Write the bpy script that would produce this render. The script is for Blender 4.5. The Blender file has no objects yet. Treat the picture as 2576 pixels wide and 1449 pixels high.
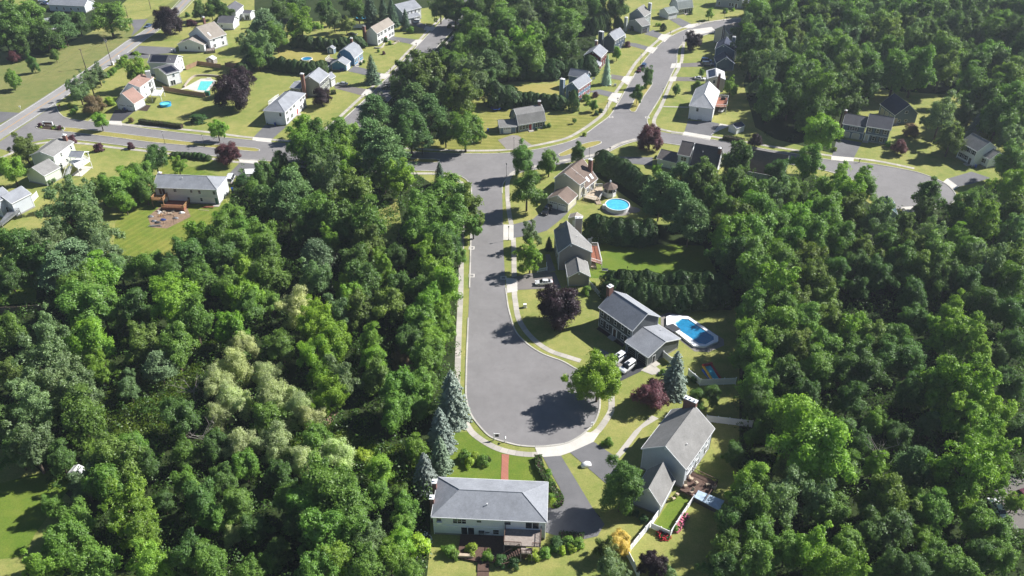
import bpy, math, random
import numpy as np
from mathutils import Vector, Matrix
random.seed(7); rng = np.random.default_rng(11)
S = bpy.context.scene
COL = S.collection
R = math.radians
# ------------------------------------------------------------------ survey: photo position -> ground position
CH, PITCH, FPX, CX, CY = 120.0, R(34.9), 2041.0, 1288.0, 724.5
cp, sp = math.cos(PITCH), math.sin(PITCH)
def W(p, z=0.0):
    u = (p[0]-CX)/FPX; v = (p[1]-CY)/FPX
    t = (CH-z)/(sp+v*cp)
    return Vector((u*t, (cp-v*sp)*t, z))
def depth(p, z=0.0):
    return (CH-z)/(sp+(p[1]-CY)/FPX*cp)
def zat(P, y):                       # height over plan point P that shows on photo row y
    k = (CY-y)/FPX
    return CH + P.y*(k*cp-sp)/(cp+k*sp)
REG = dict(a=(330,160,4.55), b=(780,180,4.55), c=(1460,200,4.55), d=(1960,200,4.55), e=(1940,400,4.55), f=(0,380,4.55),
  g=(0,540,4.55), h=(500,0,4.55), i=(960,60,4.55), j=(1720,0,4.55), k=(2040,0,4.55), m=(1640,460,8.05), n=(1620,640,4.55),
  o=(2480,270,8.05), p=(2800,340,5.353), q=(440,500,8.05), r=(1280,1410,6.44), u=(1770,840,6.44), v=(1860,1190,6.44), x=(1340,1560,4.55))
for rr in range(4):
    for cc in range(4): REG['%d%d' % (rr, cc)] = (768*cc, 432*rr, 3.35417)
def D(reg, p):
    if reg == 'z': return p
    x0, y0, s = REG[reg]
    return ((x0+p[0]/s)*.83854, (y0+p[1]/s)*.83854)
def G(reg, p, z=0.0): return W(D(reg, p), z)
def XY(v): return Vector((v.x, v.y, 0))
# ------------------------------------------------------------------ mesh helper
class MB:
    def __init__(s): s.v=[]; s.f=[]; s.m=[]
    def add(s, vs, fs, mi=0):
        o=len(s.v); s.v += [tuple(q) for q in vs]
        for f in fs: s.f.append([o+i for i in f]); s.m.append(mi)
    def obox(s, c, ax, ay, hx, hy, z0, z1, mi=0):       # box with horizontal axes ax, ay
        P=[c+ax*(i*hx)+ay*(j*hy) for i,j in ((-1,-1),(1,-1),(1,1),(-1,1))]
        s.add([(q.x,q.y,z0) for q in P]+[(q.x,q.y,z1) for q in P], [(3,2,1,0),(4,5,6,7),(0,1,5,4),(1,2,6,5),(2,3,7,6),(3,0,4,7)], mi)
    def box(s, x0,x1,y0,y1,z0,z1, mi=0):
        s.obox(Vector(((x0+x1)/2,(y0+y1)/2,0)), Vector((1,0,0)), Vector((0,1,0)), abs(x1-x0)/2, abs(y1-y0)/2, z0, z1, mi)
    def prism(s, poly, z0, z1, mi=0, bottom=True):
        n=len(poly); area=sum(poly[i][0]*poly[(i+1)%n][1]-poly[(i+1)%n][0]*poly[i][1] for i in range(n))
        if area<0: poly=poly[::-1]
        vs=[(q[0],q[1],z0) for q in poly]+[(q[0],q[1],z1) for q in poly]
        fs=[tuple(range(n,2*n))]+[(i,(i+1)%n,n+(i+1)%n,n+i) for i in range(n)]
        if bottom: fs.append(tuple(range(n-1,-1,-1)))
        s.add(vs, fs, mi)
    def tube(s, p0, p1, r0, r1=None, n=8, mi=0):
        r1 = r0 if r1 is None else r1
        p0=Vector(p0); p1=Vector(p1); d=(p1-p0).normalized()
        a=d.orthogonal().normalized(); b=d.cross(a)
        vs=[p0+(a*math.cos(2*math.pi*i/n)+b*math.sin(2*math.pi*i/n))*r0 for i in range(n)]
        vs+=[p1+(a*math.cos(2*math.pi*i/n)+b*math.sin(2*math.pi*i/n))*r1 for i in range(n)]
        s.add(vs, [(i,(i+1)%n,n+(i+1)%n,n+i) for i in range(n)]+[tuple(range(n-1,-1,-1)),tuple(range(n,2*n))], mi)
    def disc(s, c, rx, ry, z0, z1, n=24, mi=0, rot=0.0):
        s.prism([(c[0]+rx*math.cos(2*math.pi*i/n+rot), c[1]+ry*math.sin(2*math.pi*i/n+rot)) for i in range(n)], z0, z1, mi)
    def ring(s, c, r0, r1, z0, z1, n=28, mi=0):
        vs=[]
        for z in (z0,z1):
            for r in (r0,r1):
                vs += [(c[0]+r*math.cos(2*math.pi*i/n), c[1]+r*math.sin(2*math.pi*i/n), z) for i in range(n)]
        fs=[]
        for i in range(n):
            j=(i+1)%n
            fs += [(n+i,n+j,3*n+j,3*n+i),(j,i,2*n+i,2*n+j),(2*n+i,3*n+i,3*n+j,2*n+j),(i,j,n+j,n+i)]
        s.add(vs, fs, mi)
    def slab(s, P, th, mi=0):             # tilted polygon with thickness downward
        n=len(P); vs=list(P)+[Vector((q[0],q[1],q[2]-th)) for q in P]
        s.add(vs, [tuple(range(n)), tuple(range(2*n-1,n-1,-1))]+[(i,n+i,n+(i+1)%n,(i+1)%n) for i in range(n)], mi)
    def build(s, name, mats, parent=None, org=None, smooth=False, fix=True):
        me=bpy.data.meshes.new(name)
        off = org if org is not None else (parent['_org'] if parent is not None and '_org' in parent.keys() else None)
        vs = s.v if off is None else [(a-off[0],b-off[1],c-off[2]) for a,b,c in s.v]
        me.from_pydata(vs, [], s.f)
        for m in (mats if isinstance(mats,(list,tuple)) else [mats]): me.materials.append(m)
        me.polygons.foreach_set('material_index', s.m)
        if smooth: me.polygons.foreach_set('use_smooth', [True]*len(s.f))
        if fix:
            import bmesh
            bm=bmesh.new(); bm.from_mesh(me); bmesh.ops.recalc_face_normals(bm, faces=bm.faces); bm.to_mesh(me); bm.free()
        me.update()
        o=bpy.data.objects.new(name, me); COL.objects.link(o)
        if parent is not None:
            o.parent=parent
            if '_org' in parent.keys(): o['_org']=parent['_org']
        elif org is not None: o.location=org
        return o
def tag(o, label=None, cat=None, group=None, kind=None):
    if label: o['label']=label
    if cat: o['category']=cat
    if group: o['group']=group
    if kind: o['kind']=kind
    return o
def root(name, loc, label, cat, group=None, rz=0.0, world=True):
    o=bpy.data.objects.new(name, None); COL.objects.link(o); o.location=loc; o.rotation_euler=(0,0,rz)
    o.empty_display_size=.5
    if world: o['_org']=tuple(loc)
    return tag(o,label,cat,group)
def dup(o, parent=None):
    c=o.copy(); COL.objects.link(c)
    if parent is not None: c.parent=parent
    for ch in o.children: dup(ch, c)
    return c
# ------------------------------------------------------------------ materials
def newmat(name):
    m=bpy.data.materials.new(name); m.use_nodes=True
    return m, m.node_tree.nodes, m.node_tree.links, m.node_tree.nodes['Principled BSDF']
def nd(N, t, **k):
    n=N.new(t)
    for a,b in k.items(): setattr(n,a,b)
    return n
def ramp(N, L, src, stops):
    r=N.new('ShaderNodeValToRGB'); e=r.color_ramp.elements
    while len(e)<len(stops): e.new(.5)
    for i,(p,c) in enumerate(stops): e[i].position=p; e[i].color=(c[0],c[1],c[2],1)
    L.new(src, r.inputs[0]); return r.outputs[0]
def noise(N, L, scale, detail=4, rough=.6, coord=None):
    n=N.new('ShaderNodeTexNoise'); n.inputs['Scale'].default_value=scale; n.inputs['Detail'].default_value=detail; n.inputs['Roughness'].default_value=rough
    if coord is None:
        g=N.new('ShaderNodeNewGeometry'); coord=g.outputs['Position']
    L.new(coord, n.inputs['Vector']); return n.outputs['Fac']
def mix(N, L, a, b, f, mode='MIX'):
    m=N.new('ShaderNodeMix'); m.data_type='RGBA'; m.blend_type=mode
    for s,v in ((m.inputs['Factor'],f),(m.inputs['A'],a),(m.inputs['B'],b)):
        if isinstance(v,(float,int)): s.default_value=v
        elif isinstance(v,tuple): s.default_value=(v[0],v[1],v[2],1)
        else: L.new(v,s)
    return m.outputs['Result']
def bump(N, L, h, dist, bs, strength=.5):
    b=N.new('ShaderNodeBump'); b.inputs['Strength'].default_value=strength; b.inputs['Distance'].default_value=dist
    L.new(h,b.inputs['Height']); L.new(b.outputs['Normal'], bs.inputs['Normal'])
def plain(name, c, rough=.6, var=.12, scale=2.0, metal=0.0, spec=.3):
    m,N,L,b=newmat(name)
    n=noise(N,L,scale,5,.65)
    L.new(ramp(N,L,n,[(.3,tuple(x*(1-var) for x in c)),(.7,tuple(min(1,x*(1+var)) for x in c))]), b.inputs['Base Color'])
    b.inputs['Roughness'].default_value=rough; b.inputs['Metallic'].default_value=metal
    b.inputs['Specular IOR Level'].default_value=spec
    return m
def siding(name, c, var=.06):
    m,N,L,b=newmat(name)
    g=N.new('ShaderNodeNewGeometry'); sx=N.new('ShaderNodeSeparateXYZ'); L.new(g.outputs['Position'],sx.inputs[0])
    mu=nd(N,'ShaderNodeMath',operation='MULTIPLY'); mu.inputs[1].default_value=1/.2; L.new(sx.outputs[2],mu.inputs[0])
    fr=nd(N,'ShaderNodeMath',operation='FRACT'); L.new(mu.outputs[0],fr.inputs[0])
    n=noise(N,L,.9,6,.7)
    base=ramp(N,L,n,[(.3,tuple(x*(1-var) for x in c)),(.7,tuple(min(1,x*(1+var*.6)) for x in c))])
    line=ramp(N,L,fr.outputs[0],[(0,(.72,.72,.72)),(.14,(1,1,1)),(1,(1,1,1))])
    L.new(mix(N,L,base,line,1.0,'MULTIPLY'), b.inputs['Base Color'])
    bump(N,L,fr.outputs[0],.012,b,.6)
    b.inputs['Roughness'].default_value=.55; b.inputs['Specular IOR Level'].default_value=.25
    return m
def shingle(name, c, var=.22):
    m,N,L,b=newmat(name)
    g=N.new('ShaderNodeNewGeometry'); sx=N.new('ShaderNodeSeparateXYZ'); L.new(g.outputs['Position'],sx.inputs[0])
    mu=nd(N,'ShaderNodeMath',operation='MULTIPLY'); mu.inputs[1].default_value=1/.085; L.new(sx.outputs[2],mu.inputs[0])
    fr=nd(N,'ShaderNodeMath',operation='FRACT'); L.new(mu.outputs[0],fr.inputs[0])
    v=N.new('ShaderNodeTexVoronoi'); v.inputs['Scale'].default_value=3.2; L.new(g.outputs['Position'],v.inputs['Vector'])
    n1=noise(N,L,.35,5,.7); n2=noise(N,L,6,4,.8)
    base=ramp(N,L,n1,[(.3,tuple(x*(1-var*.7) for x in c)),(.7,tuple(min(1,x*(1+var*.7)) for x in c))])
    tabs=ramp(N,L,v.outputs['Color'],[(0,(.78,.78,.78)),(1,(1.0,1.0,1.0))])
    gr=ramp(N,L,n2,[(.3,(.78,.78,.78)),(.7,(1,1,1))])
    row=ramp(N,L,fr.outputs[0],[(0,(.68,.68,.68)),(.2,(1,1,1)),(1,(1,1,1))])
    q=mix(N,L,mix(N,L,mix(N,L,base,tabs,.7,'MULTIPLY'),gr,.6,'MULTIPLY'),row,.6,'MULTIPLY')
    L.new(q,b.inputs['Base Color']); bump(N,L,fr.outputs[0],.01,b,.5)
    b.inputs['Roughness'].default_value=.9; b.inputs['Specular IOR Level'].default_value=.15
    return m
def brick(name, c1, c2, mortar, scale=4.0):
    m,N,L,b=newmat(name)
    t=N.new('ShaderNodeTexBrick'); t.inputs['Scale'].default_value=scale
    t.inputs['Color1'].default_value=(*c1,1); t.inputs['Color2'].default_value=(*c2,1); t.inputs['Mortar'].default_value=(*mortar,1)
    g=N.new('ShaderNodeNewGeometry'); sx=N.new('ShaderNodeSeparateXYZ'); L.new(g.outputs['Position'],sx.inputs[0])
    ad=nd(N,'ShaderNodeMath',operation='ADD'); L.new(sx.outputs[0],ad.inputs[0]); L.new(sx.outputs[1],ad.inputs[1])
    cx=N.new('ShaderNodeCombineXYZ'); L.new(ad.outputs[0],cx.inputs[0]); L.new(sx.outputs[2],cx.inputs[1]); L.new(cx.outputs[0],t.inputs['Vector'])
    L.new(t.outputs['Color'],b.inputs['Base Color']); b.inputs['Roughness'].default_value=.85
    return m
def grassmat(name, green, dry, dryamt=.5, stripes=None, dark=1.0):
    m,N,L,b=newmat(name)
    n1=noise(N,L,.045,5,.6); n2=noise(N,L,.3,8,.75); n3=noise(N,L,3.2,5,.85)
    ad=nd(N,'ShaderNodeMath',operation='ADD'); ad.use_clamp=True
    s1=nd(N,'ShaderNodeMath',operation='MULTIPLY'); s1.inputs[1].default_value=.55; L.new(n2,s1.inputs[0])
    s2=nd(N,'ShaderNodeMath',operation='MULTIPLY'); s2.inputs[1].default_value=.45; L.new(n1,s2.inputs[0])
    L.new(s1.outputs[0],ad.inputs[0]); L.new(s2.outputs[0],ad.inputs[1])
    lo=.62-dryamt*.32
    base=ramp(N,L,ad.outputs[0],[(lo-.14,green),(lo,tuple(.55*g+.45*d for g,d in zip(green,dry))),(lo+.16,dry)])
    fine=ramp(N,L,n3,[(.3,(.5,.52,.5)),(.7,(1.2,1.2,1.2))])
    q=mix(N,L,base,fine,.75,'MULTIPLY')
    if stripes:
        ang,per,amt=stripes
        g=N.new('ShaderNodeNewGeometry'); mp=N.new('ShaderNodeMapping'); mp.inputs['Rotation'].default_value=(0,0,-ang)
        L.new(g.outputs['Position'],mp.inputs['Vector']); sx=N.new('ShaderNodeSeparateXYZ'); L.new(mp.outputs[0],sx.inputs[0])
        wv=nd(N,'ShaderNodeMath',operation='MULTIPLY'); wv.inputs[1].default_value=2*math.pi/per; L.new(sx.outputs[1],wv.inputs[0])
        sn=nd(N,'ShaderNodeMath',operation='SINE'); L.new(wv.outputs[0],sn.inputs[0])
        st=ramp(N,L,sn.outputs[0],[(0,(1-amt,1-amt*.9,1-amt)),(.75,(1,1,1))])
        q=mix(N,L,q,st,1.0,'MULTIPLY')
    L.new(q,b.inputs['Base Color']); bump(N,L,n3,.06,b,.7)
    b.inputs['Roughness'].default_value=.95; b.inputs['Specular IOR Level'].default_value=.1
    return m
def asphalt(name, c, wear=.12, cracks=True):
    m,N,L,b=newmat(name)
    n1=noise(N,L,.09,6,.65); n2=noise(N,L,9,3,.8); n3=noise(N,L,.6,6,.7)
    base=ramp(N,L,n1,[(.3,tuple(x*(1-wear) for x in c)),(.7,tuple(x*(1+wear) for x in c))])
    q=mix(N,L,base,ramp(N,L,n2,[(.2,(.84,.84,.84)),(.8,(1.08,1.08,1.08))]),.8,'MULTIPLY')
    q=mix(N,L,q,ramp(N,L,n3,[(.3,(.88,.88,.88)),(.65,(1.05,1.05,1.05))]),.7,'MULTIPLY')
    if cracks:
        v=nd(N,'ShaderNodeTexVoronoi',feature='DISTANCE_TO_EDGE'); v.inputs['Scale'].default_value=.075
        g=N.new('ShaderNodeNewGeometry'); wn=N.new('ShaderNodeTexNoise'); wn.inputs['Scale'].default_value=.35; wn.inputs['Detail'].default_value=6
        L.new(g.outputs['Position'],wn.inputs['Vector'])
        vm=nd(N,'ShaderNodeVectorMath',operation='MULTIPLY_ADD'); vm.inputs[1].default_value=(9,9,0)
        L.new(wn.outputs['Color'],vm.inputs[0]); L.new(g.outputs['Position'],vm.inputs[2]); L.new(vm.outputs[0],v.inputs['Vector'])
        q=mix(N,L,q,ramp(N,L,v.outputs['Distance'],[(0,(.82,.82,.82)),(.004,(1,1,1)),(1,(1,1,1))]),1.0,'MULTIPLY')
    L.new(q,b.inputs['Base Color']); b.inputs['Roughness'].default_value=.9; b.inputs['Specular IOR Level'].default_value=.2
    return m
def concrete(name, c, slabs=0):
    m,N,L,b=newmat(name)
    n1=noise(N,L,.25,6,.7); n2=noise(N,L,7,3,.7)
    base=ramp(N,L,n1,[(.25,tuple(x*.8 for x in c)),(.75,tuple(x*1.1 for x in c))])
    q=mix(N,L,base,ramp(N,L,n2,[(.2,(.86,.86,.86)),(.8,(1.05,1.05,1.05))]),.8,'MULTIPLY')
    if slabs:
        at=N.new('ShaderNodeAttribute'); at.attribute_name='dist'
        dv=nd(N,'ShaderNodeMath',operation='DIVIDE'); dv.inputs[1].default_value=slabs; L.new(at.outputs['Fac'],dv.inputs[0])
        fl=nd(N,'ShaderNodeMath',operation='FLOOR'); L.new(dv.outputs[0],fl.inputs[0]); wn=nd(N,'ShaderNodeTexWhiteNoise',noise_dimensions='1D'); L.new(fl.outputs[0],wn.inputs['W'])
        q=mix(N,L,q,ramp(N,L,wn.outputs['Value'],[(0,(.8,.8,.79)),(1,(1.06,1.05,1.04))]),1.0,'MULTIPLY')
        fr=nd(N,'ShaderNodeMath',operation='FRACT'); L.new(dv.outputs[0],fr.inputs[0])
        q=mix(N,L,q,ramp(N,L,fr.outputs[0],[(0,(.5,.5,.5)),(.05,(1,1,1)),(1,(1,1,1))]),1.0,'MULTIPLY')
    L.new(q,b.inputs['Base Color']); b.inputs['Roughness'].default_value=.85; b.inputs['Specular IOR Level'].default_value=.2
    return m
def glassmat(name, c=(.02,.025,.03), rough=.08):
    m,N,L,b=newmat(name); b.inputs['Base Color'].default_value=(*c,1); b.inputs['Roughness'].default_value=rough; b.inputs['Specular IOR Level'].default_value=.6
    return m
def watermat(name, c):
    m,N,L,b=newmat(name)
    n=noise(N,L,1.4,3,.5); v=N.new('ShaderNodeTexVoronoi'); v.inputs['Scale'].default_value=1.1
    g=N.new('ShaderNodeNewGeometry'); L.new(g.outputs['Position'],v.inputs['Vector'])
    L.new(ramp(N,L,n,[(.3,tuple(x*.8 for x in c)),(.7,tuple(min(1,x*1.15) for x in c))]),b.inputs['Base Color'])
    b.inputs['Roughness'].default_value=.12; bump(N,L,n,.05,b,.25)
    return m
def leafmat(name, trans=.3):
    m,N,L,b=newmat(name); N.remove(b)
    out=N['Material Output']
    oi=N.new('ShaderNodeObjectInfo'); at=N.new('ShaderNodeAttribute'); at.attribute_name='var'
    hs=N.new('ShaderNodeHueSaturation'); L.new(oi.outputs['Color'],hs.inputs['Color'])
    ml=nd(N,'ShaderNodeMapRange'); ml.inputs['To Min'].default_value=.62; ml.inputs['To Max'].default_value=1.38; L.new(at.outputs['Fac'],ml.inputs['Value']); L.new(ml.outputs[0],hs.inputs['Value'])
    mh=nd(N,'ShaderNodeMapRange'); mh.inputs['To Min'].default_value=.512; mh.inputs['To Max'].default_value=.488; L.new(at.outputs['Fac'],mh.inputs['Value']); L.new(mh.outputs[0],hs.inputs['Hue'])
    d=N.new('ShaderNodeBsdfDiffuse'); L.new(hs.outputs[0],d.inputs['Color'])
    t=N.new('ShaderNodeBsdfTranslucent')
    tc=mix(N,L,hs.outputs[0],(1.15,1.25,.5),1.0,'MULTIPLY'); L.new(tc,t.inputs['Color'])
    mx=N.new('ShaderNodeMixShader'); mx.inputs[0].default_value=trans; L.new(d.outputs[0],mx.inputs[1]); L.new(t.outputs[0],mx.inputs[2])
    gl=N.new('ShaderNodeBsdfGlossy'); gl.inputs['Roughness'].default_value=.45; gl.inputs['Color'].default_value=(.5,.5,.5,1)
    m2=N.new('ShaderNodeMixShader'); m2.inputs[0].default_value=.035; L.new(mx.outputs[0],m2.inputs[1]); L.new(gl.outputs[0],m2.inputs[2])
    L.new(m2.outputs[0],out.inputs['Surface'])
    return m
M={}
M['lawn']=grassmat('lawn_grass',(.125,.195,.036),(.32,.30,.10),.55)
M['lawn_dry']=grassmat('dry_lawn_grass',(.15,.18,.03),(.32,.28,.09),.75)
M['lawn_lush']=grassmat('lush_lawn_grass',(.09,.165,.02),(.19,.22,.04),.35)
M['field']=grassmat('field_grass',(.115,.165,.045),(.24,.225,.085),.5)
M['wild']=grassmat('wild_grass',(.09,.17,.012),(.24,.25,.04),.5)
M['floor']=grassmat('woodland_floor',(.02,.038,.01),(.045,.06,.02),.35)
M['stripe_ranch']=grassmat('striped_backyard_grass',(.115,.19,.025),(.27,.26,.06),.4,(0,2.2,.14))
M['stripe_cape']=grassmat('striped_front_grass',(.15,.185,.03),(.32,.29,.09),.6,(0,2.6,.16))
M['road']=asphalt('worn_asphalt',(.205,.196,.194))
M['highway']=asphalt('pale_worn_asphalt',(.28,.27,.262))
M['drive']=asphalt('driveway_asphalt',(.15,.148,.152),.15)
M['drive_dark']=asphalt('fresh_driveway_asphalt',(.06,.06,.066),.15,False)
M['drive_brown']=asphalt('brownish_driveway_asphalt',(.17,.155,.145),.15)
M['conc']=concrete('pavement_concrete',(.44,.41,.36)); M['slab']=concrete('pavement_slabs',(.46,.43,.38),1.6)
M['apron']=concrete('bright_concrete',(.56,.53,.48))
M['kerb']=concrete('kerb_concrete',(.5,.48,.43),3.0)
M['paver']=concrete('paver_stone',(.24,.22,.2))
M['mulch']=plain('mulch',(.045,.03,.022),.95,.4,3)
M['dirt']=plain('bare_dirt',(.22,.15,.10),.95,.3,1.2)
M['brickpath']=brick('red_brick_paving',(.36,.13,.08),(.28,.1,.07),(.3,.2,.16),3)
M['chimbrick']=brick('chimney_brick',(.2,.075,.05),(.15,.06,.045),(.2,.16,.14),5)
M['white']=plain('white_paint',(.78,.78,.77),.45,.05,1.5)
M['trim']=plain('white_trim_paint',(.74,.75,.75),.45,.05,2)
M['vinyl']=plain('white_vinyl',(.76,.77,.79),.4,.04,2)
M['wood']=plain('cedar_wood',(.33,.19,.09),.8,.25,3)
M['wood_red']=plain('red_stained_wood',(.26,.1,.06),.8,.2,3)
M['wood_grey']=plain('weathered_wood',(.27,.23,.2),.85,.25,3)
M['wood_brown']=plain('brown_stained_wood',(.10,.06,.045),.8,.25,3)
M['beige']=plain('beige_paint',(.50,.47,.38),.5,.06,3)
M['wood_tan']=plain('tan_wood',(.42,.34,.25),.8,.2,3)
M['fence_wood']=plain('fence_wood',(.30,.19,.12),.85,.2,4)
M['fence_brown']=plain('dark_fence_wood',(.13,.10,.075),.85,.2,4)
M['pole_wood']=plain('pole_wood',(.16,.13,.105),.9,.2,4)
M['black']=plain('black_metal',(.02,.02,.022),.4,.1,4)
M['darkgrey']=plain('dark_grey_paint',(.05,.052,.056),.5,.1,4)
M['metal']=plain('grey_metal',(.42,.43,.45),.35,.1,4,.7)
M['glass']=glassmat('window_glass')
M['tyre']=plain('tyre_rubber',(.018,.018,.018),.85,.1,6)
M['rim']=plain('wheel_metal',(.5,.5,.52),.3,.08,6,.8)
M['lens']=plain('lamp_lens',(.75,.76,.78),.15,.05,5)
M['red_lens']=plain('tail_lamp_lens',(.35,.02,.02),.2,.1,5)
M['bluebin']=plain('blue_plastic',(.02,.06,.26),.45,.1,4)
M['greenbin']=plain('green_plastic',(.02,.12,.08),.5,.1,4)
M['stone']=plain('field_stone',(.36,.31,.26),.9,.25,2.5)
M['found']=concrete('foundation_concrete',(.30,.29,.28))
M['red']=plain('red_paint',(.34,.03,.03),.5,.1,3)
M['yellow']=plain('yellow_paint',(.6,.36,.03),.5,.1,3)
M['lane_white']=plain('white_lane_paint',(.62,.62,.6),.7,.2,3)
M['lane_yellow']=plain('yellow_lane_paint',(.5,.27,.06),.7,.25,3)
M['bark']=plain('bark',(.10,.075,.055),.95,.3,5)
M['bark_pale']=plain('pale_dead_bark',(.24,.22,.195),.9,.2,5)
M['leaf']=leafmat('leaves',.45); M['needle']=leafmat('needles',.12)
M['petal_white']=plain('white_petals',(.75,.74,.68),.7,.1,5)
M['petal_pink']=plain('pink_petals',(.6,.16,.24),.7,.2,5)
M['petal_red']=plain('red_petals',(.4,.02,.03),.7,.2,5)
M['solar']=plain('solar_cells',(.014,.017,.03),.18,.2,3,.2,.6)
M['water']=watermat('pool_water',(.07,.42,.62)); M['water_turq']=watermat('turquoise_pool_water',(.12,.55,.52)); M['water_deep']=watermat('deep_pool_water',(.02,.19,.36))
M['liner']=plain('blue_pool_liner',(.03,.3,.6),.4,.08,3)
# ------------------------------------------------------------------ houses
WALL={}; ROOF={}
def wallm(k,c):
    if k not in WALL: WALL[k]=siding(k,c)
    return WALL[k]
def roofm(k,c):
    if k not in ROOF: ROOF[k]=shingle(k,c)
    return ROOF[k]
DIMS=[]
class Block: pass
def block(reg, A, B, C, ze=5.6, kind='g', r='BC', rp=None, rise=None, zs=None, D4=None, ridge=None, oh=.3):
    """A,B,C: roof-edge corners seen in the photo at height ze; C may be a depth in metres (left of A->B)."""
    b=Block(); z=zs or [ze]*4
    a=G(reg,A,z[0]); bb=G(reg,B,z[1])
    if isinstance(C,(int,float)):
        d=XY(bb-a).normalized(); n=Vector((-d.y,d.x,0)); c=bb+n*C; c.z=z[2]; dd=a+n*C
    else:
        c=G(reg,C,z[2])
        if D4 is None:
            d=XY(bb-a); dn=d.normalized(); n=Vector((-dn.y,dn.x,0)); k=(XY(c-bb)).dot(n); c=bb+n*k; dd=a+n*k
        else: dd=G(reg,D4,z[3])
    c.z=z[2]; 
    if D4 is None: dd.z=z[3]
    P=[a,bb,c,dd]; b.E=P; b.z=z
    if r=='AB': P=[dd,a,bb,c]
    b.P=P; b.kind=kind
    m1=(P[0]+P[1])/2; m2=(P[3]+P[2])/2
    if ridge:                             # explicit ridge ends in the photo with height
        b.R1=G(reg,ridge[0],ridge[2]); b.R2=G(reg,ridge[1],ridge[2])
    else:
        w=XY(P[1]-P[0]).length
        zr=None
        if rise is None:
            if rp is not None:
                m=m1 if rp[1]==1 else m2
                if kind=='h':
                    L=XY(m2-m1); m = m1+L.normalized()*w/2 if rp[1]==1 else m2-L.normalized()*w/2
                zr=zat(m, D(reg,rp[0])[1]); rise=zr-max(z)
            else: rise=.26*w
        rise=max(.12*w,min(rise,.62*w)); b.rise=rise
        zr=max(z)+rise
        b.R1=Vector((m1.x,m1.y,zr)); b.R2=Vector((m2.x,m2.y,zr))
        L=XY(m2-m1)
        if kind in ('h','h1','h2'):
            s=min(w/2,L.length*.48)
            if kind in('h','h1'): b.R1=b.R1+L.normalized()*s
            if kind in('h','h2'): b.R2=b.R2-L.normalized()*s
    cen=sum((XY(q) for q in P),Vector((0,0,0)))/4
    b.cen=cen
    def inset(i):
        p=P[i]; q1=XY(P[i-1]-p).normalized(); q2=XY(P[(i+1)%4]-p).normalized()
        return p+q1*oh+q2*oh
    b.Q=[inset(i) for i in range(4)]
    b.off = 0 if r=='BC' else 3           # index of corner A within P is (0+..)
    # named corners of the walls
    if r=='BC': b.N=dict(A=b.Q[0],B=b.Q[1],C=b.Q[2],D=b.Q[3])
    else: b.N=dict(D=b.Q[0],A=b.Q[1],B=b.Q[2],C=b.Q[3])
    e1=XY(b.E[1]-b.E[0]).length; e2=XY(b.E[2]-b.E[1]).length
    DIMS.append((reg,A,round(e1,1),round(e2,1),'rise',round(b.R1.z-max(z),1)))
    return b
def wall_mesh(mb, fb, b, z0=0):
    P,Q=b.P,b.Q
    g1=b.R1.z-.16; g2=b.R2.z-.16
    m1=(Q[0]+Q[1])/2; m2=(Q[3]+Q[2])/2
    zc=[p.z-.06 for p in P]
    vs=[(Q[i].x,Q[i].y,z0) for i in range(4)]+[(Q[i].x,Q[i].y,zc[i]) for i in range(4)]
    fs=[(1,2,6,5),(3,0,4,7)]
    if b.kind in('g','h2','h1') and not b.kind=='h':
        pass
    if b.kind=='gam':
        vs2=[]; 
        for (i,j,rz) in ((0,1,g1),(3,2,g2)):
            q0,q1=Q[i],Q[j]; zb=P[i].z+(rz-P[i].z)*.66
            vs2+= [(q0.x+(q1.x-q0.x)*.2,q0.y+(q1.y-q0.y)*.2,zb),((q0.x+q1.x)/2,(q0.y+q1.y)/2,rz),(q0.x+(q1.x-q0.x)*.8,q0.y+(q1.y-q0.y)*.8,zb)]
        vs+=vs2
        fs+=[(0,1,5,10,9,8,4),(2,3,7,11,12,13,6)]
    elif b.kind=='g':
        r1=b.R1; r2=b.R2
        if len(set(p.z for p in P))>1 or getattr(b,'free',False):
            d1=(m1 if False else r1)
        L=XY(r2-r1).normalized()
        # ridge point pulled back to the wall plane
        def onwall(r,qa,qb):
            d=XY(qb-qa); t=max(.1,min(.9,(XY(r-qa)).dot(d)/d.length_squared)); q=qa+d*t; return q
        a1=onwall(r1,Q[0],Q[1]); a2=onwall(r2,Q[3],Q[2])
        vs+=[(a1.x,a1.y,g1),(a2.x,a2.y,g2)]
        fs+=[(0,1,5,8,4),(2,3,7,9,6)]
    else:
        if b.kind=='h2':
            vs+=[(m1.x,m1.y,g1)]; fs+=[(0,1,5,8,4),(2,3,7,6)]
        elif b.kind=='h1':
            vs+=[(m2.x,m2.y,g2)]; fs+=[(0,1,5,4),(2,3,7,8,6)]
        else: fs+=[(0,1,5,4),(2,3,7,6)]
    mb.add(vs,fs)
    if fb is not None:
        for i in range(4):
            p,q=Q[i],Q[(i+1)%4]; d=XY(q-p).normalized(); n=Vector((d.y,-d.x,0)); 
            if n.dot(XY((p+q)/2-b.cen))<0: n=-n
            fb.obox(XY((p+q)/2)+n*.015, d, n, XY(q-p).length/2+.03, .02, z0, z0+.4)
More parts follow.
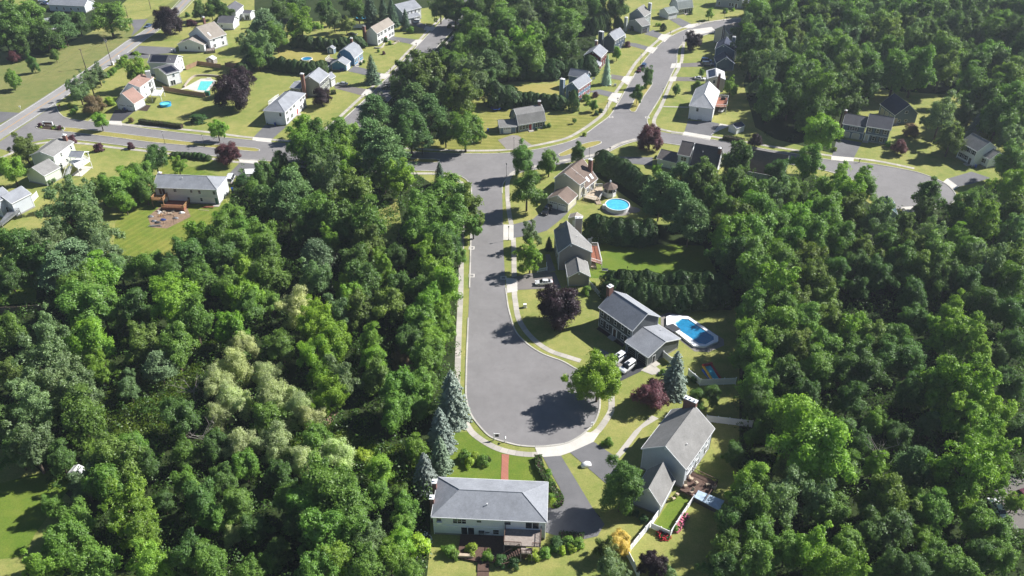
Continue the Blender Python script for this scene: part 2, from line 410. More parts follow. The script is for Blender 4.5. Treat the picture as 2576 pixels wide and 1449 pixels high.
def roof_mesh(mb, tb, b, th=.16):
    P=b.P; R1,R2=b.R1,b.R2
    if b.kind=='gam':
        def brk(e,r,f=.2): q=e+(r-e)*.4; return Vector((q.x,q.y,e.z+(r.z-e.z)*.68))
        m1=Vector((R1.x,R1.y,0)); 
        b0,b3=brk(P[0],R1),brk(P[3],R2); b1,b2=brk(P[1],R1),brk(P[2],R2)
        for q in ([P[0],P[3],b3,b0],[b0,b3,R2,R1],[P[2],P[1],b1,b2],[b2,b1,R1,R2]): mb.slab(q,th)
        rk=[(P[0],b0),(b0,R1),(R1,b1),(b1,P[1]),(P[3],b3),(b3,R2),(R2,b2),(b2,P[2])]
    elif b.kind=='g':
        mb.slab([P[0],P[3],R2,R1],th); mb.slab([P[2],P[1],R1,R2],th)
        rk=[(P[0],R1),(R1,P[1]),(P[3],R2),(R2,P[2])]
    else:
        mb.slab([P[0],P[3],R2,R1],th); mb.slab([P[2],P[1],R1,R2],th); rk=[]
        if b.kind in('h','h1'): mb.slab([P[1],P[0],R1],th); rk.append((P[0],P[1]))
        else: rk+=[(P[0],R1),(R1,P[1])]
        if b.kind in('h','h2'): mb.slab([P[3],P[2],R2],th); rk.append((P[3],P[2]))
        else: rk+=[(P[3],R2),(R2,P[2])]
    rk+=[(P[0],P[3]),(P[1],P[2])]
    if b.kind in('h','h1','h2'):
        for i,e in ((0,b.R1),(1,b.R1),(3,b.R2),(2,b.R2)):
            if b.kind=='h' or (b.kind=='h1' and i<2) or (b.kind=='h2' and i>1): mb.tube(P[i]+Vector((0,0,.03)),e+Vector((0,0,.03)),.06,n=6)
    # ridge cap
    mb.tube(R1+Vector((0,0,.02)),R2+Vector((0,0,.02)),.07,n=6)
    # fascia / gutter boards in trim colour just outside the roof edge
    for p,q in rk:
        d=XY(q-p); 
        if d.length<.3: continue
        d.normalize(); n=Vector((d.y,-d.x,0)); 
        if n.dot(XY((p+q)/2-b.cen))<0: n=-n
        o1=n*.012; o2=n*.075; lo=Vector((0,0,-.24)); hi=Vector((0,0,-.004))
        vs=[p+o1+lo,q+o1+lo,q+o2+lo,p+o2+lo,p+o1+hi,q+o1+hi,q+o2+hi,p+o2+hi]
        tb.add(vs,[(3,2,1,0),(4,5,6,7),(0,1,5,4),(1,2,6,5),(2,3,7,6),(3,0,4,7)])
def face(b,nm):
    p,q=b.N[nm[0]],b.N[nm[1]]; d=XY(q-p); L=d.length; d.normalize(); n=Vector((d.y,-d.x,0))
    if n.dot(XY((p+q)/2-b.cen))<0: n=-n
    return XY(p),d,n,L
def win(par,b,nm,fr,z,w,h,frame='trim',shut=None,grid=True,pane='glass',abs_=False):
    p,d,n,L=face(b,nm); c=p+d*(fr if abs_ else fr*L)
    mb=MB(); t=.09
    for (u0,u1,z0,z1) in ((-w/2-t,-w/2,z-t,z+h+t),(w/2,w/2+t,z-t,z+h+t),(-w/2,w/2,z+h,z+h+t),(-w/2-.05,w/2+.05,z-t-.02,z)):
        mb.obox(c+d*((u0+u1)/2)+n*.03, d, n, (u1-u0)/2, .045, z0, z1)
    if grid:
        mb.obox(c+n*.03,d,n,w/2,.022,z+h*.5-.025,z+h*.5+.025)
        if w>1.5:
            k=int(round(w/.9))
            for i in range(1,k): mb.obox(c+d*(-w/2+w*i/k)+n*.03,d,n,.035,.03,z,z+h)
    f=mb.build('window',M[frame],par)
    g=MB(); g.obox(c+n*.006,d,n,w/2,.012,z,z+h); g.build('pane',M[pane],f)
    if shut:
        for s in (-1,1):
            q=MB(); q.obox(c+d*s*(w/2+t+.2)+n*.025,d,n,.19,.025,z-.03,z+h+.03); q.build('shutter',M[shut],par)
def garage(par,b,nm,fr,w=2.6,h=2.15,mat='white',wins=True,arch=False,z=0.03):
    p,d,n,L=face(b,nm); c=p+d*fr*L
    mb=MB()
    if arch:
        k=.35; poly=[(-w/2,0),(w/2,0),(w/2,h-k),(w/2-k,h),(-w/2+k,h),(-w/2,h-k)]
        def ext(sc,off,mi):
            pts=[c+d*(u*sc)+Vector((0,0,z+v*(1.0 if sc==1 else 1.03))) for u,v in poly]
            vs=[q+n*.01 for q in pts]+[q+n*off for q in pts]; m=len(pts)
            mb.add(vs,[tuple(range(m,2*m)),tuple(range(m-1,-1,-1))]+[(i,(i+1)%m,m+(i+1)%m,m+i) for i in range(m)],mi)
        ext(1.1,.03,1); ext(1,.05,0)
    else:
        mb.obox(c+n*.02,d,n,w/2+.1,.02,z,z+h+.1,1)
        mb.obox(c+n*.035,d,n,w/2,.02,z,z+h,0)
    for i in range(1,4): mb.obox(c+n*.058,d,n,w/2*.98,.006,z+h*i/4-.012,z+h*i/4+.012,1)
    o=mb.build('garage_door',[M[mat],M['trim']],par)
    if wins:
        g=MB()
        for i in range(4): g.obox(c+d*(-w/2+w*(i+.5)/4)+n*.06,d,n,w*.085,.006,z+h*.79,z+h*.93)
        g.build('pane',M['glass'],o)
def door(par,b,nm,fr,mat='white',w=.95,h=2.1,z=.25,side=True):
    p,d,n,L=face(b,nm); c=p+d*fr*L
    mb=MB(); mb.obox(c+n*.02,d,n,w/2+.12,.02,z,z+h+.12,1); mb.obox(c+n*.04,d,n,w/2,.02,z,z+h,0)
    if side:
        for s in(-1,1): mb.obox(c+d*s*(w/2+.22)+n*.022,d,n,.13,.02,z,z+h+.1,1)
    o=mb.build('front_door',[M[mat],M['trim']],par)
    k=MB(); k.obox(c+d*.35+n*.085,d,n,.04,.025,z+.95,z+1.05); k.build('handle',M['metal'],o)
    st=MB()
    for i in range(2): st.obox(c+n*(.55+.3*i),d,n,.95,.55-.0*i,0.01,z-.02-.1*i if i==0 else .11)
    st.build('front_step',M['conc'],par)
def slider(par,b,nm,fr,z,w=1.9,h=2.05,mat='glass'):
    p,d,n,L=face(b,nm); c=p+d*fr*L
    mb=MB(); 
    for u0,u1,z0,z1 in((-w/2-.1,-w/2,z,z+h+.1),(w/2,w/2+.1,z,z+h+.1),(-w/2,w/2,z+h,z+h+.1),(-.05,.05,z,z+h)):
        mb.obox(c+d*((u0+u1)/2)+n*.03,d,n,(u1-u0)/2,.045,z0,z1)
    o=mb.build('sliding_door',M['trim'],par)
    g=MB(); g.obox(c+n*.006,d,n,w/2,.012,z,z+h); g.build('pane',M[mat],o)
def chimney(par,P,zt,w=1.1,dp=.8,mat='chimbrick',ax=None,zb=0,cap='white',pots=2):
    ax=ax or Vector((1,0,0)); ay=Vector((-ax.y,ax.x,0)); c=XY(P)
    m=M[mat] if mat in M else WALL[mat]
    mb=MB(); mb.obox(c,ax,ay,w/2,dp/2,zb,zt); o=mb.build('chimney',m,par)
    k=MB(); k.obox(c,ax,ay,w/2+.07,dp/2+.07,zt,zt+.14)
    for i in range(pots): k.obox(c+ax*(w*(i+.5)/pots-w/2),ax,ay,.16,.16,zt+.14,zt+.45)
    k.build('chimney_cap',M[cap],o)
    if zb==0 and mat not in('chimbrick','white'):
        t=MB()
        for i in(-1,1):
            for j in(-1,1): t.obox(c+ax*(i*(w/2+.005))+ay*(j*(dp/2+.005)),ax,ay,.06,.06,0.02,zt-.01)
        t.build('trim',M['trim'],o)
def frame_of(b):
    d=XY(b.E[1]-b.E[0]).normalized(); return d,Vector((-d.y,d.x,0))
def roofpoint(b,sl,u,v):
    """point on a roof slope: sl 'L' = P0-P3 side, 'R' = P1-P2 side; u along ridge, v from eave (0) to ridge (1)"""
    e0,e1=(b.P[0],b.P[3]) if sl=='L' else (b.P[1],b.P[2])
    e=e0.lerp(e1,u); r=b.R1.lerp(b.R2,u); return e.lerp(r,v)
def roofpatch(par,name,b,sl,u0,u1,v0,v1,mat,up=.08,th=.06):
    q=[roofpoint(b,sl,u,v) for u,v in((u0,v0),(u1,v0),(u1,v1),(u0,v1))]
    nn=(q[1]-q[0]).cross(q[3]-q[0]).normalized()
    if nn.z<0: nn=-nn
    mb=MB(); a=[p+nn*up for p in q]; c=[p+nn*(up-th) for p in q]
    mb.add(a+c,[(0,1,2,3),(7,6,5,4),(0,4,5,1),(1,5,6,2),(2,6,7,3),(3,7,4,0)])
    return mb.build(name,mat,par)
def vent(par,b,sl,u,v):
    p=roofpoint(b,sl,u,v); mb=MB(); mb.tube(p+Vector((0,0,-.1)),p+Vector((0,0,.4)),.07,n=8); mb.tube(p+Vector((0,0,.4)),p+Vector((0,0,.46)),.11,n=8)
    mb.build('vent_pipe',M['white'],par)
HOUSES=[]
def house(name,short,label,wm,rm,blocks,trim='trim',found=True,corner=True):
    c=sum((b.cen for b in blocks),Vector((0,0,0)))/len(blocks)
    t=root(name,(c.x,c.y,0),label,'shed' if 'shed' in name else ('garage' if name=='garage_building' else 'house'))
    mb=MB(); fb=MB(); rb=MB(); tb=MB()
    for i,b in enumerate(blocks):
        wall_mesh(mb,fb if found else None,b); roof_mesh(rb,tb,b)
        if corner:
            for q,p in zip(b.Q,b.P):
                tb.obox(XY(q),Vector((1,0,0)),Vector((0,1,0)),.075,.075,.05,p.z-.2)
        if b.kind=='g' and 'shed' not in name:
            p,d,n,L=face(b,'AB'); 
            z=b.R1.z-1.0
            if b.P[0]==b.E[0]:
                q=XY(b.R1)-n*oh_(b); tb.obox(q+n*.02,d,n,.24,.03,z-.28,z+.22)
    t['_w']=0
    mb.build('wall',wm,t); rf=rb.build('roof',rm,t); tb.build('trim',M[trim],t)
    if found: fb.build('foundation',M['found'],t)
    if short: HOUSES.append((short,c))
    t['_roof']=rf.name
    return t
def oh_(b): return .3
def wins(t,b,nm,lo,hi,w=.95,h=1.35,zl=1.0,zh=3.75,**k):
    for n,z in((lo,zl),(hi,zh)):
        if isinstance(n,int): n=[(i+.5)/n for i in range(n)] if n else []
        for f in n: win(t,b,nm,f,z,w,h,**k)
# railing / deck
def deck(par,name,poly,z,mat='wood_grey',rail='white',railsegs=None,posts=True,th=.2,rh=.95,fill=False,skirt=False):
    mb=MB(); mb.prism([(q.x,q.y) for q in poly],z-th,z); o=mb.build(name,M[mat],par)
    n=len(poly); segs=range(n) if railsegs is None else railsegs
    if segs:
        rb=MB()
        for i in segs:
            p,q=XY(poly[i]),XY(poly[(i+1)%n]); d=(q-p); L=d.length; d.normalize(); nn=Vector((-d.y,d.x,0)); c=(p+q)/2
            rb.obox(c,d,nn,L/2,.06,z+rh-.06,z+rh); rb.obox(c,d,nn,L/2,.03,z+.1,z+.16)
            k=max(2,int(L/(.16 if fill else .3)))
            for j in range(k+1):
                big = j in(0,k)
                e=p+d*(L*j/k); rb.obox(e,d,nn,.055 if big else (.05 if fill else .025),.055 if big else .02,z,z+rh+(.08 if big else -.06))
        rb.build('railing',M[rail],o)
    if posts and z>.6:
        for q in poly:
            pb=MB(); pb.obox(XY(q),Vector((1,0,0)),Vector((0,1,0)),.08,.08,0,z-th); pb.build('post',M[mat if rail!='white' else 'white'],o)
    return o
def stairs(par,p0,p1,z0,w=1.2,mat='wood_grey',rail=None):
    p0=XY(p0);p1=XY(p1); d=(p1-p0); L=d.length; d.normalize(); n=Vector((-d.y,d.x,0)); k=max(2,int(z0/.18)); mb=MB()
    for i in range(k):
        c=p0+d*(L*(i+.5)/k); z=z0*(1-(i+1)/(k+1)); mb.obox(c,d,n,L/k/2+.02,w/2,max(0,z-.25),z)
    o=mb.build('stair',M[mat],par)
    if rail:
        for s in(-1,1):
            rb=MB()
            a=p0+n*s*w/2; b=p1+n*s*w/2; za=z0+.9; zb=.9
            rb.tube((a.x,a.y,za),(b.x,b.y,zb),.05,n=6)
            for f in (0,.33,.66,1): q=a.lerp(b,f); rb.tube((q.x,q.y,z0*(1-f)),(q.x,q.y,za+(zb-za)*f),.04,n=6)
            rb.build('railing',M[rail],o)
    return o

w_white=wallm('white_siding',(.70,.71,.72)); w_cream=wallm('cream_siding',(.55,.52,.42)); w_tan=wallm('taupe_siding',(.30,.275,.25))
w_slate=wallm('slate_siding',(.085,.095,.10)); w_grey=wallm('light_grey_siding',(.50,.53,.56)); w_blue=wallm('bright_blue_siding',(.075,.22,.38))
w_gg=wallm('grey_green_siding',(.27,.28,.25)); w_navy=wallm('navy_siding',(.075,.10,.14)); w_red=wallm('dark_red_siding',(.12,.03,.035))
w_bg=wallm('blue_grey_siding',(.15,.22,.30)); w_mg=wallm('mid_grey_siding',(.30,.33,.35)); w_dblue=wallm('dusky_blue_siding',(.10,.145,.20)); w_mint=wallm('pale_green_siding',(.56,.60,.50))
r_grey=roofm('grey_shingles',(0.286,0.299,0.325)); r_tan=roofm('tan_shingles',(.31,.275,.235)); r_brown=roofm('brown_shingles',(.19,.145,.12)); r_dk=roofm('charcoal_shingles',(0.130,0.130,0.143))
r_salmon=roofm('salmon_shingles',(.31,.20,.165)); r_blk=roofm('dark_brown_shingles',(.135,.12,.115)); r_navy=roofm('navy_shingles',(.06,.07,.105)); r_pale=roofm('pale_grey_shingles',(0.600,0.600,0.600)); r_mid=roofm('brownish_grey_shingles',(.25,.245,.235))

# 1 -- ranch in the foreground
b1=block('r',(85,905),(2325,1010),(2340,230),5.0,'h','AB',rp=((635,378),1))
t=house('ranch_house','the long white ranch','long white ranch house with grey hip roof and wooden decks, in the foreground','x' and w_white,r_grey,[b1])
for f,z,w,h,k in ((.05,3.3,.85,1.3,{}),(.235,3.25,2.3,1.25,{}),(.41,3.75,.8,.95,{}),(.665,3.5,1.1,1.1,{}),(.56,.75,1.0,1.2,{})): win(t,b1,'AB',f,z,w,h,**k)
slider(t,b1,'AB',.305,.1,2.3,2.15); slider(t,b1,'AB',.885,2.75,2.3,2.1)
p_,d_,n_,L_=face(b1,'AB')
mb=MB(); mb.obox(p_+d_*L_/2+n_*.05,d_,n_,L_/2+.02,.05,2.5,2.62); mb.build('band_board',M['trim'],t)
mb=MB(); mb.obox(p_+d_*(L_*.055)+n_*.22,d_,n_,.42,.25,3.2,3.62); mb.build('air_conditioner',M['white'],t)
ee=b1.E; left=XY(ee[3]-ee[0])
for f,zt in((.72,6.6),(.36,6.2)): chimney(t,XY(ee[0])+left*f-d_*.25,zt,.75,.9,'chimbrick',d_,pots=1)
vent(t,b1,'R',.47,.5)
for u in(0.0,1.0):
    q=p_+d_*(L_*u)+n_*.12; mb=MB(); mb.tube((q.x,q.y,.2),(q.x,q.y,4.8),.06,n=6); mb.build('downpipe',M['trim'],t)
dz=2.55
def gx(p,z=0): return G('x',p,z)
up=[gx((785,120),dz),gx((770,330),dz),gx((1285,345),dz),gx((1290,100),dz)]
ax_=d_; ay_=n_
def dl(u,v): return p_+d_*u+n_*v
U0=L_*.645; U1=L_*.965
dk=deck(t,'upper_deck',[dl(U0,.05),dl(U0,3.6),dl(U1,3.6),dl(U1,.05)],dz,'wood_grey','wood_brown',[0,2],th=.25)
deck(dk,'landing',[dl(U0+3.0,3.7),dl(U0+3.0,4.9),dl(U0+4.9,4.9),dl(U0+4.9,3.7)],dz-.35,'wood_grey','wood_brown',[1,2],th=.2)
for a0,a1 in((U0,U0+3.0),(U0+4.9,U1)):
    rb=MB(); c=dl((a0+a1)/2,3.6); rb.obox(c,d_,n_,(a1-a0)/2,.06,dz+.9,dz+.97)
    k=int((a1-a0)/.22)
    for j in range(k+1): rb.obox(dl(a0+(a1-a0)*j/k,3.6),d_,n_,.04,.03,dz,dz+.9)
    rb.build('railing',M['wood_brown'],dk)
stairs(dk,dl(U0+2.9,4.3),dl(U0-1.4,5.9),dz-.35,1.3,'wood_brown','wood_brown')
V0=L_*.30
lo=deck(t,'lower_deck',[dl(V0-1.2,.08),dl(V0-1.2,5.0),dl(V0+1.9,5.6),dl(V0+5.2,5.6),dl(V0+6.8,6.6),dl(U0+1,6.2),dl(U0+1,.08)],.42,'wood_brown','wood_brown',[3,4],th=.3)
mb=MB(); mb.obox(dl(V0+.2,4.75),d_,n_,1.35,.28,.43,.85); mb.build('bench',M['wood_tan'],lo)
stairs(lo,dl(V0+3.4,5.62),dl(V0+3.6,9.2),.42,2.0,'wood_brown')
mb=MB(); q=dl(V0+3.8,11.2); mb.disc((q.x,q.y),2.3,1.9,.02,.16,8,rot=.4); mb.build('octagon_landing',M['wood_grey'],lo)
H1F=(p_,d_,n_,L_)

# 2 -- slate grey colonial by the octagonal pool
b2=block('u',(160,525),(820,985),(1380,720),5.6,'g','AB',rp=((1140,650),2))
b2g=block('22',(1135,540),(1370,700),(1725,525),3.0,'g','AB',rp=((1560,540),2))
t=house('colonial_house','the slate grey colonial','slate grey two-storey colonial with black garage doors and grey roof beside the octagonal pool',w_slate,r_grey,[b2,b2g])
wins(t,b2,'AB',[.09,.27,.74,.92],[.09,.28,.5,.72,.92],.85,1.4,zh=3.7,shut='black'); door(t,b2,'AB',.5,'wood_brown')
for f in(.27,.75): garage(t,b2g,'AB',f,2.5,2.25,'black',False,True)
door(t,b2g,'BC',.2,'black',.8,2.0,.12,False); vent(t,b2g,'L',.4,.4)
d,n=frame_of(b2); chimney(t,b2.R1-d*.2-n*.9,10.0,1.0,1.3,'chimbrick',d,zb=0)
mb=MB(); p_,d_,n_,L_=face(b2,'AB'); mb.obox(p_+d_*L_/2+n_*.05,d_,n_,L_/2+.02,.04,2.75,2.9); mb.build('band_board',M['trim'],t)
B2=b2; B2G=b2g
# 3 -- light grey colonial, lower right
b3=block('v',(410,1000),(1280,1410),(1850,620),5.6,'g','BC',rp=((885,950),1))
b3g=block('32',(1215,632),(1502,752),(1684,503),3.0,'g','BC',rp=((1335,540),1))
t=house('colonial_house','the pale grey colonial','pale grey two-storey colonial with tan roof and wide brick chimney, lower right',w_grey,r_mid,[b3,b3g])
wins(t,b3,'BC',[.3,.5,.85],[.15,.38,.6,.85],shut='darkgrey'); slider(t,b3,'BC',.2,.25); vent(t,b3,'R',.33,.45)
wins(t,b3,'DA',3,4); garage(t,b3g,'DA',.3,2.5); garage(t,b3g,'DA',.72,2.5)
d,n=frame_of(b3); chimney(t,b3.R2+n*.1-d*1.1,10.1,2.6,.9,'chimbrick',d,pots=3)
B3=b3;B3G=b3g
p_,d_,n_,L_=face(b3,'BC'); 
def d3(u,v): return p_+d_*u+n_*v
deck(t,'back_deck',[d3(-1.2,.08),d3(-1.2,5.2),d3(4.4,5.2),d3(4.4,.08)],.8,'wood_brown','wood_brown',[1,2],th=.3)
# 4 -- taupe colonial
b4=block('n',(245,540),(712,530),(697,425),5.6,'g','BC',D4=(190,225),ridge=((430,405),(362,97),8.6))
b4g=block('12',(560,1340),(790,1335),(768,1183),3.0,'g','BC',rp=((655,1280),1))
t=house('colonial_house','the taupe colonial','taupe two-storey colonial with brownish roof, beside the dark purple tree',w_tan,r_mid,[b4,b4g])
d,n=frame_of(b4); q=G('n',(530,55),8.7); chimney(t,G('n',(528,60),8.8),8.8,1.9,.95,'taupe_siding',d)
wins(t,b4,'DA',[.2,.5,.8],[.15,.38,.62,.85],shut='darkgrey'); wins(t,b4,'BC',1,1); vent(t,b4,'R',.5,.65)
garage(t,b4g,'DA',.3,2.4);garage(t,b4g,'DA',.74,2.4)
deck(t,'back_deck',[G('n',(700,650),1.3),G('n',(845,695),1.3),G('n',(785,440),1.3),G('n',(705,440),1.3)],1.3,'wood_red','white',[0,1,2],th=.2)
q=[G('n',(695,750)),G('n',(770,752)),G('n',(750,705)),G('n',(695,700))]; mb=MB(); mb.prism([(a.x,a.y) for a in q],.02,.45); mb.build('cellar_hatch',M['wood_tan'],t)
# 5 -- cream house with brown roof, skylights
zR=8.4
b5a=block('m',(170,600),(800,760),(968,640),5.4,'g','BC',D4=(345,458),ridge=((425,470),(590,345),zR))
b5b=block('m',(345,458),(935,850),(1237,607),5.4,'g','BC',D4=(625,237),ridge=((590,345),(880,122),zR),zs=[5.4,3.1,3.1,5.4])
b5g=block('m',(5,1085),(525,1225),(785,1015),3.0,'g','BC',rp=((265,1010),1))
t=house('saltbox_house','the cream house with skylights','cream house with brown roof, two skylights and a gazebo deck, above the round pool',w_cream,r_brown,[b5a,b5b,b5g])
win(t,b5a,'BC',.5,3.6,1.6,1.3); win(t,b5a,'BC',.45,1.0,.6,1.0); slider(t,b5b,'BC',.62,.6); win(t,b5b,'BC',.25,1.1,1.2,1.2)
for u0 in(.36,.66): roofpatch(t,'skylight',b5b,'R',u0,u0+.13,.12,.34,M['lens'],.14,.12)
garage(t,b5g,'AB',.27,2.5);garage(t,b5g,'AB',.72,2.5); vent(t,b5a,'R',.8,.55)
d,n=frame_of(b5b); chimney(t,G('m',(1065,150),9.2),9.2,1.2,.9,'chimbrick',frame_of(b5a)[0],pots=1)
dk=deck(t,'back_deck',[G('m',(890,1060),.9),G('m',(1170,1130),.9),G('m',(1275,1110),.9),G('m',(1370,960),.9),G('m',(1340,800),.9),G('m',(1190,800),.9)],.9,'wood_tan','white',[0,2,4],th=.3)
stairs(dk,G('m',(1215,1130),.4),G('m',(1270,1235),0),.8,1.6,'wood_tan')
B5=b5a
# 6 -- far left: white house with salmon roof
b6=block('a',(133,555),(405,465),(600,325),5.4,'g','BC',zs=[3.9,5.4,5.4,3.9],D4=(325,395),ridge=((245,405),(430,270),7.3))
b6g=block('a',(75,660),(325,690),(440,600),3.1,'g','BC',rp=((160,545),1))
t=house('saltbox_house','the salmon roofed house','white house with salmon pink roof, small raised white deck and blue round pool',w_white,r_salmon,[b6,b6g])
win(t,b6,'AB',.85,3.4,.8,1.3); wins(t,b6,'BC',[.3],[.3,.85],.7,.9); slider(t,b6,'BC',.72,.15); slider(t,b6,'BC',.7,2.75,1.6)
garage(t,b6g,'AB',.27,2.4);garage(t,b6g,'AB',.72,2.4); vent(t,b6,'R',.4,.6)
chimney(t,G('a',(510,245),8.4),8.4,1.8,1.0,'white',frame_of(b6)[0])
deck(t,'raised_deck',[G('a',(562,575),2.6),G('a',(690,580),2.6),G('a',(728,500),2.6),G('a',(610,495),2.6)],2.6,'white','white',[0,1,2])
# 7 -- white house with solar panels
b7=block('a',(507,125),(880,135),(1015,40),5.4,'g','AB',rp=((925,22),2))
b7e=block('a',(580,205),(765,290),(885,203),5.2,'g','BC',rise=1.2)
t=house('colonial_house','the solar panel house','white two-storey house with dark solar panels on both roof slopes, by the turquoise pool',w_white,r_dk,[b7,b7e])
roofpatch(t,'solar_panel',b7,'R',.09,.66,.12,.9,M['solar']); roofpatch(t,'solar_panel',b7e,'R',.12,.85,.15,.9,M['solar'])
wins(t,b7,'BC',2,3,.7,1.1); slider(t,b7e,'BC',.35,.1); win(t,b7e,'BC',.5,3.4,.9,1.2); vent(t,b7,'R',.8,.4)
# 8 -- white hip roofed bi-level
b8=block('b',(38,690),(338,715),(648,455),5.2,'h','BC',rp=((250,562),1))
t=house('bilevel_house','the white hip roofed house','white two-storey house with grey hip roof and two garage doors by the boulevard, left',w_white,r_grey,[b8])
win(t,b8,'AB',.78,3.4,.8,1.2); garage(t,b8,'AB',.26,2.5,2.1,'trim',False);garage(t,b8,'AB',.7,2.5,2.1,'trim',False)
wins(t,b8,'BC',[.1,.3,.75,.9],[.1,.28,.45,.78,.92],.85,1.3,shut='darkgrey'); door(t,b8,'BC',.55,'red')
deck(t,'rear_deck',[G('b',(115,600),2.6),G('b',(215,520),2.6),G('b',(260,500),2.6),G('b',(160,580),2.6)],2.6,'white','white',[0,1,2,3])
# 9 -- grey green colonial with tall chimney
b9=block('b',(545,297),(812,318),(968,198),5.6,'g','BC',rp=((652,218),1))
b9g=block('b',(862,245),(965,262),(1028,221),3.4,'g','BC',rise=1.6)
b9s=block('b',(405,375),(545,392),(560,280),2.9,'g','AB',rise=1.0)
t=house('colonial_house','the grey green colonial','grey green colonial with grey roof, tall brick chimney and a silver sedan in its drive',w_gg,r_grey,[b9,b9g,b9s])
wins(t,b9,'BC',[.15,.4,.62,.88],[.12,.3,.5,.7,.9],.8,1.3,shut='darkgrey'); win(t,b9,'AB',.62,.9,.7,1.5); win(t,b9s,'AB',.55,.7,1.6,1.2)
garage(t,b9g,'BC',.5,2.3); chimney(t,G('b',(572,190),9.6),9.6,1.3,.9,'chimbrick',frame_of(b9)[0])
# 10 -- blue gambrel house
b10=block('i',(225,505),(470,527),(608,430),3.3,'gam','BC',rp=((338,392),1))
b10g=block('i',(145,602),(358,618),(445,562),2.7,'g','BC',rp=((250,550),1))
t=house('gambrel_house','the bright blue gambrel house','bright blue gambrel house with grey roof and attached blue garage',w_blue,r_grey,[b10,b10g])
win(t,b10,'AB',.15,3.6,.8,1.2); wins(t,b10,'BC',[.12,.28,.75,.9],0,.8,1.3,zl=1.2); door(t,b10,'BC',.5,'wood_brown'); garage(t,b10g,'BC',.5,3.0)
chimney(t,G('i',(425,250),8.8),8.8,1.0,.8,'chimbrick',frame_of(b10)[0],zb=3)
deck(t,'side_deck',[G('i',(75,555),.6),G('i',(180,590),.6),G('i',(225,540),.6),G('i',(130,505),.6)],.6,'wood_grey','white',[0,3],th=.3)
# 11 -- white colonial with tan roof
b11=block('i',(620,165),(778,187),(942,42),5.6,'g','BC',rp=((678,97),1))
t=house('colonial_house','the white colonial with tan roof','white two-storey colonial with tan roof and curved stone wall at its door',w_white,r_tan,[b11])
wins(t,b11,'BC',[.1,.27,.73,.9],[.1,.27,.5,.73,.9],.85,1.3,shut='darkgrey'); door(t,b11,'BC',.5,'red')
chimney(t,G('i',(597,85),8.6),8.6,1.3,1.0,'chimbrick',frame_of(b11)[0],cap='found')
# 12,13 upper left pair
b12=block('h',(293,465),(580,543),(718,438),5.0,'g','BC',rp=((387,367),1))
b12g=block('h',(143,605),(508,618),(584,548),3.3,'g','BC',rp=((300,537),1))
t=house('saltbox_house','the white house by the highway','white house with tan roof and long low wing, beside the big purple maple',w_white,r_tan,[b12,b12g])
win(t,b12,'AB',.4,4.2,.7,1.1); win(t,b12g,'AB',.28,1.2,.75,1.2); win(t,b12g,'AB',.8,1.3,.75,1.2); wins(t,b12,'BC',2,2); slider(t,b12g,'BC',.4,.3)
chimney(t,G('h',(500,235),9.3),9.3,1.0,.9,'chimbrick',frame_of(b12)[0],zb=4); roofpatch(t,'skylight',b12,'R',.2,.27,.2,.45,M['white'],.14,.1)
deck(t,'side_deck',[G('h',(535,700),1.1),G('h',(660,690),1.1),G('h',(640,620),1.1),G('h',(560,640),1.1)],1.1,'wood_grey','wood_brown',[0,1],th=.9)
b13=block('h',(730,167),(942,170),(1085,74),5.2,'g','BC',rp=((815,105),1))
b13g=block('h',(690,312),(905,318),(990,250),3.2,'g','AB',rp=((938,216),2))
b13p=block('h',(1030,180),(1140,185),(1170,140),3.4,'g','AB',rise=.8)
t=house('gambrel_house','the white gambrel house','white house with grey roof, low garage wing and screened porch, top left',w_white,r_dk,[b13,b13g,b13p])
win(t,b13,'AB',.2,3.4,1.4,1.2,shut='darkgrey'); win(t,b13g,'AB',.22,1.2,.8,1.0); wins(t,b13,'BC',1,3,.7,1.1); slider(t,b13p,'AB',.5,.3)
# 14 cape gambrel
b14=block('c',(430,800),(808,736),8.4,2.9,'gam','AB',rise=4.6)
b14g=block('c',(172,832),(412,818),6.5,2.6,'g','AB',rise=1.6)
t=house('gambrel_house','the blue gambrel cape','dusky blue gambrel cape with weathered grey roof and red front door, on striped lawn',w_bg,r_mid,[b14,b14g])
wins(t,b14,'AB',[.08,.2,.32,.68,.86],0,.85,1.4,zl=.9,shut='darkgrey'); door(t,b14,'AB',.45,'red'); garage(t,b14g,'AB',.45,2.6)
win(t,b14,'DA',.5,4.4,.8,1.2); q=b14.R2.copy(); chimney(t,q-frame_of(b14)[0]*.8,8.7,1.0,.8,'chimbrick',zb=5)
# 15 blue grey colonial with blue chimney
b15=block('c',(1073,268),(1255,308),(1372,172),5.4,'g','BC',rp=((1150,207),1))
b15b=block('c',(1112,118),(1358,160),(1412,100),5.2,'g','AB',rp=((1388,60),2))
t=house('colonial_house','the blue grey colonial','blue grey colonial with grey roof and square blue chimney, left of the upper street',w_bg,r_grey,[b15,b15b])
win(t,b15,'AB',.28,2.2,.9,1.5); wins(t,b15,'BC',[.1,.3,.7,.9],[.1,.3,.5,.7,.9],.8,1.2,shut='red'); door(t,b15,'BC',.5,'red')
chimney(t,G('c',(1035,170),7.6),7.6,1.6,1.2,'blue_grey_siding',frame_of(b15)[0]); roofpatch(t,'skylight',b15,'L',.35,.8,.35,.7,M['solar'],.12,.08)
garage(t,b15b,'BC',.5,2.2)
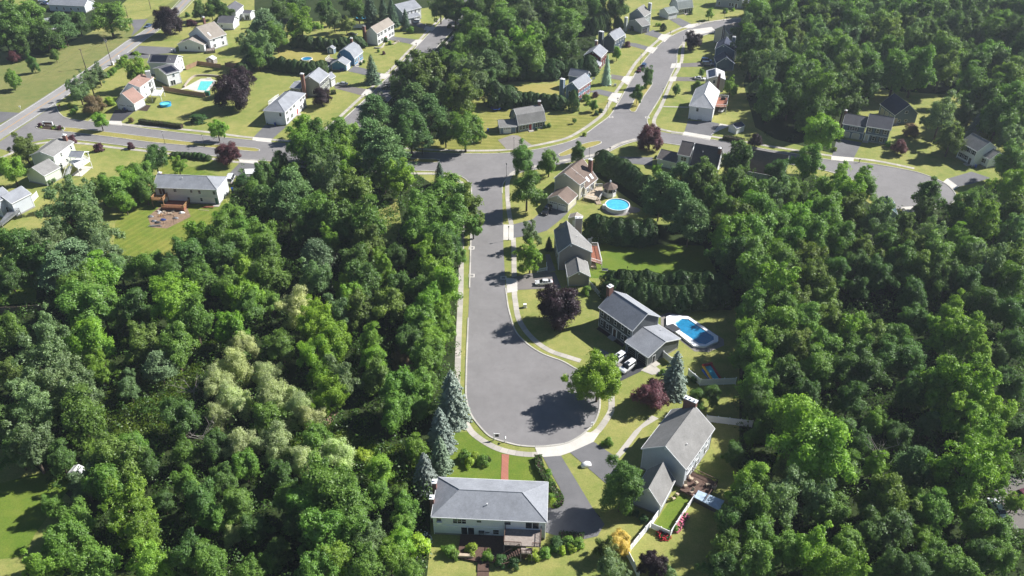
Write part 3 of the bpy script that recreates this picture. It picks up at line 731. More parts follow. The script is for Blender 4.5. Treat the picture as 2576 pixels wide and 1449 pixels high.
# 16 white cream house with solar, chimney
b16=block('d',(735,162),(985,176),(1045,69),5.2,'g','BC',rp=((838,127),1))
t=house('gambrel_house','the pale house with solar roof','pale cream house with white roof, solar panels and brown chimney by the upper street',w_cream,r_pale,[b16])
roofpatch(t,'solar_panel',b16,'L',.08,.9,.2,.9,M['solar']); win(t,b16,'AB',.4,3.3,.9,1.3); wins(t,b16,'BC',3,3); chimney(t,G('d',(906,105),8.0),8.0,.9,.8,'chimbrick',frame_of(b16)[0],cap='found')
wins(t,b16,'DA',3,3)
mb=MB(); q=G('d',(680,285),2.6); mb.obox(XY(q),Vector((1,0,0)),Vector((0,1,0)),1.3,1.1,0.05,2.6); mb.build('entry_porch',w_white,t)
# 17 white hip house with garage and red deck
b17=block('d',(487,533),(828,575),(905,335),5.2,'h1','BC',rp=((690,432),1))
t=house('bilevel_house','the white roofed garage house','white two-storey house with pale hip roof, two garage doors and a raised red deck',w_white,r_pale,[b17])
win(t,b17,'AB',.34,3.3,.85,1.25); garage(t,b17,'AB',.25,2.5,2.1,'trim',False,True);garage(t,b17,'AB',.74,2.5,2.1,'trim',False,True)
wins(t,b17,'DA',4,5); slider(t,b17,'BC',.5,2.7)
for v in(.3,.55): vent(t,b17,'R',.55,v)
deck(t,'raised_deck',[G('d',(845,545),2.7),G('d',(1000,550),2.7),G('d',(1020,425),2.7),G('d',(890,415),2.7)],2.7,'wood_red','white',[0,1,2])
# 18 white house with dark brown roofs
b18a=block('e',(135,342),(405,404),7.5,3.0,'g','AB',rp=((175,213),1))
b18b=block('e',(420,286),(590,318),8.6,5.5,'g','AB',rp=((490,98),1))
b18c=block('e',(588,432),(957,500),9.0,3.0,'g','AB',zs=[3.0,3.0,5.6,5.6],ridge=((665,134),(1012,190),8.3),D4=(700,100))if False else block('e',(588,432),(957,500),9.4,3.0,'g','AB',rp=((665,134),1))
t=house('colonial_house','the brown roofed split house','white house with three dark brown roof sections at different heights, beside the red maple',w_white,r_blk,[b18a,b18b,b18c])
win(t,b18b,'AB',.38,3.5,.8,1.3);win(t,b18b,'AB',.64,3.5,.8,1.3); win(t,b18c,'AB',.12,.6,1.2,1.7); wins(t,b18c,'BC',2,0); vent(t,b18c,'R',.35,.65)
chimney(t,G('e',(1000,205),8.8),8.8,.9,.8,'chimbrick',frame_of(b18c)[0],zb=3,pots=1); garage(t,b18a,'CD',.5,4.4)
# 19 white pale green house, left edge
b19=block('f',(403,388),(728,410),(1005,206),5.6,'g','BC',rp=((525,340),1))
b19g=block('f',(333,613),(600,672),(767,540),3.7,'g','BC',rp=((455,555),1))
t=house('gambrel_house','the pale house with roofed deck','white and pale green house with grey roof and tall roofed deck, far left',w_mint,r_mid,[b19,b19g])
win(t,b19,'AB',.9,3.2,.7,1.3,grid=True); wins(t,b19,'BC',[.2,.5],[.35,.85],.7,1.2)
chimney(t,G('f',(875,115),8.2),8.2,1.2,.9,'chimbrick',frame_of(b19)[0],zb=5)
dk=deck(t,'raised_deck',[G('f',(935,480),2.8),G('f',(1065,575),2.8),G('f',(1230,465),2.8),G('f',(1110,400),2.8)],2.8,'white','white',[0,1,2])
bp=block('f',(930,408),(1112,418),(1200,338),5.4,'g','AB',rise=1.0); rb=MB();tb=MB(); roof_mesh(rb,tb,bp); rb.build('porch_roof',r_grey,dk); tb.build('trim',M['trim'],dk)
for q in bp.Q: 
    pb=MB(); pb.obox(XY(q),Vector((1,0,0)),Vector((0,1,0)),.09,.09,2.8,5.2); pb.build('post',M['white'],dk)
stairs(dk,G('f',(955,530),2.8),G('f',(905,700),0),2.8,1.4,'white','white')
q=[G('f',(965,670)),G('f',(1115,680)),G('f',(1265,552)),G('f',(1130,540))]; mb=MB(); mb.prism([(a.x,a.y) for a in q],.02,.12); mb.build('patio',M['apron'],t)
# 20 grey house cut by the left edge
b20g=block('g',(-60,262),(155,322),(362,165),4.6,'g','BC',rise=1.8)
b20=block('g',(-230,240),(-40,300),(112,188),5.6,'g','BC',rise=2.0)
t=house('colonial_house','the grey house at the left edge','grey clapboard house with metal railed deck, cut by the left edge',w_grey,r_grey,[b20,b20g])
wins(t,b20,'BC',[.85],[.75],1.3,1.5); win(t,b20,'BC',.5,1.0,1.2,1.8)
deck(t,'raised_deck',[G('g',(-60,640),1.8),G('g',(30,615),1.8),G('g',(270,425),1.8),G('g',(120,415),1.8)],1.8,'metal','metal',[0,1,2])
# 21 grey colonial with two chimneys
b21=block('j',(757,192),(972,228),(1092,178),5.6,'g','BC',rp=((870,113),1))
b21g=block('j',(745,287),(938,360),(1022,321),3.6,'g','BC',rp=((808,263),1))
t=house('colonial_house','the grey twin chimney colonial','mid grey colonial with two white trimmed chimneys beside the upper street',w_mg,r_mid,[b21,b21g])
wins(t,b21,'BC',2,4,.8,1.2); garage(t,b21g,'BC',.4,3.2,2.2,'darkgrey')
d=frame_of(b21)[0]; chimney(t,G('j',(1048,45),9.6),9.6,1.4,1.1,'mid_grey_siding',d); chimney(t,G('j',(722,240),6.4),6.4,1.2,1.2,'mid_grey_siding',d)
# 22 navy house
b22=block('j',(405,520),(568,552),(650,455),5.6,'g','BC',rp=((480,457),1))
b22b=block('j',(610,520),(650,530),(678,490),3.2,'g','BC',rise=1.0)
t=house('colonial_house','the navy house','navy blue house with grey roof and white trimmed block chimney',w_navy,r_grey,[b22,b22b])
wins(t,b22,'BC',3,4,.8,1.2); chimney(t,G('j',(383,432),7.2),7.2,2.0,1.2,'navy_siding',frame_of(b22)[0]); roofpatch(t,'dormer',b22,'L',.2,.8,.35,.9,r_dk,.5,.5)
# 23 dark red house
b23=block('j',(140,755),(383,787),(480,693),5.2,'g','BC',rp=((268,692),1))
b23g=block('02',(740,655),(885,668),(930,630),2.8,'g','BC',rp=((805,602),1))
t=house('colonial_house','the dark red house','dark red house with grey roof behind the thin pale spruce',w_red,r_grey,[b23,b23g])
win(t,b23,'AB',.12,1.6,.9,1.3); wins(t,b23,'BC',3,3,.8,1.2); chimney(t,G('j',(315,555),8.6),8.6,1.0,.9,'chimbrick',frame_of(b23)[0],zb=4,pots=1)
# 24 cream house with tan roof + brown chimney, upper right
b24=block('k',(470,400),(672,472),(848,409),5.8,'g','BC',rp=((600,355),1))
b24b=block('k',(755,480),(838,490),(930,455),3.2,'g','BC',rise=1.6)
t=house('colonial_house','the cream house by the bend','cream house with tan roof and brown chimney at the street bend, upper right',w_cream,r_tan,[b24,b24b])
wins(t,b24,'BC',2,3,.7,1.0,zh=4.1); chimney(t,G('k',(605,355),9.0),9.0,.9,.8,'wood_brown',frame_of(b24)[0],cap='found')
# 25 dark blue house, upper right
b25=block('k',(478,668),(760,700),(790,640),5.4,'g','BC',D4=(515,572),ridge=((598,602),(636,498),8.0))
b25f=block('k',(495,862),(748,868),(775,790),3.2,'g','BC',rp=((620,777),1))
t=house('colonial_house','the dark blue house','dark blue house with navy roof and front gable, two cars in its drive',w_dblue,r_navy,[b25,b25f])
wins(t,b25,'BC',2,2); chimney(t,G('k',(740,505),8.3),8.3,1.3,1.0,'dusky_blue_siding',frame_of(b25)[0])
# 26 grey house at the top edge
b26=block('k',(500,-62),(860,-30),9,5.6,'g','AB',rise=2.4)
b26g=block('k',(855,32),(960,40),8,3.2,'g','AB',rise=2.0)
t=house('colonial_house','the grey porch house','grey house with white porch posts and arched garage door, cut by the top edge',w_mg,r_grey,[b26,b26g])
wins(t,b26,'AB',[.12,.55,.66],[.12,.4,.6,.85],.9,1.4); door(t,b26,'AB',.8,'wood_brown'); garage(t,b26g,'AB',.35,2.6,2.3,'black',False,True)
# 27 dusky blue house right + barn
b27a=block('o',(385,812),(948,907),8.0,5.0,'g','AB',rp=((490,556),1))
b27b=block('o',(955,872),(1555,972),8.6,5.6,'g','AB',rp=((1062,567),1))
t=house('colonial_house','the dusky blue colonial','dusky blue colonial with white trim and two cream garage doors, at the right',w_dblue,r_dk,[b27a,b27b])
garage(t,b27a,'AB',.22,2.5,2.2,'beige',False,True);garage(t,b27a,'AB',.68,2.5,2.2,'beige',False,True)
win(t,b27a,'AB',.5,3.15,2.4,1.2,shut='black'); wins(t,b27b,'AB',[.4,.75],[.16,.5,.84],.85,1.45,zl=.8,zh=3.65,shut='black'); door(t,b27b,'AB',.1,'beige')
chimney(t,b27a.R1-frame_of(b27a)[0]*.1,b27a.R1.z+.9,.8,.8,'chimbrick',frame_of(b27a)[0],pots=1)
for b_ in(b27a,b27b):
    mb=MB(); p_,d_,n_,L_=face(b_,'AB'); mb.obox(p_+d_*L_/2+n_*.05,d_,n_,L_/2+.02,.04,2.62,2.78); mb.build('band_board',M['trim'],t)
b28=block('o',(1285,335),(1650,610),(2310,640),3.6,'g','AB',rp=((2045,350),2))
t=house('garage_building','the blue barn','blue detached barn with navy roof and cream end doors, behind the dusky blue colonial',w_dblue,r_navy,[b28])
for f,z in((.26,.7),(.55,.7)): win(t,b28,'BC',f,z,.9,.8,grid=False)
win(t,b28,'BC',.48,4.0,1.0,.8,grid=False); door(t,b28,'BC',.09,'wood_tan',.9,2.1,.1,False)
for f in(.2,.5,.8): garage(t,b28,'AB',f,2.3,2.6,'beige',False)
# 29 far right white colonial
b29=block('p',(430,462),(708,612),8.2,5.6,'g','AB',rp=((975,462),2))
b29b=block('p',(745,660),(905,740),7,3.4,'g','AB',rise=2.0)
t=house('colonial_house','the white colonial at the right edge','white colonial with brown roof and black shutters, half hidden at the right edge',w_white,r_mid,[b29,b29b])
wins(t,b29,'AB',[.2,.5],[.2,.5,.82],.9,1.4,shut='black'); door(t,b29,'AB',.78,'darkgrey'); wins(t,b29b,'AB',[],[]); win(t,b29b,'AB',.4,1.3,.9,1.3,shut='black')
# 30 ranch on the left
b30=block('q',(140,500),(1690,560),(1960,237),5.2,'h2','AB',rp=((440,182),1))
t=house('ranch_house','the white ranch on the left','white ranch house with grey roof and orange wooden decks, its backyard full of junk',w_white,r_grey,[b30])
for f,z,w,h in((.33,3.85,.9,.9),(.59,3.8,.65,.8),(.72,3.5,.75,1.1),(.955,3.4,.8,1.1),(.52,1.0,.75,1.1),(.725,.95,.7,1.1)): win(t,b30,'AB',f,z,w,h)
slider(t,b30,'AB',.115,2.75,1.9,2.0,'wood_brown'); door(t,b30,'AB',.965,'greenbin',.9,2.1,.1,False); vent(t,b30,'R',.5,.75)
p_,d_,n_,L_=face(b30,'AB'); mb=MB(); mb.obox(p_+d_*L_/2+n_*.05,d_,n_,L_/2+.02,.05,2.45,2.55); mb.build('band_board',M['trim'],t)
chimney(t,G('q',(315,150),7.0),7.0,1.0,.8,'chimbrick',frame_of(b30)[0],pots=1)
def d30(u,v): return p_+d_*u+n_*v
dk=deck(t,'balcony_deck',[d30(.1,.06),d30(.1,3.3),d30(3.6,3.3),d30(3.6,.06)],2.6,'wood','wood',[0,1,2],fill=True)
lo=deck(t,'lower_deck',[d30(3.4,.1),d30(3.4,4.6),d30(10.2,4.6),d30(10.2,.1)],.9,'wood_red','wood',[1,2],fill=True,th=.8)
P30=(p_,d_,n_,L_)
# partly seen houses
b31=block('00',(480,45),(850,62),9,3.4,'g','AB',rise=2.4)
t=house('ranch_house','the long white house across the highway','long white house across the highway, cut by the top edge',w_grey,r_grey,[b31]); wins(t,b31,'AB',[.2,.4,.6,.8],0,.9,1.2)
b32=block('01',(1330,75),(1470,123),(1575,43),5.6,'g','BC',rise=2.6)
b32g=block('01',(1450,165),(1510,190),(1570,120),3.0,'g','BC',rise=1.0)
t=house('colonial_house','the white house with the jeep','white colonial with grey roof behind a white off-road car, top centre',w_white,r_grey,[b32,b32g]); wins(t,b32,'BC',0,5,.7,1.2); garage(t,b32g,'BC',.5,2.6,2.1,'darkgrey')
b33=block('j',(1440,125),(1640,95),8.5,3.0,'gam','AB',rise=4.4)
b33g=block('j',(1298,188),(1432,160),7,3.0,'g','AB',rise=2.0)
t=house('gambrel_house','the pale gambrel at the top','pale grey gambrel house with row of shuttered windows, top edge',w_grey,r_pale if False else roofm('sage_shingles',(.26,.29,.28)),[b33,b33g]); wins(t,b33,'AB',[.1,.24,.38,.65,.8,.93],0,.9,1.4,shut='darkgrey'); door(t,b33,'AB',.52,'darkgrey'); garage(t,b33g,'AB',.27,2.5);garage(t,b33g,'AB',.74,2.5)
b34=block('z',(1878,430),(1970,447),10,3.0,'g','AB',rp=((1893,375),1))
t=house('ranch_house','the brown roofed house among trees','low house with reddish brown roof mostly hidden by trees, right of the split house',w_white,r_brown,[b34]); wins(t,b34,'BC',2,0)
b35=block('z',(2215,535),(2258,540),(2270,510),3.2,'g','BC',rise=1.8)
t=house('ranch_house','the teal roofed house in the wood','house with dark teal roof nearly hidden by trees below the cul-de-sac, right',w_white,roofm('teal_shingles',(.06,.10,.11)),[b35])
# sheds
def shed(label,short,reg,A,B,C,ze,rm,wm,r='BC',rise=.9,dr='AB'):
    b=block(reg,A,B,C,ze,'g',r,rise=rise,oh=.15); t=house('garden_shed',short,label,wm,rm,[b],found=False)
    p,d,n,L=face(b,dr); mb=MB(); c=p+d*L/2; mb.obox(c+n*.02,d,n,.62,.03,.1,1.9); mb.build('shed_door',M['trim'],t); return b
shed('white garden shed with navy roof standing alone by a driveway, right','the navy roofed shed','02',(2180,1262),(2262,1295),(2290,1240),2.3,r_navy,w_white)
shed('small blue shed with white double doors and grey roof, in front of the tall hedge',None,'i',(92,385),(182,395),(205,372),2.3,r_grey,w_bg)
shed('cream shed with tan roof behind the taupe colonial','the cream shed','12',(565,745),(695,765),(730,725),2.5,r_tan,w_cream)
shed('grey shed with pale roof by the cedar fence','the cedar fence shed','00',(2068,592),(2145,600),(2170,578),2.2,r_pale,w_tan)
shed('small white shed with grey roof among dark trees at top left','the small white shed','01',(215,88),(275,92),(300,70),2.4,r_grey,w_white)
shed('white shed with metal roof at the edge of the lower left lawn','the white shed by the lawn','30',(680,420),(775,435),(800,345),2.2,r_pale,w_white,rise=.5)
shed('white garage with grey roof among trees across the highway','the white garage by the pines','00',(395,205),(455,245),(520,190),3.0,r_grey,w_white,rise=1.5)
shed('dark shed with open door deep in the trees, far right',None,'03',(2215,1285),(2285,1315),(2370,1275),2.3,r_dk,w_mg)
shed('small pale shed at the foot of the big wood, right of the upper street','the pale shed by the wood','02',(2478,770),(2510,775),(2530,750),2.4,r_pale,w_white)
# ------------------------------------------------------------------ ground, roads, pavements
def struct(o, name=None): o['kind']='structure'; return o
def sheet(name, pts, z, mat, px=True, th=None):
    P=[W(p) if px else Vector((p[0],p[1],0)) for p in pts]
    me=bpy.data.meshes.new(name); 
    from mathutils.geometry import tessellate_polygon
    tri=tessellate_polygon([P]); vs=[(p.x,p.y,z) for p in P]
    me.from_pydata(vs,[],[tuple(t) for t in tri]); me.materials.append(mat)
    import bmesh
    bm=bmesh.new(); bm.from_mesh(me)
    for f in bm.faces:
        f.normal_update()
        if f.normal.z<0: f.normal_flip()
    bm.to_mesh(me); bm.free()
    o=bpy.data.objects.new(name,me); COL.objects.link(o); return struct(o)
def smooth(P,n=4):
    out=[]
    for i in range(len(P)-1):
        p0=P[max(i-1,0)];p1=P[i];p2=P[i+1];p3=P[min(i+2,len(P)-1)]
        for k in range(n):
            t=k/n; out.append(.5*((2*p1)+(p2-p0)*t+(2*p0-5*p1+4*p2-p3)*t*t+(3*p1-p0-3*p2+p3)*t**3))
    return out+[P[-1]]
def strip(name, pts, w, z0, z1, mat, n=4, side=0.0, px=True):
    P=smooth([W(p) if px else Vector((p[0],p[1],0)) for p in pts],n); mb=MB(); vs=[]; dist=[]; run=0.0
    for i,p in enumerate(P):
        d=(P[min(i+1,len(P)-1)]-P[max(i-1,0)]).normalized(); nn=Vector((-d.y,d.x,0))
        run+=(p-P[i-1]).length if i else 0; dist+=[run]*4
        a=p+nn*(side+w/2); b=p+nn*(side-w/2)
        vs+=[(a.x,a.y,z0),(a.x,a.y,z1),(b.x,b.y,z1),(b.x,b.y,z0)]
    fs=[]
    for i in range(len(P)-1):
        o=4*i; fs+=[(o+1,o+5,o+6,o+2),(o,o+4,o+5,o+1),(o+2,o+6,o+7,o+3)]
    fs+=[(0,1,2,3),(len(vs)-1,len(vs)-2,len(vs)-3,len(vs)-4)]
    mb.add(vs,fs); o=mb.build(name,mat); at_=o.data.attributes.new('dist','FLOAT','POINT'); at_.data.foreach_set('value',dist); return struct(o)
sheet('ground',[(-900,-200),(900,-200),(900,1500),(-900,1500)],0,M['lawn'],px=False)
HL=[(-90,378),(0,315),(160,212),(220,172),(280,130),(322,100),(370,72),(435,21),(458,0),(500,-40)]
HR=[(530,-40),(482,0),(450,35),(390,82),(347,115),(287,160),(260,176),(140,262),(0,352),(-90,412)]
sheet('highway',HL+HR,.020,M['highway'])
BN=[(140,262.5),(143,272),(147,281),(155,290),(165,296),(195,302.5),(225,306),(275,313),(312,316),(375,325),(450,334),(525,342.5),(644,354),(740,362),(900,374),(1034,382),(1144,386),(1244,386.5),(1300,383),(1350,376),(1413,362),(1448,350),(1473,337),(1500,317),(1533,292),(1553,262),(1575,225),(1600,182),(1625,147),(1648,122),(1678,97),(1725,74),(1763,61),(1813,52),(1868,47)]
NE=[(1890,68),(1840,74),(1790,84),(1745,97),(1723,106),(1708,120),(1703,140),(1702,160),(1688,190),(1673,222),(1655,255),(1638,282),(1629,297),(1629,310),(1638,322),(1660,331),(1688,336),(1713,339),(1760,347),(1813,355),(1932,377),(1994,386),(2092,403),(2147,407),(2197,413),(2257,423),(2307,433.5),(2344,446),(2367,456),(2389,470),(2405,492),(2395,512),(2360,525),(2310,528),(2250,524),(2210,505),(2180,478),(2150,455),(2100,436),(2050,424),(1990,414),(1900,400),(1830,388),(1760,374),(1700,364),(1650,358),(1620,355),(1598,356),(1565,366),(1523,386),(1483,399),(1418,411),(1350,426),(1310,434),(1288,442),(1274,450),(1264,467),(1263.5,487)]
SS=[(1266.5,625),(1272,724.5),(1275,749.5),(1279,774.5),(1288,809.5),(1293,824.5),(1303,842),(1325.5,864.5),(1350.5,882),(1375.5,894.5),(1413,908),(1443,924.5),(1475,943),(1497,970),(1508,1000),(1509,1024.5),(1503,1047),(1493,1067),(1475,1084.5),(1458,1098),(1428,1114),(1388,1121.75),(1345.5,1123.75),(1313,1121.75),(1288,1117),(1244,1104),(1221.5,1089),(1194,1057),(1181.5,1034.5),(1175,1012),(1172,985),(1173,940),(1174,900),(1178,800),(1181,724.5),(1184,625),(1186,487)]
BS=[(1184,470),(1174,453),(1154,442),(1126,435),(1094,431),(1044,429),(900,421),(714,408),(644,403.5),(600,400),(537,393),(437,381),(355,372),(300,365),(190,352),(120,350),(80,358),(30,382)]
sheet('street',BN+NE+SS+BS+[(-20,370)],.032,M['road'])
# side street (upper left of centre)
KL=[(775,369),(856.5,307),(894,272.5),(941.5,227.5),(989,180),(1026.5,140),(1064,100),(1096.5,67.5),(1119,45),(1140,22),(1160,0)]
Pk=[W(p) for p in KL]; Pr=[]
for i,p in enumerate(Pk):
    d=(Pk[min(i+1,len(Pk)-1)]-Pk[max(i-1,0)]).normalized(); Pr.append(p+Vector((d.y,-d.x,0))*9.4)
sheet('side_street',[(p.x,p.y) for p in Pk+Pr[::-1]],.026,M['road'],px=False)
# kerbs
K=M['kerb']
for pts in (BN[:13],BN[15:19]+BN[19:],NE[1:16],NE[16:37],NE[37:],SS[1:34],SS[34:]+BS[:6],BS[7:16],KL[1:],):
    strip('kerb',pts,.34,.0,.13,K)
strip('kerb',[(p.x,p.y) for p in Pr[1:]],.34,0,.13,K,px=False)
# verges and medians
def median(pts,mat='lawn_dry'):
    sheet('median',pts,.09,M[mat]); strip('kerb',pts+[pts[0]],.3,0,.14,K,n=3)
median([(640,372.5),(653,377),(644,381.5),(600,378),(500,369),(375,357.5),(300,347.5),(175,332.5),(160,331),(165,320.5),(260,331),(375,345),(500,360),(600,369)])
median([(105,313),(160,320),(155,330.5),(125,328),(100,325),(91,319)],'mulch')
median([(905,389),(1036,399),(1099,401),(1105,405.5),(1096,409.5),(1036,407.5),(900,397)])
median([(1405,388),(1440,372),(1475,360),(1505,355),(1513,359),(1500,366),(1470,376),(1430,390),(1410,394)])
median([(1583,275),(1593,257),(1615,217),(1633,205),(1640,207.5),(1639,215),(1620,242),(1605,270),(1598,281),(1588,281)])
# pavements
C_=M['slab']
strip('pavement',[(225,302),(275,306),(320,314),(425,322.5),(525,332.5),(620,345),(740,356),(900,367),(1029,373.5),(1094,377),(1169,379),(1244,378.5),(1288,375),(1340,367),(1375.5,360),(1425.5,347.5),(1463,327.5),(1495.5,305),(1518,285),(1538,250),(1558,220),(1575.5,195),(1598,160),(1620.5,135),(1645.5,110),(1675.5,87.5),(1725.5,66),(1775.5,56),(1863,44.5)],1.35,0,.045,C_)
strip('pavement',[(1720,105),(1718,122),(1713,160),(1693,197.5),(1678,232.5),(1663,267.5),(1648,295),(1645.5,310),(1655.5,322.5),(1688,331),(1718,335),(1788,343),(1932,367),(2092,392),(2200,404),(2300,424)],1.35,0,.045,C_)
strip('pavement',[(780,353),(834,312.5),(894,257.5),(916.5,237.5),(961.5,195),(994,165),(1019,137.5),(1049,107.5),(1081.5,72.5),(1110,45)],1.35,0,.045,C_)
strip('pavement',[(1146,83),(1120,112),(1080,150),(1040,190)],1.35,0,.045,C_)
strip('pavement',[(0,398),(30,385),(75,366),(130,358),(220,362),(275,370),(350,378),(437,388),(537,400),(600,408),(700,415),(900,428),(1034,436),(1094,437),(1131.5,443.5),(1156.5,456),(1168,470),(1171,490),(1164,565),(1161,637),(1159.5,724.5),(1155,824.5),(1151.5,924.5),(1150,990),(1158,1035),(1176.5,1072),(1194,1094),(1231.5,1119),(1269,1134),(1313,1142),(1350.5,1143),(1400.5,1134),(1450.5,1114),(1488,1094),(1505.5,1082),(1525.5,1054.5),(1538,1030),(1538,995)],1.35,0,.045,C_)
strip('pavement',[(1600,350),(1560,361),(1523,380),(1483,392),(1418,404),(1350,418),(1300,430),(1282,445),(1276,470),(1280,530),(1290.5,590),(1293,662),(1294,734.5),(1297,762),(1303,797),(1315.5,822),(1333,844.5),(1358,867),(1388,884.5),(1425.5,897),(1460.5,908)],1.35,0,.045,C_)
# road paint
def off(pts,k): 
    return pts
HC=[W(a).lerp(W(b),.5) for a,b in zip(HL[1:],HR[::-1][1:])]
ctr=[(q.x,q.y) for q in HC]
for s in(-.13,.13): strip('lane_marking',ctr,.13,.0,.0245,M['lane_yellow'],side=s,px=False)
for s in(-3.6,3.6): strip('lane_marking',ctr,.16,.0,.0245,M['lane_white'],side=s,px=False)
# driveways
DR=[('drive_dark',[(289,277),(341,278),(306,306),(275,304)]),('drive',[(668,314),(721,318),(686,349),(638,345)]),
 ('drive_brown',[(839,214),(876,217),(926,225),(909,240),(844,222.5)]),('drive',[(874,179),(890,166),(919,173),(960,185),(949,197),(906,186)]),
 ('drive',[(968,89),(1049,100),(1034,111),(962,97)]),('drive',[(1028,60),(1054,56),(1086,67),(1070,74)]),
 ('paver',[(1252,352),(1288,340),(1303,341),(1338,365),(1318,373),(1275,376)]),('drive',[(1478,230),(1508,225),(1554,235),(1543,247),(1503,236)]),
 ('drive_brown',[(1538,187),(1575.5,193),(1567,203),(1536,198)]),('drive',[(1563,105),(1600,109),(1636,119),(1627,127),(1588,116)]),
 ('drive',[(1620,86),(1643,75),(1669,87),(1659,97)]),('drive',[(1684,49),(1708,45),(1741,61),(1717,69)]),
 ('drive_brown',[(1712,160),(1798,155),(1801,167),(1710,169)]),('drive_brown',[(1700,194),(1776,194),(1774,205),(1697,204)]),
 ('drive',[(1730.5,304),(1786,306),(1809,311),(1805,327),(1788,344),(1722,331)]),('drive',[(2106,348),(2168,359),(2158,378),(2148,397),(2093,392)]),
 ('drive',[(2383,450),(2444,432),(2492,448),(2446,462),(2411,470)]),('drive',[(1540,394),(1643,396),(1640,417),(1553,408)]),
 ('drive',[(1386,512),(1430,533),(1410,553),(1376,580),(1340,591),(1272,602),(1272,570),(1340,552)]),
 ('drive_brown',[(1272,701),(1340,687),(1396,685),(1412,724),(1276,731)]),
 ('drive_dark',[(1573,884),(1627,918),(1612,935),(1578,951),(1502,988),(1468,938),(1525,905)]),
 ('drive',[(1433,1138),(1493,1111),(1548,1149),(1605,1240),(1612,1270),(1540,1230)]),
 ('drive',[(1365.5,1149),(1410.5,1145.5),(1448,1207),(1488,1274),(1521,1319),(1503,1349),(1463,1358),(1403,1350),(1372,1339),(1377,1279),(1408,1269),(1418,1257),(1408,1227),(1385.5,1187)]),
 ('drive',[(572,441),(605,408),(652,412),(652,448)]),('drive',[(322,140),(350,115),(440,120),(446,133),(405,136),(380,137)]),('drive',[(303,140),(320,148),(374,147),(376,137),(330,130)]),
 ('drive',[(-20,280),(50,284),(10,306),(-20,318)]),('drive',[(325,50),(372,48),(352,74),(330,92),(338,72)]),('drive_brown',[(2490,1210),(2600,1190),(2600,1330),(2545,1330)])]
for m,p in DR: sheet('driveway',p,.052,M[m])
AP=[[(275,304),(306,305),(307,317),(273,314)],[(637,345),(684,349),(682,359),(634,354)],[(921,225),(938,227),(926,243),(908,239)],[(958,185),(982,186),(968,199),(948,197)],[(1046,100),(1066,100),(1050,116),(1032,111)],[(1070,67),(1098,68),(1088,78),(1066,76)],[(1540,234),(1566,235),(1552,260),(1528,250)],
 [(1570,192),(1596,192),(1580,215),(1562,203)],[(1630,118),(1655,120),(1642,135),(1622,128)],[(1664,86),(1690,88),(1672,106),(1654,97)],[(1733,61),(1765,61),(1740,71),(1716,70)],[(1690,160),(1713,158),(1712,170),(1686,172)],[(1686,193),(1703,193),(1699,205),(1682,204)],[(1721,331),(1790,343),(1786,353),(1716,341)],[(2092,392),(2148,397),(2147,408),(2090,404)],[(2383,449),(2412,470),(2400,478),(2372,458)],
 [(1266,565),(1292,566),(1292,604),(1266,604)],[(1272,699),(1301,702),(1302,733),(1276,737)],[(1345,1124),(1428,1114),(1474,1087),(1508,1090),(1493,1112),(1433,1139),(1410,1147),(1365,1150),(1352,1142)],[(600,400),(648,404),(652,413),(604,409)],[(2267,521),(2305,519),(2335,531),(2270,536)],[(1728,76),(1790,68),(1800,78),(1740,92)],[(1788,340),(1812,311),(1838,316),(1810,328)]]
for p in AP: sheet('driveway_apron',p,.062,M['apron'])
# paths and patios
sheet('brick_path',[(1262,1142),(1281,1144),(1279,1170),(1279,1210),(1260,1210),(1262,1165)],.058,M['brickpath'])
sheet('front_path',[(1657,1053),(1616,1078),(1570,1140),(1558,1152),(1545,1147),(1552,1140),(1595,1085),(1640,1045)],.058,M['conc'])
sheet('front_path',[(1510,878),(1525,884),(1588,925),(1573,935),(1508,885)],.058,M['paver'])
sheet('side_patio',[(1612,932),(1640,915),(1660,930),(1665,940),(1640,943)],.06,M['conc'])
sheet('garden_bed',[(1500,828),(1507,822),(1573,866),(1566,874)],.05,M['mulch'])
sheet('front_path',[(1305,696),(1328,696),(1398,682),(1383,640),(1372,640),(1376,680)],.048,M['paver']); 
sheet('pool_patio',[(452,226),(462,221),(505,198),(528,197),(546,204),(522,233),(500,231),(470,224)],.03,M['apron'])
sheet('front_path',[(1668,267),(1735,269),(1735,271),(1668,269.5)],.05,M['conc'])
sheet('front_path',[(884,175),(910,148),(916,150),(894,178)],.05,M['conc'])
# special lawns / rough ground / woodland floors
M['stripe_ranch'].node_tree.nodes['Mapping'].inputs['Rotation'].default_value=(0,0,-R(62))
M['stripe_cape'].node_tree.nodes['Mapping'].inputs['Rotation'].default_value=(0,0,R(6))
sheet('lawn',[(370,480),(420,400),(560,445),(570,520),(545,560),(500,600),(430,640),(330,660),(285,630),(290,560),(330,510)],.008,M['stripe_ranch'])
sheet('lawn',[(1190,300),(1250,270),(1360,285),(1450,290),(1530,250),(1545,240),(1520,285),(1478,322),(1420,350),(1340,372),(1244,384),(1150,384),(1060,372),(1170,330)],.008,M['stripe_cape'])
sheet('lawn',[(1290,215),(1400,210),(1410,235),(1300,232)],.008,M['lawn_dry'])
sheet('lawn',[(1190,760),(1460,690),(1540,800),(1480,900),(1380,880),(1300,800)],.008,M['lawn'])
sheet('lawn',[(1480,600),(1830,600),(1830,700),(1480,700)],.008,M['lawn_lush'])
sheet('lawn',[(1140,1090),(1180,1085),(1240,1125),(1345,1148),(1400,1215),(1280,1230),(1100,1220)],.008,M['lawn_lush'])
sheet('lawn',[(540,180),(640,170),(760,210),(660,300),(560,330),(520,250)],.008,M['lawn'])
sheet('lawn',[(370,320),(420,240),(520,235),(545,290),(480,325)],.006,M['lawn'])
sheet('lawn',[(700,110),(760,105),(840,125),(830,165),(700,150)],.006,M['lawn_dry'])
sheet('meadow',[(-120,420),(-120,200),(60,100),(330,70),(440,0),(458,0),(370,72),(280,130),(160,212),(0,315)],.006,M['field'])
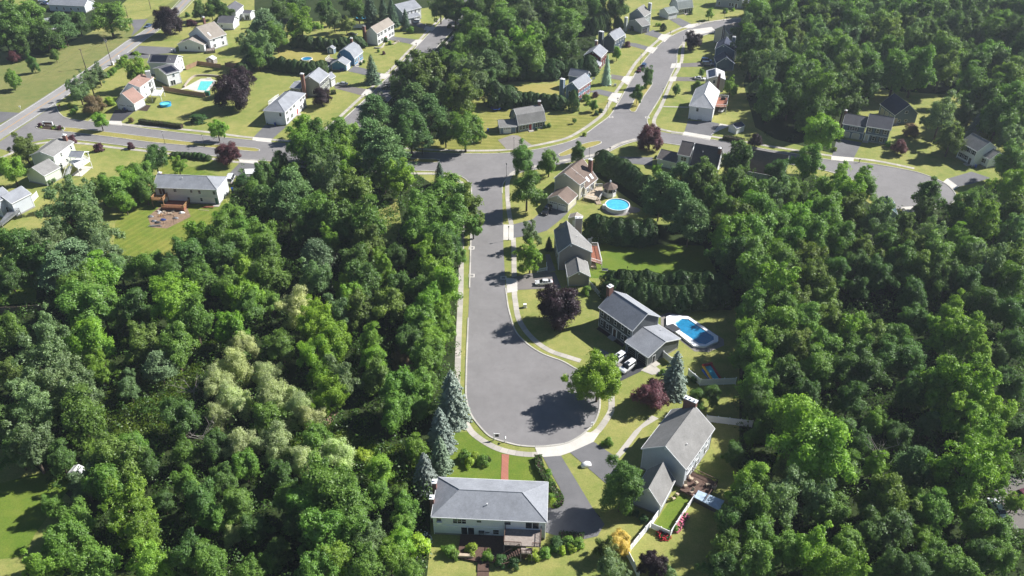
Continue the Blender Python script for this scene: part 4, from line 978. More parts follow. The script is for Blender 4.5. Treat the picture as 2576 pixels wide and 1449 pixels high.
sheet('rough_grass',[(300,960),(400,900),(480,820),(560,930),(500,1010),(400,1100),(280,1120),(240,1060)],.010,M['wild'])
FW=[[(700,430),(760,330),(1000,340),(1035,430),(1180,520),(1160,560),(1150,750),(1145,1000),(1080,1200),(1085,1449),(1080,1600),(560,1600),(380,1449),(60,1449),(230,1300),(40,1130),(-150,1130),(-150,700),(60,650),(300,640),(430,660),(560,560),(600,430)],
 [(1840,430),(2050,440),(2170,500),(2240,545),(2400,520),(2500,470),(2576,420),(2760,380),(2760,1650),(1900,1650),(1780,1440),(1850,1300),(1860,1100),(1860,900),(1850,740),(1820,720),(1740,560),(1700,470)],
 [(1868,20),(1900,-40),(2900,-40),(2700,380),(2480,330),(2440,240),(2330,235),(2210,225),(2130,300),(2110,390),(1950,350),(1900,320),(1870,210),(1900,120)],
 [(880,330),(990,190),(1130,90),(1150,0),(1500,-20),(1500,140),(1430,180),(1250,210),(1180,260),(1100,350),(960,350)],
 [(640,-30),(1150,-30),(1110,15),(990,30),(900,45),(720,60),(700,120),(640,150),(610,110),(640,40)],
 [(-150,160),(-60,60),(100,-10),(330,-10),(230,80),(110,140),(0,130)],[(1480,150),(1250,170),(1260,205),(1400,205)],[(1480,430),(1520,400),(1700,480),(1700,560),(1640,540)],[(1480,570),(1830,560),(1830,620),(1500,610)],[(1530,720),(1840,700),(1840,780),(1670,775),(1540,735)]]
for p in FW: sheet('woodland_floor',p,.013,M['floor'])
sheet('dirt_path',[(795,1085),(830,1040),(862,1015),(858,1030),(835,1062),(812,1090)],.02,M['dirt'])
sheet('bare_ground',[(372,545),(400,522),(470,520),(480,545),(420,575),(380,572)],.017,M['dirt'])
sheet('flower_bed',[(370,280),(340,277),(358,262),(380,265)],.02,M['mulch'])
sheet('flower_bed',[(1290+170,1300),(1500,1290),(1510,1300),(1470,1310)],.02,M['mulch'])
sheet('lawn',[(0,1215),(140,1180),(185,1215),(120,1300),(90,1340),(60,1400),(-200,1430),(-200,1230)],.016,M['lawn_lush'])
sheet('lawn',[(1085,1340),(1380,1350),(1530,1340),(1590,1330),(1640,1420),(1600,1700),(1050,1700)],.016,M['lawn'])
sheet('synthetic_turf',[(1647,1318),(1683,1337),(1742,1258),(1700,1238)],.02,M['lawn_lush'])
sheet('lawn',[(-60,650),(100,640),(90,760),(-60,775)],.017,M['lawn_lush'])
sheet('lawn',[(940,520),(1000,500),(1010,560),(990,620),(955,600)],.017,M['lawn'])

# ------------------------------------------------------------------ pools
def pool_round(reg,c,d,label,h=1.2,wall='vinyl',water='water',short=None):
    P=G(reg,c,h); t=root('round_pool',(P.x,P.y,0),label,'pool'); n=28
    mb=MB(); mb.ring((P.x,P.y),d/2-.06,d/2,0.02,h,n); mb.ring((P.x,P.y),d/2-.14,d/2+.08,h,h+.06,n)
    mb.build('pool_wall',M[wall],t)
    for k in range(0,n,2):
        pass
    wb=MB(); wb.disc((P.x,P.y),d/2-.07,d/2-.07,.05,h-.16,n); wb.build('water',M[water],t)
    if short: HOUSES.append((short,XY(P)))
    return t,P
t,P=pool_round('m',(1710,1235),7.3,'round above-ground pool with white wall and half shaded blue water','1.3' and 1.3,short='the big round pool')
mb=MB(); mb.disc((P.x,P.y),4.7,4.7,.01,.03,28); mb.disc((P.x+4.6,P.y-1.0),2.2,1.8,.01,.028,20); mb.build('pool_pad',M['paver'],t)
mb=MB(); q=P+Vector((-3.9,-.2,0)); mb.obox(XY(q),Vector((1,0,0)),Vector((0,1,0)),.5,.4,.03,1.35); mb.build('pool_ladder',M['white'],t)
pool_round('a',(755,682),4.0,'small blue round pool with turquoise water beside the salmon roofed house',.95,'liner','water_turq')
t,P=pool_round('01',(512,590),4.6,'round pool with white rim on a dry lawn before the tall hedge',.6,'vinyl','water_deep')
t,P=pool_round('01',(1070,172),6.4,'round pool in a dark screened frame among pines, top centre',1.0,'darkgrey','water')
mb=MB()
for k in range(10):
    a=2*math.pi*k/10; e=P+Vector((3.4*math.cos(a),3.4*math.sin(a),0)); mb.tube((e.x,e.y,0),(e.x,e.y,2.6),.05,n=6)
mb.ring((P.x,P.y),3.35,3.45,2.55,2.65,20); mb.build('screen_frame',M['black'],t)
pool_round('13',(965,1365),5.0,'glimpse of a bright blue pool deep among the right hand trees',1.2,'vinyl','water_turq')
def poly_obj(name,pts,z0,z1,mat,par): mb=MB(); mb.prism([(p.x,p.y) for p in pts],z0,z1); return mb.build(name,M[mat],par)
# in-ground kidney-less pool
P=G('00',(2060,850)); t=root('inground_pool',(P.x,P.y,0),'rectangular in-ground pool with turquoise water and pale concrete deck, by the wooden fence','pool')
poly_obj('water',[G('00',q) for q in((2020,818),(2148,818),(2072,912),(1985,905))],.035,.05,'water_turq',t)
mb=MB(); q=G('00',(2105,795)); mb.obox(XY(q),Vector((1,0,0)),Vector((0,1,0)),.9,.25,.3,.42); mb.obox(XY(q)+Vector((.5,.2,0)),Vector((1,0,0)),Vector((0,1,0)),.12,.15,.04,.3); mb.build('diving_board',M['white'],t)
HOUSES.append(('the turquoise pool',P))
# octagon pool
dk=[(1475,705),(1590,660),(1905,705),(2475,1085),(2480,1180),(2235,1285),(2010,1275),(1475,860)]
wt=[(1640,830),(1775,745),(1905,755),(2390,1085),(2395,1150),(2235,1240),(2105,1225),(1755,985)]
P=G('u',(1950,960)); t=root('octagonal_pool',(P.x,P.y,0),'long octagonal pool with blue water and white raised deck behind the slate grey colonial','pool')
D0=[G('u',q,.55) for q in dk]; W0=[G('u',q,.55) for q in wt]
mb=MB(); vs=[(p.x,p.y,.55) for p in D0]+[(p.x,p.y,.55) for p in W0]; mb.add(vs,[(i,(i+1)%8,8+(i+1)%8,8+i) for i in range(8)])
vs=[(p.x,p.y,.02) for p in D0]+[(p.x,p.y,.55) for p in D0]; mb.add(vs,[(i,(i+1)%8,8+(i+1)%8,8+i) for i in range(8)])
vs=[(p.x,p.y,.2) for p in W0]+[(p.x,p.y,.55) for p in W0]; mb.add(vs,[(i,8+i,8+(i+1)%8,(i+1)%8) for i in range(8)])
mb.build('pool_deck',M['vinyl'],t)
poly_obj('water',[P+(q-P)*1.01 for q in W0],.2,.4,'water_deep',t)
poly_obj('pool_step',[G('u',q,.5) for q in((1625,800),(1720,735),(1765,760),(1665,835))],.42,.5,'water_turq',t)
sh=[XY(q) for q in D0]; c=sum(sh,Vector())/8
sheet('pool_surround',[((c+(q-c)*1.22).x,(c+(q-c)*1.22).y) for q in sh],.03,M['paver'],px=False)
HOUSES.append(('the octagonal pool',P))
q0=[G('u',q,2.6) for q in((1430,895),(1600,840),(1750,945),(1620,1005))]
t=root('garden_canopy',tuple(XY(sum(q0,Vector())/4)),'small dark canopy beside the octagonal pool','canopy'); mb=MB(); mb.slab(q0,.1); mb.build('canopy_roof',M['darkgrey'],t)
for q in q0: mb=MB(); mb.tube((q.x,q.y,0),(q.x,q.y,2.5),.05); mb.build('post',M['darkgrey'],t)

# ------------------------------------------------------------------ vehicles
PAINT={}
def paint(n,c,metal=.2):
    if n not in PAINT:
        m,N,L,b=newmat(n+'_car_paint'); k=noise(N,L,3,4,.6); L.new(ramp(N,L,k,[(.3,tuple(x*.92 for x in c)),(.7,c)]),b.inputs['Base Color'])
        b.inputs['Roughness'].default_value=.28; b.inputs['Metallic'].default_value=metal; b.inputs['Coat Weight'].default_value=.6; PAINT[n]=m
    return PAINT[n]
def loft(mb,secs,mi=0):
    n=len(secs[0]); vs=[v for s in secs for v in s]; fs=[]
    for i in range(len(secs)-1):
        for j in range(n): k=(j+1)%n; fs.append((i*n+j,i*n+k,(i+1)*n+k,(i+1)*n+j))
    fs+=[tuple(range(n)),tuple(range((len(secs)-1)*n,len(secs)*n))]; mb.add(vs,fs,mi)
PRO={'sedan':(4.6,1.8,[(-2.3,.45,.75),(-2.2,.35,.92),(-1.3,.25,.96),(0,.22,.93),(1.0,.22,.9),(1.9,.28,.78),(2.3,.4,.62)],[(-1.75,.94,.95,.74),(-1.0,.94,1.38,.6),(.25,.92,1.43,.58),(1.15,.88,.92,.72)]),
     'suv':(4.8,1.92,[(-2.4,.5,1.0),(-2.3,.4,1.08),(-1.3,.3,1.1),(0,.3,1.08),(1.1,.3,1.05),(2.1,.35,.95),(2.4,.5,.75)],[(-2.3,1.08,1.12,.84),(-2.05,1.06,1.7,.7),(.4,1.06,1.74,.7),(1.25,1.02,1.08,.8)]),
     'van':(5.6,2.0,[(-2.8,.45,1.2),(-2.7,.4,1.3),(-1,.35,1.3),(1.2,.35,1.25),(2.3,.4,1.05),(2.8,.55,.8)],[(-2.75,1.28,1.32,.94),(-2.65,1.26,2.3,.84),(1.1,1.24,2.3,.84),(2.0,1.1,1.15,.9)])}
def car(kind,pn,pc,pa,pb,label,reg='z',h=0,sunroof=False,name=None):
    A=G(reg,pa,.5);B=G(reg,pb,.5); d=XY(B-A).normalized(); c=XY(A+B)/2; rz=math.atan2(d.y,d.x)
    t=root(name or 'parked_car',(c.x,c.y,.05),label,'van' if kind=='van' else 'car','parked vehicles',rz,world=False)
    L,w,body,cab=PRO[kind]; P=paint(pn,pc)
    mb=MB(); secs=[]
    for x,zb,zt in body:
        hw=w/2*(.86 if abs(x)>L/2-.15 else 1.0); secs.append([(x,-hw*.96,zb),(x,-hw,(zb+zt)/2),(x,-hw*.93,zt),(x,0,zt+.03),(x,hw*.93,zt),(x,hw,(zb+zt)/2),(x,hw*.96,zb)])
    loft(mb,secs); bo=mb.build('body',P,t,smooth=False)
    mod=bo.modifiers.new('bevel','BEVEL'); mod.width=.05; mod.segments=2; mod.limit_method='ANGLE'
    # glasshouse: dark band with painted roof
    mb=MB(); secs=[]
    for x,zb,zt,hw in cab:
        k=w/1.8; secs.append([(x,-hw*k*1.0-.06,zb-.02),(x,-hw*k*.93,zt-.05),(x,-hw*k*.8,zt),(x,hw*k*.8,zt),(x,hw*k*.93,zt-.05),(x,hw*k+.06,zb-.02)])
    loft(mb,secs); mb.build('windows',M['glass'],t)
    (x0,_,z0,h0),(x1,_,z1,h1)=cab[1],cab[2]; k=w/1.8
    mb=MB(); loft(mb,[[(x,-hh*k*.96,z-.07),(x,-hh*k*.82,z+.015),(x,0,z+.045),(x,hh*k*.82,z+.015),(x,hh*k*.96,z-.07)] for x,z,hh in((x0-.1,z0-.03,h0),(x0+.2,z0,h0),(x1-.2,z1,h1),(x1+.12,z1-.03,h1))]); rf=mb.build('car_roof',P,t)
    for s in(-1,1):
        for x in(x0+.1,(x0+x1)/2,x1):
            mb=MB(); mb.tube((x,s*h0*k*.95,z0-.06),(x+(.35 if x==x1 else -.1 if x==x0+.1 else 0),s*(h0*k+.18),cab[0][1]),.035,n=5); mb.build('window_pillar',P,t)
    if sunroof: mb=MB(); mb.box(-.4,.75,-.42,.42,z1+.03,z1+.065); mb.build('sunroof',M['glass'],rf)
    for sx in(-1,1):
        for sy in(-1,1):
            x=sx*L*.3; y=sy*(w/2-.11); mb=MB(); mb.tube((x,y-.11,.34),(x,y+.11,.34),.34,n=16); wh=mb.build('wheel',M['tyre'],t)
            mb=MB(); mb.tube((x,y+sy*.10,.34),(x,y+sy*.13,.34),.21,n=12); mb.build('rim',M['rim'],wh)
    for s in(-1,1):
        mb=MB(); mb.obox(Vector((L/2-.1,s*w*.35,0)),Vector((1,0,0)),Vector((0,1,0)),.1,.2,.62,.76); mb.build('headlight',M['lens'],t)
        mb=MB(); mb.obox(Vector((-L/2+.06,s*w*.38,0)),Vector((1,0,0)),Vector((0,1,0)),.08,.14,.72,.9); mb.build('tail_light',M['red_lens'],t)
    return t
WH=(.75,.75,.76);BK=(.012,.012,.014);SV=(.45,.46,.48);BL=(.03,.07,.16);MR=(.10,.02,.03);NV=(.02,.03,.06)
car('suv','white',WH,(1140,660),(985,775),'white sport utility with black roof window, nearer the front door of the slate grey colonial','22',sunroof=True)
car('suv','white',WH,(1235,745),(1090,850),'white sport utility with black roof window, nearer the side garage door and hedge','22',sunroof=True)
car('suv','black',BK,(375,640),(325,705),'black sport utility parked before the cream garage with skylight roof','12')
car('sedan','white',WH,(390,1395),(252,1398),'white sedan half under the dark purple tree','12')
car('sedan','silver',SV,(925,850),(812,845),'silver sedan on the drive of the grey green colonial','01')
car('suv','white',WH,(1640,222),(1565,218),'white off-road car before the garage, top centre','01')
car('sedan','black',BK,(702,640),(752,665),'black car tucked behind the bright blue garage','01')
car('sedan','black',BK,(1190,748),(1222,764),'black car under the grey spruce by the side street','01')
car('suv','dark_blue',BL,(1312,685),(1338,640),'dark blue sport utility parked at the kerb of the upper street, farther of the two','02')
car('sedan','maroon',MR,(1268,728),(1305,680),'maroon sedan parked at the kerb of the upper street, nearer of the two','02')
car('suv','dark_blue',BL,(1910,608),(2005,618),'dark blue car in front of the dark blue house, farther from the camera','02')
car('suv','steel_blue',(.10,.13,.18),(1915,645),(2015,652),'steel blue car in front of the dark blue house, nearer the camera','02')
car('sedan','white',WH,(1835,785),(1950,798),'white sedan in the drive of the pale house with solar roof','02')
car('sedan','white',WH,(2125,1085),(2095,1125),'white car parked under the raised red deck','02')
car('sedan','dark_blue',BL,(1525,245),(1455,278),'dark blue car driving on the highway beside the purple maple','00',name='moving_car')
car('sedan','blue',(.05,.1,.22),(480,40),(415,32),'blue car parked before the long white house across the highway','00')
car('sedan','white',WH,(400,8),(460,6),'white car at the top edge beyond the blue car','00')
car('suv','maroon',MR,(2600,628),(2500,660),'dark maroon car cut by the right edge','33')
car('sedan','white',WH,(2330,800),(2290,740),'white car glimpsed through leaves at lower right','33')
car('van','white',WH,(2305,400),(2340,325),'white van parked at the end wall of the left white ranch','10',name='parked_van')
car('sedan','black',BK,(940,345),(1000,350),'black car behind the hedge near the white colonial with tan roof','01')
# ------------------------------------------------------------------ street furniture
def lamp(reg,p,h=4.6,label='',first=[None]):
    P=G(reg,p)
    if first[0] is None:
        t=root('street_lamp',(0,0,0),label,'street lamp','street lamps along the kerbs',world=False)
        mb=MB(); mb.tube((0,0,0),(0,0,.5),.14,.09,8); mb.tube((0,0,.5),(0,0,h-.6),.055,.045,8); mb.build('pole',M['black'],t)
        mb=MB(); mb.tube((0,0,h-.6),(0,0,h-.15),.12,.2,6); mb.build('lantern',M['lens'],t)
        mb=MB(); mb.tube((0,0,h-.15),(0,0,h+.1),.25,.03,6); mb.build('lantern_cap',M['black'],t); first[0]=t
    else: t=dup(first[0])
    t.location=(P.x,P.y,0); t['label']=label
for reg,p,l in(('11',(2543,968),'black street lamp beside the drive of the cream house with skylights'),('11',(2521,325),'black street lamp at the south corner of the junction'),('02',(1508,1005),'black street lamp by the dark bush, right of the upper street'),('02',(955,1150),'black street lamp on the verge at the striped front lawn'),('02',(1292,640),'black street lamp by the two parked cars'),
  ('02',(1715,470),'black street lamp left of the purple tree at the bend'),('02',(2130,208),'black street lamp by the grey porch house'),('12',(775,165),'black street lamp behind the cream house chimney'),('01',(1219,850),'black street lamp by the grey spruce'),('01',(1712,335),'black street lamp on the far side street verge'),('00',(1662,1449),'black street lamp on the boulevard'),('10',(2060,30),'black street lamp at the purple red maple'),('11',(190,185),'black street lamp near the end of the first median'),('12',(20,60),'black street lamp before the cape driveway'),('01',(1365,250),'pale lamp post beside the tall pines')): lamp(reg,p,label=l)
def util(p,top,label,arm=True,tr=False):
    P=G('00',p); h=max(8.5,min(12.5,zat(P,D('00',top)[1]))); t=root('utility_pole',(P.x,P.y,0),label,'utility pole','utility poles along the highway',world=False)
    mb=MB(); mb.tube((0,0,0),(0,0,h),.18,.12,8); mb.build('pole',M['pole_wood'],t)
    if arm:
        mb=MB(); mb.obox(Vector((0,0,0)),Vector((.8,-.6,0)),Vector((.6,.8,0)),1.3,.07,h-.5,h-.36)
        for s in(-1.1,-.4,.4,1.1): mb.tube((.8*s,-.6*s,h-.36),(.8*s,-.6*s,h-.15),.05,n=6)
        mb.build('crossarm',M['pole_wood'],t)
    if tr:
        for k,(x,y) in enumerate(((.35,.25),(-.35,.25),(0,-.42))): mb=MB(); mb.tube((x,y,h-1.6),(x,y,h-.6),.24,n=10); mb.build('transformer',M['metal'],t)
    return Vector((P.x,P.y,h))
tp=[util((865,690),(820,540),'wooden utility pole on the meadow side of the highway, no transformers'),util((1130,660),(1040,385),'tall utility pole with grey transformers at the white driveway post',True,True),util((1320,297),(1272,55),'leaning utility pole under the big roadside tree',False),util((1520,95),(1497,0),'utility pole behind the purple maple, farthest up the highway',False)]
far0=G('00',(180,1120)); far0.z=9
t=root('power_line',(tp[0].x,tp[0].y,tp[0].z-.3),'thin dark power lines strung along the highway','power line',world=True); mb=MB()
seq=[far0,tp[0],tp[1],tp[2],tp[3]]
for a,b in zip(seq,seq[1:]):
    for dz in(-.3,-1.6):
        pr=None
        for k in range(9):
            f=k/8; q=a.lerp(b,f)+Vector((0,0,dz-1.0*4*f*(1-f)*.6))
            if pr is not None: mb.tube(pr,q,.018,n=4)
            pr=q
mb.build('cable',M['black'],t)
def mailbox(reg,p,label,mat='black',first={}):
    P=G(reg,p)
    if mat not in first:
        t=root('mailbox',(0,0,0),label,'mailbox','kerbside mailboxes',world=False); mb=MB(); mb.obox(Vector((0,0,0)),Vector((1,0,0)),Vector((0,1,0)),.06,.06,0,1.05); mb.build('post',M['wood_brown' if mat=='black' else 'white'],t)
        mb=MB(); secs=[[(x,-.13,1.05),(x,-.13,1.22),(x,0,1.33),(x,.13,1.22),(x,.13,1.05)] for x in(-.3,.3)]; loft(mb,secs); mb.build('letter_box',M[mat],t); first[mat]=t
    else: t=dup(first[mat])
    t.location=(P.x,P.y,0.02); t['label']=label; t.rotation_euler=(0,0,random.random()*3)
for reg,p,l,m in(('01',(1098,978),'dark mailbox at the hip roofed house lawn','black'),('01',(1613,462),'dark mailbox at the white colonial drive','black'),('01',(1355,718),'dark mailbox at the bright blue house','black'),('02',(1063,1018),'dark mailbox below the blue grey colonial drive','black'),('02',(1595,340),'dark mailbox at the twin chimney colonial','black'),('02',(1880,248),'dark mailbox at the pale gambrel drive','black'),('12',(985,70),'dark mailbox on the verge near the red maple','black'),
   ('31',(2508,100),'white mailbox at the brick path','white'),('22',(808,1395),'white mailbox on the bulb kerb','white'),('02',(1375,548),'pale mailbox at the navy house drive','white'),('13',(915,190),'dark mailbox below the dusky blue colonial','black'),('00',(208,1100),'white mailbox on the meadow edge of the highway','white'),('00',(1200,590),'white mailbox at the solar house drive','white')): mailbox(reg,p,l,m)
# estate sign post, entry sign, stop sign
P=G('31',(2395,82)); t=root('sign_post',(P.x,P.y,0),'white real estate sign post with hanging panel on the verge','sign',world=False); mb=MB(); mb.obox(Vector((0,0,0)),Vector((1,0,0)),Vector((0,1,0)),.07,.07,0,2.0); mb.obox(Vector((.55,0,0)),Vector((1,0,0)),Vector((0,1,0)),.6,.05,1.75,1.87); mb.build('post',M['white'],t); mb=MB(); mb.obox(Vector((.6,0,0)),Vector((1,0,0)),Vector((0,1,0)),.38,.025,.95,1.65); mb.build('sign_panel',M['darkgrey'],t)
P=G('00',(490,1265)); t=root('entry_sign',(P.x,P.y,0.1),'white framed dark estate entry sign in the planted median tip','sign',rz=-.1,world=False); mb=MB()
for s in(-1,1): mb.obox(Vector((s*1.65,0,0)),Vector((1,0,0)),Vector((0,1,0)),.16,.16,0,1.5)
mb.obox(Vector((0,0,0)),Vector((1,0,0)),Vector((0,1,0)),1.55,.08,1.2,1.4); mb.build('sign_frame',M['white'],t); mb=MB(); mb.obox(Vector((0,0,0)),Vector((1,0,0)),Vector((0,1,0)),1.5,.06,.3,1.15); mb.build('sign_panel',M['wood_red'],t)
P=G('00',(615,1118)); t=root('stop_sign',(P.x,P.y,0),'red octagonal stop sign at the highway corner','sign',rz=.9,world=False); mb=MB(); mb.tube((0,0,0),(0,0,2.4),.04); mb.build('post',M['metal'],t); mb=MB()
pts=[(.38*math.cos(math.pi/8+k*math.pi/4),.38*math.sin(math.pi/8+k*math.pi/4)) for k in range(8)]; mb.add([(x,-.06,2.35+y) for x,y in pts]+[(x,-.03,2.35+y) for x,y in pts],[tuple(range(8)),tuple(range(15,7,-1))]+[(k,8+k,8+(k+1)%8,(k+1)%8) for k in range(8)]); sp_=mb.build('sign_panel',M['red'],t)
cu=bpy.data.curves.new('sign_text','FONT'); cu.body='STOP'; cu.size=.26; cu.align_x='CENTER'; cu.align_y='CENTER'; cu.extrude=.004; tx=bpy.data.objects.new('sign_text',cu); COL.objects.link(tx); tx.parent=sp_; tx.location=(0,-.068,2.35); tx.rotation_euler=(R(90),0,0); cu.materials.append(M['white']); bpy.context.view_layer.update(); me_=bpy.data.meshes.new_from_object(tx); t2=bpy.data.objects.new('lettering',me_); COL.objects.link(t2); t2.parent=sp_; t2.location=tx.location; t2.rotation_euler=tx.rotation_euler; bpy.data.objects.remove(tx)
# ------------------------------------------------------------------ fences
def fence(label,reg,pts,h,mat,group=None,open_=False,sp_m=2.4,name='fence'):
    P=[G(reg,p) for p in pts]; t=root(name,tuple(P[0]),label,'fence',group); pb=MB()
    for a,b in zip(P,P[1:]):
        d=b-a; L=d.length; d.normalize(); n=Vector((-d.y,d.x,0)); k=max(1,round(L/sp_m))
        for i in range(k+1):
            c=a+d*(L*i/k); qb=MB(); qb.obox(c,d,n,.075,.075,0,h+.1); qb.obox(c,d,n,.1,.1,h+.1,h+.16); qb.build('fence_post',M[mat],t)
        c=(a+b)/2
        if open_:
            for z in(.25,h-.15): pb.obox(c,d,n,L/2,.03,z,z+.1)
            m=int(L/.28)
            for i in range(m): pb.obox(a+d*((i+.5)*L/m),d,n,.045,.02,.1,h)
        else:
            pb.obox(c,d,n,L/2,.025,.06,h); pb.obox(c,d,n,L/2,.05,h-.12,h+.01); pb.obox(c,d,n,L/2,.05,.08,.2)
    pb.build('fence_panel',M[mat],t); return t
fence('white vinyl fence running along the foot of the tall hedge behind the octagonal pool','22',[(1390,212),(1700,222),(1960,210),(2200,185)],1.8,'vinyl')
fence('white vinyl fence from the slate garage to the blue spruce','22',[(1520,700),(1600,765)],1.8,'vinyl')
fence('white vinyl fence bending around the yard with the bright water slide','22',[(1770,880),(1892,982),(2245,968)],1.8,'vinyl')
fence('white vinyl fence running right from the pale grey colonial','22',[(1950,1345),(2410,1400)],1.8,'vinyl')
fence('long white vinyl fence along the side yard of the pale grey colonial','32',[(1478,832),(1400,945),(1210,1172),(1158,1250)],1.8,'vinyl')
fence('white vinyl fence bending toward the camera below the purple shrub','32',[(1158,1250),(1225,1380),(1270,1480)],1.8,'vinyl')
fence('white vinyl fence around the strip of synthetic turf','32',[(1400,968),(1588,1052),(1700,870),(1822,690)],1.4,'vinyl')
fence('white vinyl fence behind the taupe colonial below the hedge','12',[(765,1010),(800,995),(960,992)],1.8,'vinyl')
fence('white picket fence by the shrub of the taupe colonial','22',[(770,-30),(835,35),(890,105)],1.5,'vinyl',open_=True)
fence('short white fence by the front walk of the taupe colonial','12',[(255,1292),(352,1275),(347,1230)],1.1,'vinyl',open_=True)
fence('white vinyl pool fence by the white colonial with tan roof','01',[(958,280),(1100,283)],1.8,'vinyl')
fence('cedar fence behind the solar panel house','00',[(1878,705),(1997,655),(2225,688)],1.8,'fence_wood')
fence('cedar fence piece beyond the garden shed and hedge','00',[(2272,672),(2440,680)],1.8,'fence_wood')
fence('cedar fence in front of the turquoise pool','00',[(1645,910),(1860,950),(2068,980)],1.8,'fence_wood')
fence('white vinyl fence beside the grey house at the left edge','10',[(265,650),(385,530)],1.8,'vinyl')
fence('dark wooden fence in the gap at the left edge','20',[(-40,255),(200,248),(430,225)],1.8,'fence_brown')
fence('short white picket fence under the pines by the boulevard','01',[(1440,1420),(1530,1425)],1.1,'vinyl',open_=True)
fence('white vinyl fence by the bright blue garage','01',[(710,715),(755,690)],1.6,'vinyl')
# stone walls
P=[G('00',q) for q in((1855,880),(1890,830),(1930,790),(1975,770),(2080,765),(2205,775))]
t=strip('retaining_wall',[(p.x,p.y) for p in P],.5,0,.7,M['stone'],px=False); del t['kind']; tag(t,'curved grey stone retaining wall around the turquoise pool','wall')
P=[G('i',q) for q in((745,385),(810,390),(855,370),(880,330))]; t=strip('garden_wall',[(p.x,p.y) for p in P],.5,0,.6,M['conc'],px=False); del t['kind']; tag(t,'curved pale stone garden wall before the white colonial with tan roof','wall')
P=[G('i',q) for q in((950,335),(1000,335),(1045,310),(1080,300),(1020,290))]; t=strip('garden_wall',[(p.x,p.y) for p in P],.4,0,.5,M['stone'],px=False); del t['kind']; tag(t,'low winding stone planter edge by the white colonial drive','wall')
# ------------------------------------------------------------------ gazebo
P=G('m',(1515,1010)); t=root('gazebo',(P.x,P.y,0),'white octagonal gazebo with brown roof beside the round pool','gazebo',world=False); Rg=2.05
mb=MB(); mb.disc((0,0),Rg,Rg,.05,.75,8,rot=math.pi/8); mb.build('floor_base',M['white'],t)
for k in range(8):
    a=math.pi/8+k*math.pi/4; x,y=Rg*.97*math.cos(a),Rg*.97*math.sin(a); mb=MB(); mb.tube((x,y,.75),(x,y,3.1),.08,n=6); mb.build('post',M['white'],t)
    a2=a+math.pi/4; x2,y2=Rg*.97*math.cos(a2),Rg*.97*math.sin(a2); mb=MB(); c=Vector(((x+x2)/2,(y+y2)/2,0)); d=Vector((x2-x,y2-y,0)); L=d.length; d.normalize(); mb.obox(c,d,Vector((-d.y,d.x,0)),L/2,.03,.85,1.55); mb.obox(c,d,Vector((-d.y,d.x,0)),L/2,.04,2.85,3.1); mb.build('railing',M['white'],t)
mb=MB(); n=8; ro=2.5; vs=[(ro*math.cos(math.pi/8+k*math.pi/4),ro*math.sin(math.pi/8+k*math.pi/4),3.0) for k in range(8)]+[(0,0,4.6)]; mb.add(vs,[(k,(k+1)%8,8) for k in range(8)]+[tuple(range(7,-1,-1))]); rf=mb.build('roof',r_brown,t); mb=MB(); mb.tube((0,0,4.5),(0,0,4.9),.25,n=8); mb.tube((0,0,4.9),(0,0,5.3),.3,.02,8); mb.build('cupola',M['white'],rf)
mb=MB(); mb.tube((0,0,.76),(0,0,2.8),Rg*.85,n=8); mb.build('screen',M['glass'],t)
HOUSES.append(('the gazebo',XY(P)))
# ------------------------------------------------------------------ small yard things
def at(reg,p): P=G(reg,p); return (P.x,P.y,0.02)
def slabs(mb,*bx):
    for x0,x1,y0,y1,z0,z1 in bx: mb.box(x0,x1,y0,y1,z0,z1)
def table(reg,p,label,mat='darkgrey',z=0):
    q=at(reg,p); t=root('patio_table',(q[0],q[1],z),label,'table',world=False); mb=MB(); mb.disc((0,0),.6,.6,.68,.73,12); mb.build('tabletop',M[mat],t)
    for sx,sy in((-.35,-.35),(.35,-.35),(.35,.35),(-.35,.35)): mb=MB(); mb.tube((sx,sy,0),(sx,sy,.68),.03,n=6); mb.build('leg',M[mat],t)
def chair(reg,p,label,mat='wood_brown',rz=0,z=0,grp='garden chairs'):
    q=at(reg,p); t=root('garden_chair',(q[0],q[1],z),label,'chair',grp,rz,world=False); mb=MB(); mb.box(-.3,.3,-.3,.3,.38,.45); mb.build('seat',M[mat],t); mb=MB(); mb.add([(-.3,.26,.42),(.3,.26,.42),(.3,.5,1.05),(-.3,.5,1.05),(-.3,.32,.42),(.3,.32,.42),(.3,.55,1.05),(-.3,.55,1.05)],[(0,1,2,3),(7,6,5,4),(0,4,5,1),(1,5,6,2),(2,6,7,3),(3,7,4,0)]); mb.build('backrest',M[mat],t)
    for sx in(-.26,.26):
        for sy in(-.26,.26): mb=MB(); mb.box(sx-.035,sx+.035,sy-.035,sy+.035,0,.38); mb.build('leg',M[mat],t)
table('m',(1200,880),'dark round table on the deck of the cream house, farther back','darkgrey',.92); chair('m',(1100,960),'grey chair on the deck of the cream house, nearest the door','metal',1,.92); chair('m',(1180,1000),'dark chair on the deck of the cream house, by the railing','darkgrey',2,.92)
chair('32',(1660,640),'brown wooden chair on turf by the grey garage wall, farther one','wood_tan',2.4,.03); chair('32',(1625,680),'brown wooden chair on turf by the grey garage wall, nearer one','wood_tan',2.0,.03)
for k,(x,y) in enumerate(((1740,570),(1800,500),(1850,540),(1960,560),(2020,590),(1800,630))): chair('32',(x,y+10),('wicker lounge chair on the brown deck of the pale grey colonial, '+('at the steps','by the wall','mid deck','near the tub cover','by the far rail','at the near corner')[k]),'wood_tan',k*1.1,.82)
q=[G('32',p,1.3) for p in((1880,590),(2130,690),(2080,780),(1840,655))]
